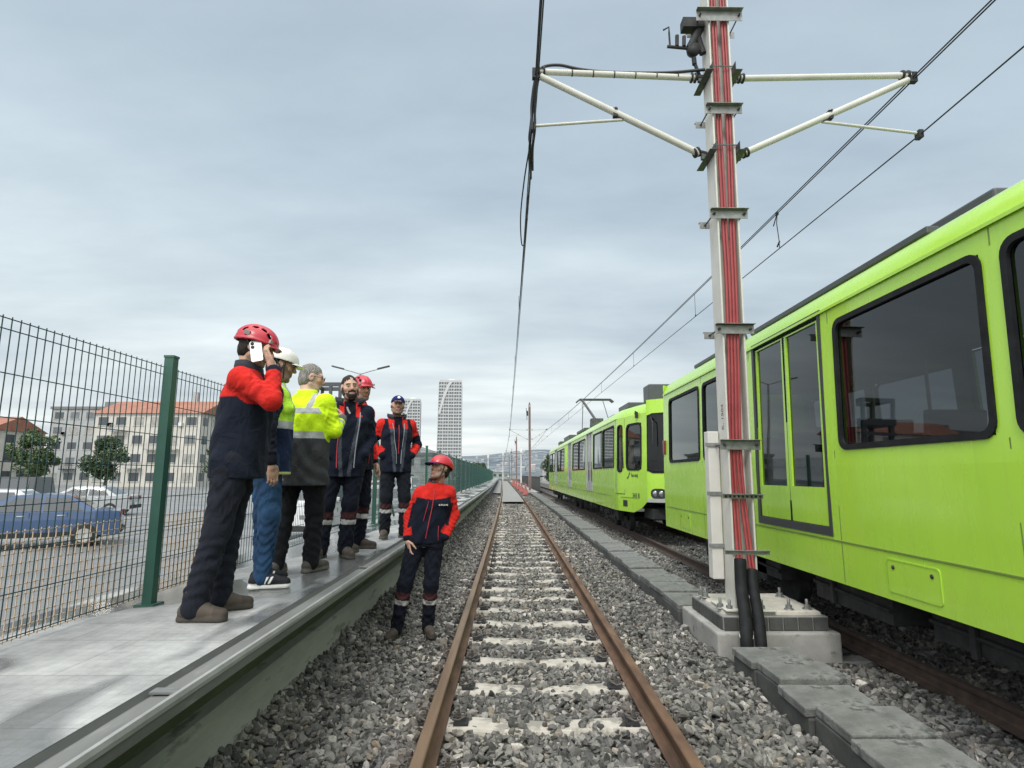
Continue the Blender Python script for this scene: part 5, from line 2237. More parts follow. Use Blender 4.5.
bar = barrier(1.55, 50, 0)
for k in range(1, 15):
    b_ = copy_tree(bar)
    y = 50 + k * 3.6
    b_.location = (1.55 + cx(y) + .12 * math.sin(k * 2.1), y, -.1)
    b_.rotation_euler = (0, 0, R(88 + 6 * math.sin(k * 1.7)))
wl = empty('boundary_wall', (0, 0, 0), label='dark grey boundary wall beyond the rear of the far tram', cat='wall')
mb = MB()
mb.loft([[(3.0 + .020 * (y - 48) + cx(y), y, -.4), (3.0 + .020 * (y - 48) + cx(y), y, 1.35), (3.3 + .020 * (y - 48) + cx(y), y, 1.35)] for y in range(56, 190, 4)], False)
mb.build('wall_face', M['concrete_dark'], wl)
mb = MB()
mb.loft([[(2.95 + .020 * (y - 48) + cx(y), y, 1.36), (3.35 + .020 * (y - 48) + cx(y), y, 1.36), (3.35 + .020 * (y - 48) + cx(y), y, 1.46), (2.95 + .020 * (y - 48) + cx(y), y, 1.46)] for y in range(56, 190, 4)], True)
mb.build('coping', M['concrete_pale'], wl)

# ---- trees
def leaf_mat(name, c1, c2, c3):
    m, nt, b = new_mat(name)
    geo = N(nt, 'ShaderNodeNewGeometry')
    col = ramp(nt, geo.outputs['Random Per Island'], [(0, c1), (.5, c2), (1, c3)])
    nt.links.new(col, b.inputs['Base Color'])
    b.inputs['Roughness'].default_value = .6
    return m


leaf_mat('leaf_dark', (.018, .035, .014), (.035, .065, .022), (.06, .10, .032))
leaf_mat('leaf_mid', (.03, .055, .02), (.055, .095, .03), (.09, .14, .045))
noisy('bark', (.05, .04, .03), (.10, .085, .065), 6, (.8, 1), 0, .5, 30, .01)


def tree(x, y, h, cr, label, mat='leaf_mid', seed=0, tall=1.0, n=5200, group=None):
    t = empty('tree', (x, y, -.5), label=label, cat='tree', group=group)
    r_ = np.random.default_rng(seed)
    rr = random.Random(seed)
    mb = MB()
    top = h * .75
    mb.tube([(0, 0, 0), (.05 * cr, .02, h * .3), (-.03 * cr, .05, top)], [.035 * h, .025 * h, .008 * h], 8)
    for k in range(7):
        a = rr.uniform(0, 2 * PI)
        z0 = h * rr.uniform(.25, .6)
        mb.tube([(0, 0, z0), (cr * .4 * math.cos(a), cr * .4 * math.sin(a), z0 + h * .12), (cr * .75 * math.cos(a), cr * .75 * math.sin(a), z0 + h * .25)], [.014 * h, .009 * h, .004 * h], 6)
    mb.build('trunk', M['bark'], t)
    nc = 34
    cc = []
    for k in range(nc):
        a = rr.uniform(0, 2 * PI)
        zz = rr.uniform(.0, 1.0)
        rad = cr * math.sqrt(max(0, 1 - (2 * zz - 1) ** 2)) * rr.uniform(.25, .95)
        cc.append((rad * math.cos(a), rad * math.sin(a), h * .28 + zz * h * .68, cr * rr.uniform(.18, .38)))
    cc = np.array(cc)
    ci = r_.integers(0, nc, n)
    d = r_.normal(size=(n, 3))
    d /= np.linalg.norm(d, axis=1, keepdims=True)
    P = cc[ci, :3] + d * (cc[ci, 3] * r_.uniform(.4, 1.05, n) ** .6)[:, None] * np.array([1, 1, tall])
    s = cr * .052 * r_.uniform(.6, 1.5, n)
    a = r_.normal(size=(n, 3))
    a /= np.linalg.norm(a, axis=1, keepdims=True)
    b_ = np.cross(a, d + r_.normal(0, .4, size=(n, 3)))
    b_ /= np.linalg.norm(b_, axis=1, keepdims=True) + 1e-9
    V = np.stack([P - a * s[:, None], P - b_ * s[:, None] * .7, P + a * s[:, None], P + b_ * s[:, None] * .7], 1).reshape(-1, 3)
    F = np.arange(4 * n).reshape(-1, 4)
    np_mesh('crown', V, F, M[mat], t, smooth=False)
    return t


tree(5.1, 74, 4.7, 1.35, 'dense dark green tree beyond the rear end of the far tram', 'leaf_dark', 3, 1.2)
tx = [(-30, 88, 6.5, 2.6), (-45, 90, 7.2, 3), (-54, 78, 6.8, 3.0), (-75, 92, 8.5, 3.6), (-96, 88, 8.0, 3.4), (-22, 140, 6.5, 3), (-8.5, 165, 5.0, 2.4), (-12, 190, 6, 3)]
tl = ['round green tree behind the car park, left of the low grey building', 'taller green tree left of the round one', 'green tree by the cream apartment block', 'big green tree in front of the grey apartment block', 'green tree at the far left edge of the car park', 'small tree behind the low grey building', 'small distant tree beyond the end of the fence', 'farthest small tree beyond the fence']
for k, (x, y, h, r_) in enumerate(tx):
    tree(x, y, h, r_, tl[k], 'leaf_mid' if k % 2 else 'leaf_dark', 20 + k, 1.0, 5200)

# ---- hills with houses, distance haze put into their colours
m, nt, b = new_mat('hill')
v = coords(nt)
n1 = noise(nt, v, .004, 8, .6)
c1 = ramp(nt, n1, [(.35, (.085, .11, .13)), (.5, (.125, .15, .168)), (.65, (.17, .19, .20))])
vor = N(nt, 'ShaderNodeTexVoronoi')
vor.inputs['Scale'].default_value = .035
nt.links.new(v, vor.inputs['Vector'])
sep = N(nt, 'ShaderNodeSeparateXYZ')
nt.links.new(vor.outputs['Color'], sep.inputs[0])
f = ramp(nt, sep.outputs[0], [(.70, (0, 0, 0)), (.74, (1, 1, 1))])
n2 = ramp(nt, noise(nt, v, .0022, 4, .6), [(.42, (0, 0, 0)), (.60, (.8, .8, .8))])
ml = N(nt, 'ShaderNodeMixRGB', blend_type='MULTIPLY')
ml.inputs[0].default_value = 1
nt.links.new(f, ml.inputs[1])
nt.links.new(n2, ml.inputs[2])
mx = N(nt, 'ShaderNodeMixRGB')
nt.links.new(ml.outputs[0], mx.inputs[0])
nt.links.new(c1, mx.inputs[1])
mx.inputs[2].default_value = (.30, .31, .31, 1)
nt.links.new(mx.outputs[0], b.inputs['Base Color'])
b.inputs['Roughness'].default_value = 1
b.inputs['Specular IOR Level'].default_value = 0
xs = np.linspace(-4200, 4200, 170)
ys = np.linspace(1300, 4200, 60)
XX, YY = np.meshgrid(xs, ys)
ridge = 92 + 34 * np.sin(XX / 620 + .9) + 16 * np.sin(XX / 243 + 2) + 7 * np.sin(XX / 97) + 30 * np.sin(XX / 1500 - .4)
t_ = np.clip((YY - 1300) / 1700, 0, 1)
ZZ = -.6 + ridge * (t_ ** 1.15) + 4 * np.sin(XX / 120 + YY / 160) * t_
V = np.stack([XX, YY, ZZ], -1).reshape(-1, 3)
nx, ny = len(xs), len(ys)
ii = (np.arange(ny - 1)[:, None] * nx + np.arange(nx - 1)[None, :]).ravel()
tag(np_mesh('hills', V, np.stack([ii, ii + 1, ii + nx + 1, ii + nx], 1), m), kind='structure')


def hill_z(x, y):
    r0 = 92 + 34 * math.sin(x / 620 + .9) + 16 * math.sin(x / 243 + 2) + 7 * math.sin(x / 97) + 30 * math.sin(x / 1500 - .4)
    t = min(1, max(0, (y - 1300) / 1700))
    return -.6 + r0 * t ** 1.15 + 4 * math.sin(x / 120 + y / 160) * t


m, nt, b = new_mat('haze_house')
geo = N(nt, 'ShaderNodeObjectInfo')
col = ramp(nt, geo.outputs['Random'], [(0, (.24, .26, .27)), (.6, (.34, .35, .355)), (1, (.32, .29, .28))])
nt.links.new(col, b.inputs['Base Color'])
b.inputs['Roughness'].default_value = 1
mb = MB()
mb.bx(-9, 9, -7, 7, -4, 12)
mb.add([(-9.6, -7.6, 12.02), (9.6, -7.6, 12.02), (9.6, 7.6, 12.02), (-9.6, 7.6, 12.02), (-9.6, 0, 15.5), (9.6, 0, 15.5)], [(0, 1, 5, 4), (3, 4, 5, 2), (0, 4, 3), (1, 2, 5)])
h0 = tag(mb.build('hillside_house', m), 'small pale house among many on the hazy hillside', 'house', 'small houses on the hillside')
rr = random.Random(5)
for k in range(90):
    h = h0 if k == 0 else h0.copy()
    if k:
        C.objects.link(h)
    y = rr.uniform(1380, 2500)
    x = rr.uniform(-.16, .10) * y if k < 70 else rr.uniform(-.8, .2) * y
    h.location = (x, y, hill_z(x, y) + 1)
    s = rr.uniform(.25, .7)
    h.scale = (s, s, s * rr.uniform(.7, 1.4))
    h.rotation_euler = (0, 0, rr.uniform(-.5, .5))
# ---------------------------------------------------------------- people: smooth blended volumes turned into one continuous skin
attr_mat('skin', .5, .12, 500, .0008, .35, 0, .06)
attr_mat('cloth', .9, .35, 700, .0012, .12, .02, 0, .030)
attr_mat('boot', .7, .35, 400, .0015, .3)
attr_mat('hair', .7, .6, 350, .003, .25)
attr_mat('helmet', .30, .04, 60, .001, .5)


class Field:
    def __init__(self, lo, hi, res):
        self.res = res
        self.lo = np.array(lo, float)
        self.n = np.ceil((np.array(hi) - self.lo) / res).astype(int) + 1
        self.ax = [self.lo[i] + np.arange(self.n[i]) * res for i in range(3)]
        self.D = np.full(self.n, 1.0, np.float32)

    def sl(self, lo, hi, pad):
        s = []
        for i in range(3):
            a = int(np.floor((lo[i] - pad - self.lo[i]) / self.res))
            b = int(np.ceil((hi[i] + pad - self.lo[i]) / self.res)) + 1
            a, b = max(0, a), min(self.n[i], b)
            if b <= a:
                return None, None
            s.append(slice(a, b))
        X, Y, Z = np.meshgrid(*[self.ax[i][s[i]].astype(np.float32) for i in range(3)], indexing='ij')
        return tuple(s), (X, Y, Z)

    def put(self, s, d, k, sub=False):
        a = self.D[s]
        if sub:
            d = -d
            h = np.clip(.5 - .5 * (a - d) / k, 0, 1) if k else None
            if k:
                self.D[s] = a * (1 - h) + d * h + k * h * (1 - h)
            else:
                self.D[s] = np.maximum(a, d)
            return
        if k:
            h = np.clip(.5 + .5 * (a - d) / k, 0, 1)
            self.D[s] = a * (1 - h) + d * h - k * h * (1 - h)
        else:
            self.D[s] = np.minimum(a, d)

    def cone(self, a, b, ra, rb, k=.02, wr=None, sub=False, flat=None):
        """tapered capsule; wr=(amplitude, waves, phase, t0, t1) puts soft folds round it"""
        a, b = np.array(a, float), np.array(b, float)
        R_ = max(ra, rb)
        s, G = self.sl(np.minimum(a, b) - R_, np.maximum(a, b) + R_, k + .02)
        if s is None:
            return
        X, Y, Z = G
        ab = b - a
        L2 = max(1e-9, ab @ ab)
        t = np.clip(((X - a[0]) * ab[0] + (Y - a[1]) * ab[1] + (Z - a[2]) * ab[2]) / L2, 0, 1)
        dx, dy, dz = X - a[0] - t * ab[0], Y - a[1] - t * ab[1], Z - a[2] - t * ab[2]
        r = ra + (rb - ra) * t
        if wr:
            amp, wv, ph, t0, t1 = wr
            a1 = np.sin(dx * 26 + ph) + np.cos(dy * 24 - ph)
            env = np.clip((t - t0) * 8, 0, 1) * np.clip((t1 - t) * 8, 0, 1)
            f1 = np.sin(2 * PI * wv * t + 3.2 * a1 + ph) * (.45 + .55 * np.sin(a1 * 2.1 + 5 * t + ph))
            f2 = .45 * np.sin(2 * PI * wv * 1.9 * t - 4.3 * a1 + 2 * ph)
            r = r + amp * env * (f1 + f2)
        d = np.sqrt(dx * dx + dy * dy + dz * dz) - r
        self.put(s, d, k, sub)

    def ell(self, c, r, k=.02, rot=None, sub=False):
        c, r = np.array(c, float), np.array(r, float)
        m_ = r.max()
        s, (X, Y, Z) = self.sl(c - m_, c + m_, k + .01)
        if s is None:
            return
        x, y, z = X - c[0], Y - c[1], Z - c[2]
        if rot is not None:
            q = np.array(rot)
            x, y, z = q[0, 0] * x + q[1, 0] * y + q[2, 0] * z, q[0, 1] * x + q[1, 1] * y + q[2, 1] * z, q[0, 2] * x + q[1, 2] * y + q[2, 2] * z
        k0 = np.sqrt((x / r[0]) ** 2 + (y / r[1]) ** 2 + (z / r[2]) ** 2)
        k1 = np.sqrt((x / r[0] ** 2) ** 2 + (y / r[1] ** 2) ** 2 + (z / r[2] ** 2) ** 2) + 1e-6
        self.put(s, (k0 * (k0 - 1) / k1), k, sub)

    def loft(self, table, centre, k=.02, grow=0.0, wr=0.0, ph=0.0):
        """torso: table of (z, half width, half depth); centre(z) gives the x, y of the spine"""
        T = np.array(table)
        zlo, zhi = T[0, 0], T[-1, 0]
        cs = [centre(z) for z in np.linspace(zlo, zhi, 8)]
        xm = [min(c[0] for c in cs) - T[:, 1].max() - grow, min(c[1] for c in cs) - T[:, 2].max() - grow]
        xM = [max(c[0] for c in cs) + T[:, 1].max() + grow, max(c[1] for c in cs) + T[:, 2].max() + grow]
        s, (X, Y, Z) = self.sl((xm[0], xm[1], zlo), (xM[0], xM[1], zhi), k + .03)
        z1 = np.clip(Z, zlo, zhi)
        a = np.interp(z1, T[:, 0], T[:, 1]) + grow
        b = np.interp(z1, T[:, 0], T[:, 2]) + grow
        zz = np.linspace(zlo, zhi, 24)
        cxs = np.interp(z1, zz, [centre(z)[0] for z in zz])
        cys = np.interp(z1, zz, [centre(z)[1] for z in zz])
        u, v_ = (X - cxs), (Y - cys)
        if wr:
            f = wr * (np.sin(z1 * 40 + 4 * np.sin(u * 13 + ph) + 2 * v_ * 9 + 2 * np.sin(z1 * 9)) * np.sin(u * 9 + ph + z1 * 5) * .9 + np.sin(u * 34 + 14 * z1 + ph) * .45 + .35 * np.sin(u * 60 - 31 * z1))
            a, b = a + f, b + f
        e = 2.4
        q = (np.abs(u / a) ** e + np.abs(v_ / b) ** e) ** (1 / e)
        d = (q - 1) * np.minimum(a, b)
        dz = np.abs(Z - z1)
        d = np.where(dz > 0, np.sqrt(np.maximum(d, 0) ** 2 + dz ** 2) + np.minimum(d, 0) * 0, d)
        self.put(s, d.astype(np.float32), k)

    def mesh(self):
        """naive surface nets"""
        D = self.D
        D = D.copy()
        for ax in range(3):       # close at the border
            ix = [slice(None)] * 3
            for e in (0, -1):
                ix[ax] = e
                D[tuple(ix)] = np.maximum(D[tuple(ix)], .001)
        sgn = D < 0
        nx, ny, nz = D.shape
        cs = np.zeros((nx - 1, ny - 1, nz - 1), np.uint8)
        for dx in (0, 1):
            for dy in (0, 1):
                for dz in (0, 1):
                    cs += sgn[dx:nx - 1 + dx, dy:ny - 1 + dy, dz:nz - 1 + dz]
        act = (cs > 0) & (cs < 8)
        ci = np.argwhere(act)
        idx = np.full(act.shape, -1, np.int64)
        idx[act] = np.arange(len(ci))
        acc = np.zeros((len(ci), 3))
        cnt = np.zeros(len(ci))
        corners = [(a, b, c) for a in (0, 1) for b in (0, 1) for c in (0, 1)]
        for p in corners:
            for ax in range(3):
                if p[ax] == 1:
                    continue
                q = list(p)
                q[ax] = 1
                v0 = D[ci[:, 0] + p[0], ci[:, 1] + p[1], ci[:, 2] + p[2]]
                v1 = D[ci[:, 0] + q[0], ci[:, 1] + q[1], ci[:, 2] + q[2]]
                cr = (v0 < 0) != (v1 < 0)
                t = np.where(cr, v0 / np.where(cr, v0 - v1, 1), 0)
                pos = np.array(p, float)[None] + t[:, None] * (np.array(q) - np.array(p))[None]
                acc += np.where(cr[:, None], pos, 0)
                cnt += cr
        V = (ci + acc / np.maximum(cnt, 1)[:, None]) * self.res + self.lo
        quads = []
        for ax in range(3):
            b, c = (ax + 1) % 3, (ax + 2) % 3
            s0 = [slice(None)] * 3
            s1 = [slice(None)] * 3
            s0[ax], s1[ax] = slice(0, -1), slice(1, None)
            A, B = sgn[tuple(s0)], sgn[tuple(s1)]
            e = np.argwhere(A != B)
            ok = (e[:, b] > 0) & (e[:, c] > 0) & (e[:, b] < D.shape[b] - 1) & (e[:, c] < D.shape[c] - 1)
            e = e[ok]
            fl = A[e[:, 0], e[:, 1], e[:, 2]]

            def at(db, dc):
                g = e.copy()
                g[:, b] += db
                g[:, c] += dc
                return idx[g[:, 0], g[:, 1], g[:, 2]]
            Q = np.stack([at(-1, -1), at(0, -1), at(0, 0), at(-1, 0)], 1)
            Q[~fl] = Q[~fl][:, ::-1]
            quads.append(Q)
        return V, np.concatenate(quads)


def rot_zyx(yaw, pitch, roll=0.0):
    """head frame: columns right, forward, up; yaw to the left is positive, pitch up is positive"""
    m_ = Matrix.Rotation(yaw, 3, 'Z') @ Matrix.Rotation(pitch, 3, 'X') @ Matrix.Rotation(roll, 3, 'Y')
    return np.array(m_)


def unit(v):
    v = np.array(v, float)
    return v / (np.linalg.norm(v) + 1e-12)


# proportions for a 1.76 m man, x to his right, y forward
STD = dict(pelvis=(0, 0, .95), hipR=(.095, 0, .93), hipL=(-.095, 0, .93), kneeR=(.105, .02, .50), kneeL=(-.105, .02, .50), ankR=(.115, -.03, .085), ankL=(-.115, -.03, .085),
           chest=(0, 0, 1.28), neck=(0, -.015, 1.485), head=(0, .02, 1.635),
           shR=(.185, -.015, 1.415), shL=(-.185, -.015, 1.415), elR=(.245, -.045, 1.13), elL=(-.245, -.045, 1.13), wrR=(.255, .06, .885), wrL=(-.255, .06, .885),
           toeR=(.25, 1), toeL=(-.25, 1))


def add_hand(F, wr, d, across, curl, thumb=1, sc=1.0, grip=None):
    """palm, four jointed fingers of unequal length, thumb leaving the side of the palm.
    d: along the hand, across: toward the thumb side, curl: bend of the finger joints"""
    d = unit(d)
    across = unit(np.array(across, float) - d * (d @ unit(across)))
    nrm = np.cross(across, d) * thumb           # side the fingers curl to
    w = np.array(wr, float)
    Rm = np.stack([across, d, nrm], 1)
    F.cone(w - d * .03, w + d * .02, .026 * sc, .027 * sc, .012)
    F.ell(w + d * .05 * sc, (.041 * sc, .053 * sc, .0165 * sc), .012, Rm)
    lens = [.066, .076, .070, .054]
    for i, L in enumerate(lens):
        off = (.0295 - .0197 * i) * sc
        b0 = w + d * (.088 - .004 * abs(i - 1)) * sc + across * off
        dd = d.copy()
        p = b0 - d * .02
        ang = 0
        segs = [.02 + L * .45, L * .32, L * .26]
        rad = [.0098, .0088, .0080, .0072]
        for j, sl_ in enumerate(segs):
            q = p + dd * sl_ * sc
            F.cone(p, q, rad[j] * sc, rad[j + 1] * sc, .003)
            p = q
            ang += curl * (1.0 if j < 2 else .6)
            dd = d * math.cos(ang) + nrm * math.sin(ang)
    t0 = w + d * .022 * sc + across * .030 * sc
    t1 = t0 + (across * .62 * (1 - .5 * min(1, curl)) + d * .62 + nrm * (.42 + .4 * curl)) * .042 * sc
    t2 = t1 + (across * .25 * (1 - curl) + d * .9 + nrm * (.3 + .25 * curl)) * .034 * sc
    t3 = t2 + (d * .9 + nrm * (.35 + .4 * curl) - across * .05) * .026 * sc
    F.cone(t0, t1, .0145 * sc, .0115 * sc, .008)
    F.cone(t1, t2, .0112 * sc, .0098 * sc, .003)
    F.cone(t2, t3, .0098 * sc, .0078 * sc, .003)


def head_prims(F, c, Rm, beard=0.0):
    """a face: skull, brow, sockets, eyes, nose, cheeks, lips, chin, ears"""
    def T(p):
        return c + Rm @ np.array(p, float)
    F.ell(T((0, -.012, .032)), (.076, .096, .088), .01, Rm)
    F.ell(T((0, .026, -.032)), (.063, .068, .086), .03, Rm)
    F.cone(T((-.03, .045, -.088)), T((.03, .045, -.088)), .026, .026, .025)
    F.ell(T((0, .070, -.103)), (.024, .018, .016), .018, Rm)
    for s in (-1, 1):
        F.ell(T((s * .043, .058, -.018)), (.023, .022, .020), .018, Rm)
        F.cone(T((s * .060, .0, -.060)), T((s * .035, .055, -.095)), .018, .016, .025)
    F.cone(T((-.038, .076, .030)), T((.038, .076, .030)), .0125, .0125, .014)
    for s in (-1, 1):
        F.ell(T((s * .031, .096, .010)), (.019, .014, .012), .010, Rm, True)
        F.ell(T((s * .031, .0765, .009)), (.0128, .0128, .0118), .002, Rm)
    F.cone(T((0, .084, .020)), T((0, .108, -.018)), .0085, .0125, .010)
    F.ell(T((0, .106, -.022)), (.0165, .013, .0105), .008, Rm)
    F.cone(T((-.020, .0885, -.055)), T((.020, .0885, -.055)), .0065, .0065, .006)
    F.cone(T((-.018, .0865, -.066)), T((.018, .0865, -.066)), .0075, .0075, .005)
    F.cone(T((-.026, .1005, -.0605)), T((.026, .1005, -.0605)), .0028, .0028, .003, None, True)
    for s in (-1, 1):
        F.ell(T((s * .079, -.008, -.006)), (.010, .022, .033), .008, Rm)
        F.ell(T((s * .089, -.006, -.004)), (.006, .012, .018), .005, Rm, True)
    if beard:
        F.ell(T((0, .045, -.085)), (.058, .055, .048), .02, Rm)


def make_person(name, spec):
    """spec: loc, face (world direction angle, degrees), joints overrides, head yaw / pitch, colours"""
    J = {k: np.array(v, float) for k, v in STD.items()}
    for k, v in spec.get('J', {}).items():
        J[k] = np.array(v, float)
    H = spec.get('scale', 1.0)
    root_M = Matrix.Translation(spec['loc']) @ Matrix.Rotation(R(spec['face'] - 90), 4, 'Z') @ Matrix.Scale(H, 4)
    hR = rot_zyx(R(spec.get('yaw', 0)), R(spec.get('pitch', 0)), R(spec.get('roll', 0)))
    hc = J['head']
    skin_c = np.array(spec.get('skin', (.50, .30, .21)))
    bulk = spec.get('bulk', 0.0)

    allp = np.array([v for k, v in J.items() if len(v) == 3])
    lo, hi = allp.min(0) - .20, allp.max(0) + .20
    lo[2] = -.01
    hi[2] = hc[2] + .22

    def spine(z):
        zz = [J['pelvis'][2] - .15, J['pelvis'][2], J['chest'][2], J['neck'][2] + .05]
        return (np.interp(z, zz, [J['pelvis'][0], J['pelvis'][0], J['chest'][0], J['neck'][0]]), np.interp(z, zz, [J['pelvis'][1], J['pelvis'][1], J['chest'][1], J['neck'][1]]))

    # ---------------- body
    F = Field(lo, hi, .005)
    zp, zn = J['pelvis'][2], J['neck'][2]
    tb = [(zp - .10, .13, .09), (zp, .155, .105), (zp + .14, .145, .10), (zp + .30, .155, .105), (zn - .10, .135, .085), (zn - .05, .07, .06)]
    F.loft(tb, spine, .04)
    for s in 'RL':
        F.cone(J['hip' + s], J['knee' + s], .080, .052, .04)
        F.cone(J['knee' + s], J['ank' + s], .050, .036, .02)
        t = unit((*J['toe' + s], 0))
        F.cone(J['ank' + s] * (1, 1, .6), J['ank' + s] * (1, 1, 0) + t * .13 + (0, 0, .035), .032, .022, .02)
        F.cone(J['neck'] - (0, 0, .075), J['sh' + s] - (0, 0, .035), .034, .034, .03)
        F.cone(J['sh' + s] - (0, 0, .03), J['el' + s], .038, .034, .02)
        F.cone(J['el' + s], J['wr' + s], .038, .026, .015)
    nb = hc + hR @ np.array((0, -.022, -.075))
    F.cone(J['neck'] - (0, 0, .03), nb, .058, .055, .02)
    head_prims(F, hc, hR, spec.get('beard', 0))
    for s in 'RL':
        hd = spec.get('hand' + s)
        if hd is None:
            dd = unit(J['wr' + s] - J['el' + s]) + np.array((0, .12, -.05))
            sg = 1 if s == 'R' else -1
            hd = dict(d=dd, across=(-sg * .35, 1, 0), curl=.42)
        if hd.get('hidden'):
            continue
        sg = 1 if s == 'R' else -1
        add_hand(F, J['wr' + s] + unit(hd['d']) * .02, hd['d'], hd['across'], hd.get('curl', .4), hd.get('flip', sg))
    V, Q = F.mesh()
    # colour of the skin
    q = (V - hc) @ hR
    x, y, z = q.T
    col = np.tile(skin_c, (len(V), 1))
    hd = np.linalg.norm(q - np.array((0, .01, -.01)), axis=1) < .16
    blush = hd & (y > .03) & (np.abs(x) < .07) & (z < .01) & (z > -.05)
    col[blush] = col[blush] * (1.05, .93, .90)
    lips = hd & (y > .075) & (np.abs(x) < .025) & (z < -.049) & (z > -.074)
    col[lips] = skin_c * (.90, .62, .60)
    brow = hd & (y > .066) & (np.abs(x) > .012) & (np.abs(x) < .055) & (z > .0255 - .10 * np.maximum(0, np.abs(x) - .035)) & (z < .037 - .1 * np.maximum(0, np.abs(x) - .035))
    hairc = np.array(spec.get('hair_col', (.018, .014, .011)))
    col[brow] = hairc * 1.2
    for s in (-1, 1):
        e = np.linalg.norm(q - np.array((s * .031, .0765, .009)), axis=1) < .0150
        e &= (y > .079) & (np.abs(z - .009) < .0055)
        col[e] = (.26, .24, .22)
        ir = e & (np.hypot(x - s * .031, z - .009) < .0068)
        col[ir] = (.02, .014, .01)
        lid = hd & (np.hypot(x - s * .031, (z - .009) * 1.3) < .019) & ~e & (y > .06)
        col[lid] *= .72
    if spec.get('stubble', 0):
        st = spec['stubble']
        bd = hd & (((z < -.035) & (y > .0)) | ((z < -.005) & (y > -.02) & (y < .055) & (np.abs(x) > .045)))
        bd &= ~lips & ~((z > -.048) & (np.abs(x) < .05) & (y > .06) & (z > -.042))
        bd &= (z > -.16)
        mst = hd & (y > .08) & (np.abs(x) < .032) & (z < -.036) & (z > -.050)
        bd |= mst
        col[bd] = col[bd] * (1 - st) + hairc * 1.3 * st
    body = np_mesh(name, V, Q, M['skin'], None, True, col)
    body.matrix_world = root_M
    tag(body, spec['label'], 'person')
    if spec.get('group'):
        body['group'] = spec['group']

    def child(nm, V, Q, mat, col, parent=body, label=None):
        o = np_mesh(nm, V, Q, M[mat], parent, True, col)
        if label:
            o['label'] = label
        return o

    # ---------------- trousers
    tc = spec['trousers']
    F = Field(np.minimum(lo, (-.5, -.4, 0)), (hi[0], hi[1], zp + .20), .008)
    F.loft([(zp - .09, .165 + bulk, .118 + bulk), (zp, .175 + bulk, .125 + bulk), (zp + .10, .168 + bulk, .12 + bulk)], spine, .03)
    ph = spec.get('seed', 1) * 1.7
    for s in 'RL':
        hp, kn, an = J['hip' + s], J['knee' + s], J['ank' + s]
        F.cone(hp - (0, 0, .02), kn, .100 + bulk * .5, .074, .05, (.007, 2.4, ph, .1, 1.0))
        F.cone(kn, an + (0, 0, -.01), .075, .066 if not spec.get('slim') else .058, .03, (.008, 3.3, ph + 2, .0, .98))
    F.D += (.002 * np.sin(F.ax[0] * 60 + ph)[:, None, None] * np.sin(F.ax[2] * 34)[None, None, :]).astype(np.float32)
    V, Q = F.mesh()
    col = np.tile(np.array(tc), (len(V), 1))
    if spec.get('bands'):
        for s in 'RL':
            kn, an = J['knee' + s], J['ank' + s]
            ax_ = kn - an
            t = ((V - an) @ ax_) / (ax_ @ ax_)
            near_ = np.linalg.norm(V - an - np.clip(t, 0, 1)[:, None] * ax_, axis=1) < .115
            other = J['knee' + ('L' if s == 'R' else 'R')]
            b1 = near_ & (t > .55) & (t < .655)
            b2 = near_ & (t > .69) & (t < .82)
            col[b1] = (.42, .41, .40)
            col[b2] = (.055, .020, .022)
    if spec.get('denim'):
        col *= (1 + .22 * np.sin(V[:, 2] * 14 + 2 * np.sin(V[:, 0] * 20)))[:, None]
    child('trousers', V, Q, 'cloth', col)

    # ---------------- boots
    for s in 'RL':
        an = J['ank' + s]
        t = unit((*J['toe' + s], 0))
        g = an * (1, 1, 0)
        sd = np.array((t[1], -t[0], 0))
        F = Field(g - .24, g + (.24, .24, .24), .006)
        tall = spec.get('boot_h', .15)
        F.cone(g - t * .045 + (0, 0, .052), g + t * .06 + (0, 0, .062), .040, .037, .02)
        F.cone(g + t * .06 + (0, 0, .054), g + t * .165 + (0, 0, .040), .042, .033, .03)
        F.cone(g - t * .02 + (0, 0, .07), an + (0, 0, tall - .085), .042, .050, .03)
        F.cone(g - t * .050 + (0, 0, .012), g - t * .02 + (0, 0, .012), .040, .038, .004)
        F.cone(g + t * .02 + (0, 0, .018), g + t * .155 + (0, 0, .014), .038, .043, .004)
        F.D = np.maximum(F.D, -(F.ax[2] - .001)[None, None, :].astype(np.float32) * np.ones_like(F.D))
        # welt: a groove between upper and sole
        V, Q = F.mesh()
        bc, sc_ = spec['boots']
        col = np.tile(np.array(bc), (len(V), 1))
        u = (V - g) @ t
        w = (V - g) @ sd
        sole = V[:, 2] < .030 + .010 * (u < -.02)
        col[sole] = sc_
        toe = (u > .125) & ~sole
        col[toe] = np.array(bc) * .72
        cuffp = (V[:, 2] > .105) & ~sole
        col[cuffp] = np.array(bc) * .6
        lace = (V[:, 2] > .075) & (u > .02) & (u < .11) & (np.abs(w) < .018) & (np.sin(u * 260) > 0)
        col[lace] = np.array(bc) * .4 + .02
        if spec.get('stripes'):
            for side in (-1, 1):
                pz = u - (V[:, 2] - .04) * .5
                st3 = (np.sign(w) == side) & (np.abs(w) > .03) & (V[:, 2] > .038) & (V[:, 2] < .085) & (pz > -.012) & (pz < .075) & (((pz + .012) % .030) < .015)
                col[st3] = (.75, .75, .75)
        child('boot' if not spec.get('stripes') else 'sneaker', V, Q, 'boot', col)

    # ---------------- jacket
    jk = spec['jacket']
    F = Field(lo, (hi[0], hi[1], zn + .16), .007)
    hem = jk.get('hem', .80)
    flare = jk.get('flare', 0)
    jt = [(hem, .185 + bulk + flare, .135 + bulk + flare), (zp + .04, .192 + bulk, .140 + bulk), (zp + .16, .185 + bulk, .135 + bulk), (zp + .34, .200 + bulk, .142 + bulk * .8), (zn - .11, .178 + bulk * .5, .118 + bulk * .5), (zn - .04, .118, .090), (zn + .005, .072, .072)]
    F.loft(jt, spine, .03, 0, .0075, ph)
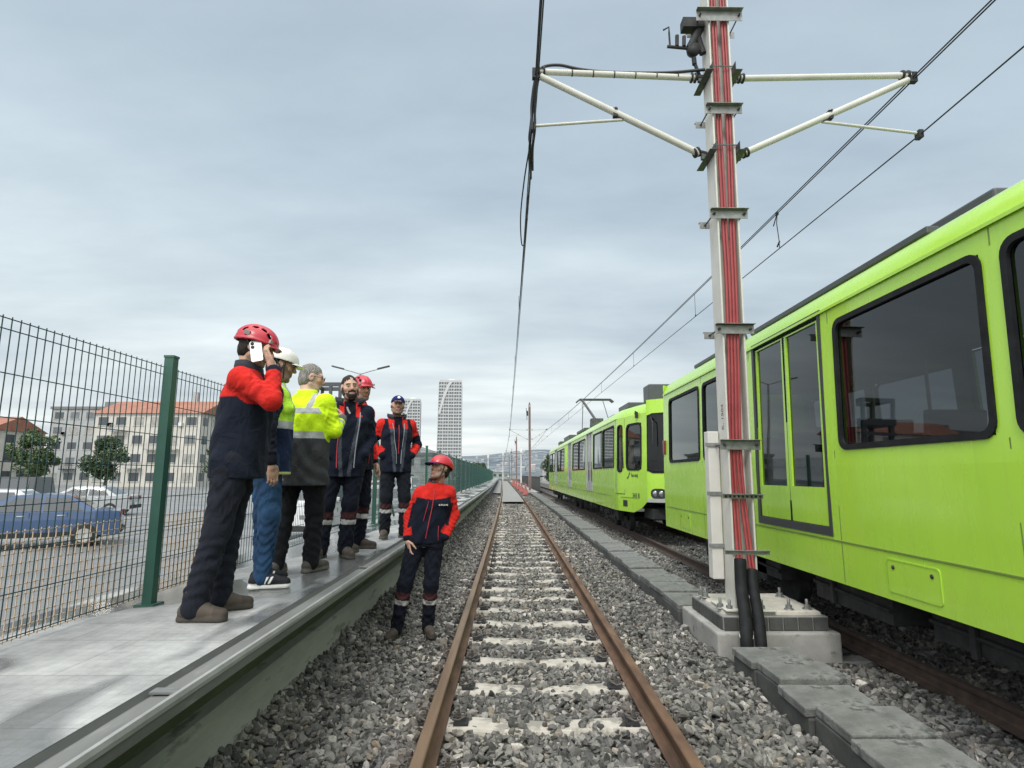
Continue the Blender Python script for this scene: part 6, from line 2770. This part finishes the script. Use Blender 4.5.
    for s in 'RL':
        sh, el, wr_ = J['sh' + s], J['el' + s], J['wr' + s]
        F.cone(J['neck'] - (0, 0, .06), sh + (0, 0, -.022), .056, .056, .05)
        F.cone(sh + (0, 0, -.014), el, .062 + bulk * .3, .053, .045, (.006, 2.6, ph + 1, .15, 1.0))
        F.cone(el, wr_ - unit(wr_ - el) * .01, .055, .042, .03, (.006, 3.1, ph + 3, .0, .9))
        F.cone(wr_ - unit(wr_ - el) * .045, wr_ - unit(wr_ - el) * .015, .043, .043, .006)
    V, Q = F.mesh()
    # which limb a point belongs to
    def seg(a, b):
        ab = b - a
        t = np.clip(((V - a) @ ab) / (ab @ ab), 0, 1)
        return np.linalg.norm(V - a - t[:, None] * ab, axis=1), t
    cz = V[:, 2]
    sx = np.array([spine(zv) for zv in np.linspace(.6, 1.7, 60)])
    px = np.interp(cz, np.linspace(.6, 1.7, 60), sx[:, 0])
    py = np.interp(cz, np.linspace(.6, 1.7, 60), sx[:, 1])
    lx, ly = V[:, 0] - px, V[:, 1] - py
    dt = np.hypot(lx * .75, ly) - .11
    arm = {}
    for s in 'RL':
        d1, t1 = seg(J['sh' + s], J['el' + s])
        d2, t2 = seg(J['el' + s], J['wr' + s])
        up = d1 < d2
        arm[s] = (np.minimum(d1, d2), np.where(up, t1 * .5, .5 + t2 * .5))
    inR = (arm['R'][0] < .105) & ((arm['R'][0] < dt + .045) | (np.abs(lx) > .215))
    inL = (arm['L'][0] < .105) & ((arm['L'][0] < dt + .045) | (np.abs(lx) > .215))
    ctx = dict(V=V, z=cz, x=lx, y=ly, inR=inR, inL=inL, tR=arm['R'][1], tL=arm['L'][1], zn=zn, zp=zp, hem=hem)
    col = jk['paint'](ctx)
    jo = child('jacket', V, Q, 'cloth', col)
    # collar: an open band standing round the neck
    cl = jk.get('collar', dict(col=(.02, .022, .03), h=.075, r=.078, open=.0))
    if cl:
        mb = MB()
        n = 28
        op = cl.get('open', 0)
        c0 = J['neck'] + np.array((0, .006, -.035))
        inner, outer = [], []
        rows = []
        for k in range(n + 1):
            a = PI / 2 + op + (2 * PI - 2 * op) * k / n
            ca, sa = math.cos(a), math.sin(a)
            fr = max(0, sa)
            w = cl.get('fold', 0)
            r0, r1 = cl['r'] + .012, cl['r'] + .004 + w
            dip = -.030 * fr
            hh = cl['h'] * (1 - .15 * fr)
            rows.append([(c0[0] + r0 * ca, c0[1] + r0 * sa * .95, c0[2] + dip), (c0[0] + (r1 + .004) * ca, c0[1] + (r1 + .004) * sa * .95, c0[2] + dip + hh * .6), (c0[0] + (r1) * ca, c0[1] + r1 * sa * .95, c0[2] + dip + hh), (c0[0] + (r1 - .010) * ca, c0[1] + (r1 - .010) * sa * .95, c0[2] + dip + hh), (c0[0] + (r1 - .014) * ca, c0[1] + (r1 - .014) * sa * .95, c0[2] + dip + hh * .5), (c0[0] + (r0 - .014) * ca, c0[1] + (r0 - .014) * sa * .95, c0[2] + dip)])
        mb.loft(rows, True, 0, True, op > 0)
        o = mb.build('collar', M[cl['mat']], jo)
    # loose extras laid on the front surface (zips, flaps, lettering)
    for ex in jk.get('lines', []):
        pts = []
        for (lx0, z0) in ex['pts']:
            c = spine(z0)
            # march along y to the surface
            yv = None
            for yy in np.arange(.26, .02, -.003):
                p = np.array((c[0] + lx0, c[1] + yy * ex.get('side', 1), z0))
                i = np.round((p - F.lo) / F.res).astype(int)
                if np.all(i >= 0) and np.all(i < F.n) and F.D[tuple(i)] < 0:
                    yv = p[1]
                    break
            if yv is not None:
                pts.append((c[0] + lx0, yv + .003 * ex.get('side', 1), z0))
        if len(pts) > 1:
            mb = MB()
            mb.tube(lerp_path(pts, 3) if len(pts) > 2 else pts, ex['r'], 6)
            mb.build(ex['name'], M[ex['mat']], jo)

    # ---------------- hair
    hs = spec.get('hair')
    if hs:
        F = Field(hc - .17, hc + .17, .005)
        F.ell(hc + hR @ np.array((0, -.015, .035)), (.0785, .0975, .0905), .01, hR)
        F.ell(hc + hR @ np.array((0, -.045, -.025)), (.077, .060, .075), .02, hR)
        X, Y, Z = np.meshgrid(*F.ax, indexing='ij')
        qx = (X - hc[0]) * hR[0, 0] + (Y - hc[1]) * hR[1, 0] + (Z - hc[2]) * hR[2, 0]
        qy = (X - hc[0]) * hR[0, 1] + (Y - hc[1]) * hR[1, 1] + (Z - hc[2]) * hR[2, 1]
        qz = (X - hc[0]) * hR[0, 2] + (Y - hc[1]) * hR[1, 2] + (Z - hc[2]) * hR[2, 2]
        line = hs.get('line', .062)
        # keep: above the hairline, behind the temples
        cut = qy - (.008 + np.clip(qz / .085, 0, 1) * .080)
        cut = np.maximum(cut, -(qz + .085))
        nz = .0025 * np.sin(qx * 260 + 3 * np.sin(qy * 90)) * np.sin(qy * 140 + qz * 90) + .003 * np.sin(qx * 75 + 2) * np.sin(qy * 60 + qz * 45)
        cut = cut + .007 * np.sin(qx * 190 + 4 * np.sin(qz * 120)) + .004 * np.sin(qx * 420 + qz * 300)
        F.D = np.maximum(F.D + nz, cut.astype(np.float32)).astype(np.float32)
        if hs.get('bald'):
            F.D = np.maximum(F.D, (.016 - np.hypot(qx, (qy + .03) * .8) * -1 * 0 + (.055 - np.hypot(qx, qy + .01)) * (qz > .06)).astype(np.float32))
        V, Q = F.mesh()
        if len(V):
            child('hair', V, Q, 'hair', hairc[None, :] * (1 + .35 * np.sin(V[:, :1] * 310 + 5 * np.sin(V[:, 2:3] * 120)) + .25 * np.sin(V[:, 1:2] * 540)))
    if spec.get('beard'):
        F = Field(hc - .17, hc + .17, .005)

        def T(p):
            return hc + hR @ np.array(p, float)
        F.ell(T((0, .042, -.082)), (.064, .062, .056), .01, hR)
        for s in (-1, 1):
            F.cone(T((s * .070, .006, -.005)), T((s * .060, .03, -.07)), .012, .020, .02)
        F.cone(T((-.030, .092, -.042)), T((.030, .092, -.042)), .009, .009, .01)
        F.ell(T((0, .098, -.061)), (.024, .02, .009), .004, hR, True)
        X, Y, Z = np.meshgrid(*F.ax, indexing='ij')
        F.D += (.002 * np.sin(X * 400) * np.sin(Z * 330 + Y * 200)).astype(np.float32)
        V, Q = F.mesh()
        child('beard', V, Q, 'hair', np.tile(hairc * spec.get('beard_f', 1), (len(V), 1)))

    # ---------------- headgear
    hg = spec.get('helmet')
    if hg:
        kind, c1, c2 = hg
        F = Field(hc - .21, hc + .22, .005)

        def T(p):
            return hc + hR @ np.array(p, float)
        if kind == 'cap':
            F.ell(T((0, -.014, .038)), (.089, .108, .096), .01, hR)
        else:
            F.ell(T((0, -.010, .034)), (.107, .134, .111) if kind != 'bump' else (.109, .136, .116), .01, hR)
        X, Y, Z = np.meshgrid(*F.ax, indexing='ij')
        qx = (X - hc[0]) * hR[0, 0] + (Y - hc[1]) * hR[1, 0] + (Z - hc[2]) * hR[2, 0]
        qy = (X - hc[0]) * hR[0, 1] + (Y - hc[1]) * hR[1, 1] + (Z - hc[2]) * hR[2, 1]
        qz = (X - hc[0]) * hR[0, 2] + (Y - hc[1]) * hR[1, 2] + (Z - hc[2]) * hR[2, 2]
        base_z = .030 if kind != 'cap' else .042
        rim = base_z + (-.020 * np.clip(-qy / .13, 0, 1) if kind != 'white' else 0)
        F.D = np.maximum(F.D, (rim - qz)).astype(np.float32)
        # hollow
        inner = np.sqrt((qx / (.099 if kind != 'cap' else .084)) ** 2 + ((qy + .010) / (.126 if kind != 'cap' else .102)) ** 2 + ((qz - .034) / (.103 if kind != 'cap' else .09)) ** 2) - 1
        F.D = np.maximum(F.D, (-inner * .1)).astype(np.float32)
        if kind == 'climb':       # rounded ridges and vents
            rg = .004 * np.exp(-((np.abs(qx) - .035) / .010) ** 2) + .003 * np.exp(-(qx / .009) ** 2)
            F.D -= (rg * (qz > .06)).astype(np.float32)
            lip = .006 * np.exp(-((qz - rim - .006) / .008) ** 2)
            F.D -= lip.astype(np.float32) * (F.D > -.004)
            for s in (-1, 1):
                for (yy, zz) in ((.03, .115), (-.03, .12), (.07, .085), (-.085, .085)):
                    pc = np.array((s * .068, yy, zz))
                    vent = np.sqrt(((qx - pc[0]) / .010) ** 2 + ((qy - pc[1]) / .022) ** 2 + ((qz - pc[2]) / .02) ** 2) - 1
                    F.D = np.maximum(F.D, (-vent * .008)).astype(np.float32)
        # peak
        pk = {'climb': (.055, .128, .034, .062, .050, .006), 'white': (.0, .125, .034, .085, .070, .006), 'cap': (.0, .125, .040, .072, .078, .005), 'bump': (.0, .125, .036, .080, .072, .007)}[kind]
        F2 = None
        if kind in ('climb', 'white'):
            pz = np.sqrt((qx / .10) ** 2 + ((qy - .10) / (.075 if kind == 'white' else .052)) ** 2 + ((qz - .030 + qx ** 2 * 1.5) / .006) ** 2) - 1
            dpk = (pz * .006).astype(np.float32)
            k = .006
            h = np.clip(.5 + .5 * (F.D - dpk) / k, 0, 1)
            F.D = (F.D * (1 - h) + dpk * h - k * h * (1 - h)).astype(np.float32)
            F.D = np.maximum(F.D, (-inner * .1)).astype(np.float32)
        V, Q = F.mesh()
        nm = {'climb': 'helmet', 'white': 'helmet', 'cap': 'cap', 'bump': 'helmet'}[kind]
        q = (V - hc) @ hR
        col = np.tile(np.array(c1), (len(V), 1))
        if kind == 'bump':
            pass
        ho = child(nm, V, Q, 'helmet' if kind != 'cap' else 'cloth', col)
        if kind in ('cap', 'bump'):
            F = Field(hc - .24, hc + .26, .005)
            X, Y, Z = np.meshgrid(*F.ax, indexing='ij')
            qx = (X - hc[0]) * hR[0, 0] + (Y - hc[1]) * hR[1, 0] + (Z - hc[2]) * hR[2, 0]
            qy = (X - hc[0]) * hR[0, 1] + (Y - hc[1]) * hR[1, 1] + (Z - hc[2]) * hR[2, 1]
            qz = (X - hc[0]) * hR[0, 2] + (Y - hc[1]) * hR[1, 2] + (Z - hc[2]) * hR[2, 2]
            ww = .078 if kind == 'cap' else .098
            pz = np.sqrt((qx / ww) ** 2 + ((qy - .085) / (.088 if kind == 'cap' else .112)) ** 2 + ((qz - .038 + qx ** 2 * 2.6 + np.maximum(0, qy - .09) * .25) / .006) ** 2) - 1
            F.D = np.maximum((pz * .006), .075 - qy).astype(np.float32)
            V, Q = F.mesh()
            child('peak', V, Q, 'cloth', np.tile(np.array(c2), (len(V), 1)), ho)
            if kind == 'cap':
                mb = MB()
                p = T((0, .098, .090))
                mb.lathe(p, [(0, .004), (.016, .003), (.020, -.004)], 12, hR @ np.array((0, .85, .5)))
                mb.build('cap_badge', M['white_paint'], ho)
        if kind != 'cap':
            mb = MB()
            for s in (-1, 1):
                mb.tube([T((s * .088, .02, .035)), T((s * .083, .025, -.03)), T((s * .062, .035, -.095)), T((s * .02, .05, -.128)), T((0, .052, -.131))], .0055, 6)
                mb.tube([T((s * .088, -.05, .03)), T((s * .083, .01, -.045))], .005, 6)
            mb.build('chin_strap', M['cable_black'], ho)
            if kind == 'climb':
                mb = MB()
                for s in (-1, 1):
                    mb.box(T((s * .102, -.055, .062)), (.012, .035, .026), Matrix(hR.tolist()) @ Matrix.Rotation(s * .25, 3, 'Y'))
                    mb.box(T((s * .080, .092, .052)), (.018, .02, .022), Matrix(hR.tolist()) @ Matrix.Rotation(-s * .7, 3, 'Z'))
                mb.build('lamp_clip', M['helmet_clip'], ho)
    if spec.get('glasses'):
        mb = MB()

        def T(p):
            return hc + hR @ np.array(p, float)
        for s in (-1, 1):
            pts = [T((s * (.033 + .024 * math.cos(a)), .106, .008 + .017 * math.sin(a))) for a in np.linspace(0, 2 * PI, 17)]
            mb.tube(pts, .0022, 5)
            mb.tube([T((s * .057, .104, .010)), T((s * .080, .03, .010)), T((s * .086, -.01, .004))], .0020, 5)
        mb.tube([T((-.009, .108, .010)), T((.009, .108, .010))], .002, 5)
        mb.build('glasses', M['cable_black'], body)
    return body, root_M, J, hR, hc


plain('helmet_clip', (.30, .29, .27), .5)
plain('zip_red', (.42, .03, .04), .5)
plain('zip_grey', (.20, .21, .23), .5)
plain('collar_navy', (.016, .019, .028), .85)
plain('collar_red', (.52, .035, .02), .85)
plain('collar_lime', (.50, .66, .03), .85)
plain('reflective', (.42, .43, .43), .4)
plain('shirt_grey', (.28, .27, .26), .9)

RED = np.array((.50, .021, .016))
NAVY = np.array((.0075, .0105, .020))
NAVY2 = np.array((.012, .016, .028))
LIME = np.array((.56, .80, .02))
GREY = np.array((.045, .047, .050))
REFL = np.array((.36, .37, .37))


def base(c, colr):
    return np.tile(np.array(colr, float), (len(c['V']), 1))


def paint_red_yoke(yoke=.245, sleeve='red', under=True):
    """navy body, red yoke and sleeves, navy wedge under the arm"""
    def f(c):
        col = base(c, NAVY)
        top = c['z'] > c['zn'] - yoke + .03 * np.abs(c['x']) / .2
        col[top] = RED
        for s in 'RL':
            i = c['in' + s]
            t = c['t' + s]
            col[i] = RED
            if sleeve == 'split':
                col[i & (t > .30) & (t < .60)] = NAVY
            col[i & (t > .965)] = NAVY
            if under:
                inner = i & ((c['x'] < .205) if s == 'R' else (c['x'] > -.205)) & (c['z'] < c['zn'] - .2) & (t < .8)
                col[inner] = NAVY
        return col
    return f


def paint_open(c):
    """parka: navy with red shoulder panels and sleeves, lining and grey facing down the open front"""
    col = base(c, NAVY)
    for s in 'RL':
        i = c['in' + s]
        t = c['t' + s]
        col[i] = RED
        col[i & (t > .27) & (t < .62)] = NAVY
        col[i & (t > .96)] = NAVY
    fr = (c['y'] > 0) & ~c['inR'] & ~c['inL']
    col[fr & (np.abs(c['x']) < .045) & (c['z'] > c['zn'] - .13)] = NAVY * .6
    col[fr & (np.abs(c['x']) > .055) & (np.abs(c['x']) < .12) & (c['z'] > c['zn'] - .15)] = RED
    col[fr & (np.abs(np.abs(c['x']) - (.085 + .10 * np.clip((c['z'] - c['zp']) - .3, -1, .2))) < .018) & (c['z'] < c['zn'] - .15)] = (.05, .058, .075)
    return col


def paint_parka(c):
    col = paint_open(c)
    for s in 'RL':
        col[c['in' + s]] = NAVY * 1.15
    bad = (np.abs(c['x']) > .10) & (c['z'] > c['zn'] - .13)
    col[bad] = NAVY * 1.15
    return col


def paint_vest(c):
    """navy jacket under a lime vest with reflective bands, navy lower part edged in lime"""
    col = base(c, (.014, .022, .055))
    tor = ~c['inR'] & ~c['inL']
    up = tor & (c['z'] > c['zp'] + .18)
    col[up] = (.42, .72, .05)
    col[tor & (c['z'] > c['zp'] + .18) & (c['z'] < c['zp'] + .235)] = REFL
    col[up & (np.abs(np.abs(c['x']) - .10) < .022) & (c['z'] > c['zp'] + .235)] = REFL
    col[tor & (c['z'] < c['hem'] + .018)] = (.55, .62, .22)
    for s in 'RL':
        col[c['in' + s]] = (.010, .012, .020)
    return col


def paint_hivis(c):
    """fluorescent yellow jacket, grey lower half, reflective bands"""
    col = base(c, LIME)
    z0 = c['zp'] + .13
    tor = ~c['inR'] & ~c['inL']
    col[(c['z'] < z0) & tor] = GREY
    col[tor & (c['z'] > z0) & (c['z'] < z0 + .055)] = REFL
    col[tor & (c['z'] > z0 + .20) & (c['z'] < z0 + .25)] = REFL
    col[tor & (np.abs(np.abs(c['x']) - .115) < .022) & (c['z'] > z0 + .25)] = REFL
    for s in 'RL':
        i, t = c['in' + s], c['t' + s]
        col[i] = LIME
        col[i & (t > .50) & (t < .60)] = REFL
        col[i & (t > .70) & (t < .78)] = REFL
        col[i & (t > .84)] = (.10, .105, .11)
    return col


def paint_phone(c):
    col = base(c, NAVY2 * .9)
    top = c['z'] > c['zn'] - .20
    col[top] = RED
    for s in 'RL':
        i, t = c['in' + s], c['t' + s]
        col[i] = RED
        col[i & (t > .93)] = NAVY
    fr = (c['y'] > .02) & (np.abs(c['x']) < .05) & (c['z'] > c['zn'] - .2)
    col[fr] = NAVY
    return col


ZIP = dict(name='zip', mat='zip_red', r=.0042)
TR = (.009, .011, .019)
BR = ((.075, .062, .050), (.085, .078, .068))


def zips(*extra):
    out = [dict(name='zip', mat='zip_red', r=.0045, pts=[(0.0, z) for z in (1.43, 1.35, 1.25, 1.15, 1.05, .95, .86)])]
    return out + list(extra)


# 7 - the man on the ballast: weight on his left leg, head turned up to the group
P7, m7, J7, h7, c7 = make_person('person', dict(
    loc=(-.865, 6.30, -.105), face=-82, scale=1.04, seed=7, bulk=-.004,
    label='man standing in the ballast in a red and navy jacket and red helmet, looking up', yaw=-52, pitch=16, roll=4, skin=(.47, .29, .21), stubble=.45,
    J=dict(pelvis=(.045, 0, .96), hipR=(.135, 0, .94), hipL=(-.045, 0, .94), kneeR=(.235, .045, .51), kneeL=(-.02, .03, .50), ankR=(.31, .03, .085), ankL=(.005, -.04, .085), chest=(-.02, -.02, 1.28), neck=(-.045, -.03, 1.49), head=(-.09, .0, 1.635),
           shR=(.105, -.02, 1.405), shL=(-.185, -.03, 1.415), elR=(.215, -.06, 1.15), elL=(-.245, -.07, 1.16), wrR=(.225, .05, .945), wrL=(-.145, .075, .95), toeR=(.5, 1), toeL=(-.28, 1)),
    handR=dict(d=(-.22, .22, -.95), across=(-.3, 1, .2), curl=.35), handL=dict(hidden=True),
    trousers=TR, bands=True, slim=True, boots=((.075, .062, .05), (.05, .045, .04)), helmet=('bump', (.47, .024, .034), (.012, .016, .075)), hair=dict(line=.05),
    jacket=dict(hem=.895, paint=paint_red_yoke(.165), collar=dict(mat='collar_navy', h=.085, r=.070), lines=zips(
        dict(name='zip', mat='zip_red', r=.0032, pts=[(.045, 1.31), (.052, 1.22), (.058, 1.12)]),
        dict(name='pocket_zip', mat='zip_red', r=.0035, pts=[(-.105, 1.07), (-.115, 1.0), (-.125, .93)])))))
text_mesh('chest_lettering', 'BURULAŞ', .021, M['white_paint'], P7, Matrix(((-1, 0, 0, -.125), (0, 0, 1, .126), (0, 1, 0, 1.275), (0, 0, 0, 1))), .0006, .0002)

# 6 - man in the blue cap, hands in the jacket pockets
make_person('person', dict(
    loc=(-1.535, 7.72, WALK_Z), face=-66, scale=1.05, seed=6,
    label='man in a blue baseball cap by the fence, hands in his parka pockets', yaw=-8, pitch=4, roll=-4, skin=(.46, .29, .21), stubble=.6,
    J=dict(elR=(.30, -.10, 1.15), elL=(-.30, -.10, 1.15), wrR=(.185, .075, 1.00), wrL=(-.185, .075, 1.00), ankR=(.10, -.06, .085), ankL=(-.12, .04, .085), kneeR=(.105, .02, .5), kneeL=(-.11, .06, .5), toeR=(.35, 1), toeL=(-.45, 1)),
    handR=dict(hidden=True), handL=dict(hidden=True),
    trousers=(.011, .013, .018), bands=True, boots=((.10, .085, .066), (.11, .10, .085)), helmet=('cap', (.018, .03, .13), (.016, .026, .11)), hair=dict(line=.06),
    jacket=dict(hem=.80, flare=.006, paint=paint_open, collar=dict(mat='collar_navy', h=.085, r=.082, open=.55, fold=.035), lines=[
        dict(name='zip', mat='zip_grey', r=.006, pts=[(.075, 1.40), (.062, 1.30), (.05, 1.18), (.03, 1.05), (.02, .9)]),
        dict(name='zip', mat='zip_grey', r=.006, pts=[(-.075, 1.40), (-.065, 1.30), (-.055, 1.18), (-.04, 1.05), (-.03, .9)]),
        dict(name='zip', mat='zip_red', r=.0045, pts=[(.0, 1.38), (0, 1.28), (0, 1.15), (0, 1.02)])])))

# 5 - man in a red helmet, mostly hidden behind the bearded man
make_person('person', dict(
    loc=(-1.715, 6.48, WALK_Z), face=-20, scale=1.075, seed=5,
    label='man in a red helmet half hidden behind the bearded man', yaw=-25, pitch=-6, skin=(.44, .27, .19), stubble=.5,
    J=dict(elL=(-.265, -.04, 1.13), wrL=(-.27, .03, .885), shL=(-.19, -.015, 1.42)),
    trousers=TR, bands=True, boots=BR, helmet=('climb', (.44, .020, .036), None), hair=dict(line=.05),
    jacket=dict(hem=.80, paint=paint_red_yoke(.20, under=False), collar=dict(mat='collar_red', h=.08, r=.08), lines=zips())))

# 4 - bearded man facing the camera, parka open at the neck
make_person('person', dict(
    loc=(-1.685, 5.95, WALK_Z), face=-70, scale=1.035, seed=4, bulk=.002,
    label='bare headed man with a dark beard in an open navy and red parka', yaw=8, pitch=-3, roll=5, skin=(.47, .30, .22), stubble=.35, beard=1, beard_f=1.3,
    J=dict(pelvis=(.02, 0, .955), chest=(-.005, 0, 1.28), neck=(-.01, -.01, 1.485), head=(0.0, .03, 1.635), ankR=(.20, .03, .085), ankL=(-.02, .04, .085), kneeR=(.165, .04, .5), kneeL=(-.045, .07, .5), toeR=(.5, 1), toeL=(-.3, 1), elR=(.225, -.03, 1.13), wrR=(.17, .09, .95), elL=(-.235, -.06, 1.13), wrL=(-.16, .09, .97)),
    handL=dict(hidden=True), handR=dict(hidden=True),
    trousers=TR, bands=True, boots=BR, hair=dict(line=.068),
    jacket=dict(hem=.76, flare=.012, paint=paint_parka, collar=dict(mat='collar_navy', h=.095, r=.088, open=.6, fold=.05), lines=[
        dict(name='zip', mat='zip_red', r=.005, pts=[(.10, 1.38), (.095, 1.28), (.09, 1.15), (.085, 1.0), (.08, .84)]),
        dict(name='zip', mat='zip_grey', r=.007, pts=[(-.10, 1.38), (-.095, 1.28), (-.09, 1.15), (-.085, 1.0), (-.08, .84)]),
        dict(name='shirt_edge', mat='shirt_grey', r=.010, pts=[(.03, 1.43), (.02, 1.40), (.0, 1.36)])])))

# 3 - grey haired man with glasses in the fluorescent jacket, hand raised in front of his chest
make_person('person', dict(
    loc=(-1.80, 5.02, WALK_Z), face=78, scale=1.02, seed=3, bulk=.034,
    label='grey haired man with glasses in a fluorescent yellow and grey hi-vis jacket', yaw=-54, pitch=-10, skin=(.52, .33, .25), hair_col=(.19, .18, .165), glasses=True, stubble=.25,
    J=dict(pelvis=(0, -.02, .955), chest=(0, .0, 1.28), neck=(0, .02, 1.48), head=(0, .075, 1.62), elR=(.265, .04, 1.15), wrR=(.215, .25, 1.28), elL=(-.26, .03, 1.14), wrL=(-.10, .24, 1.20), ankR=(.11, .03, .085), ankL=(-.11, -.12, .085), kneeR=(.11, .05, .5), kneeL=(-.105, -.03, .5), shR=(.195, -.0, 1.41), shL=(-.195, -.0, 1.41)),
    handR=dict(d=(-.80, .30, .42), across=(.3, .1, 1), curl=.85, flip=1), handL=dict(d=(.5, .6, .3), across=(-.1, 0, 1), curl=.75, flip=-1),
    trousers=(.012, .0125, .015), boots=((.075, .068, .058), (.115, .105, .09)), hair=dict(line=.075),
    jacket=dict(hem=.70, flare=.018, paint=paint_hivis, collar=dict(mat='collar_lime', h=.06, r=.082))))

# 2 - man in the white helmet, vest and blue jeans
make_person('person', dict(
    loc=(-1.845, 4.40, WALK_Z), face=30, scale=1.008, seed=2,
    label='man in a white hard hat, lime hi-vis vest and blue jeans looking away', yaw=-6, pitch=-12, skin=(.38, .235, .165), stubble=.5,
    J=dict(chest=(0, .03, 1.28), pelvis=(0, .03, .95), neck=(0, .02, 1.485), head=(0, .06, 1.625), elR=(.255, -.04, 1.13), wrR=(.255, .0, .885), kneeR=(.10, .03, .5), ankR=(.11, .0, .085), ankL=(-.11, .03, .085)),
    handR=dict(d=(-.02, .12, -.98), across=(-.25, 1, .1), curl=.6),
    trousers=(.022, .055, .115), slim=True, denim=True, boots=((.012, .013, .017), (.68, .68, .66)), stripes=True, boot_h=.10, helmet=('white', (.62, .61, .56), None), hair=dict(line=.05),
    jacket=dict(hem=.80, paint=paint_vest, collar=dict(mat='collar_navy', h=.06, r=.078))))

# 1 - man on the phone at the left
P1, m1, J1, h1, c1 = make_person('person', dict(
    loc=(-1.74, 3.50, WALK_Z), face=14, scale=.978, seed=1, bulk=.020,
    label='man in a red climbing helmet holding a phone to his ear, nearest the camera', yaw=-4, pitch=-17, skin=(.47, .29, .21), stubble=.3,
    J=dict(pelvis=(0, .10, .945), chest=(0, .13, 1.27), neck=(0, .115, 1.475), head=(0, .155, 1.62), hipR=(.095, .09, .93), hipL=(-.095, .09, .93), kneeR=(.11, .03, .5), kneeL=(-.11, .05, .5), ankR=(.12, -.06, .085), ankL=(-.12, .02, .085),
           shR=(.195, .115, 1.405), shL=(-.19, .105, 1.405), elR=(.30, .31, 1.245), wrR=(.150, .290, 1.455), elL=(-.25, .04, 1.12), wrL=(-.24, .06, .88)),
    handR=dict(d=(-.12, -.42, .88), across=(-.75, -.45, .0), curl=.55, flip=1),
    trousers=(.016, .018, .026), boots=((.075, .060, .048), (.060, .050, .042)), helmet=('climb', (.42, .020, .036), None), hair=dict(line=.045),
    jacket=dict(hem=.80, paint=paint_phone, collar=dict(mat='collar_navy', h=.085, r=.085))))
# the phone in his hand, flat against the ear
ph_ = empty('mobile_phone', (0, 0, 0), label='light grey mobile phone held to the ear of the first man', cat='phone')
cen = c1 + h1 @ np.array((.106, .040, -.035))
fr_ = Matrix((h1 @ np.array(((0.0), 0, 1))).tolist() and [[h1[0, 1], h1[0, 2], h1[0, 0]], [h1[1, 1], h1[1, 2], h1[1, 0]], [h1[2, 1], h1[2, 2], h1[2, 0]]])
fr_ = fr_ @ Matrix.Rotation(R(30), 3, 'Z') @ Matrix.Rotation(R(-14), 3, 'X')
ph_.matrix_world = m1 @ (Matrix.Translation(cen) @ fr_.to_4x4())
mb = MB()
o_ = rr_pts(-.035, .035, -.070, .070, .012)
mb.loft([[(a, b_, -.004) for a, b_ in o_], [(a, b_, .004) for a, b_ in o_]], True, 0, False, True)
noisy('phone_back', (.52, .58, .58), (.58, .64, .64), 3, (.15, .3), .1, 0)
mb.build('case', M['phone_back'], ph_, .0015)
mb = MB()
for yy in (.055, .030):
    mb.lathe((-.018, yy, .004), [(.011, 0), (.011, .002), (.0, .0022)], 14)
mb.build('camera_lens', M['cable_black'], ph_)
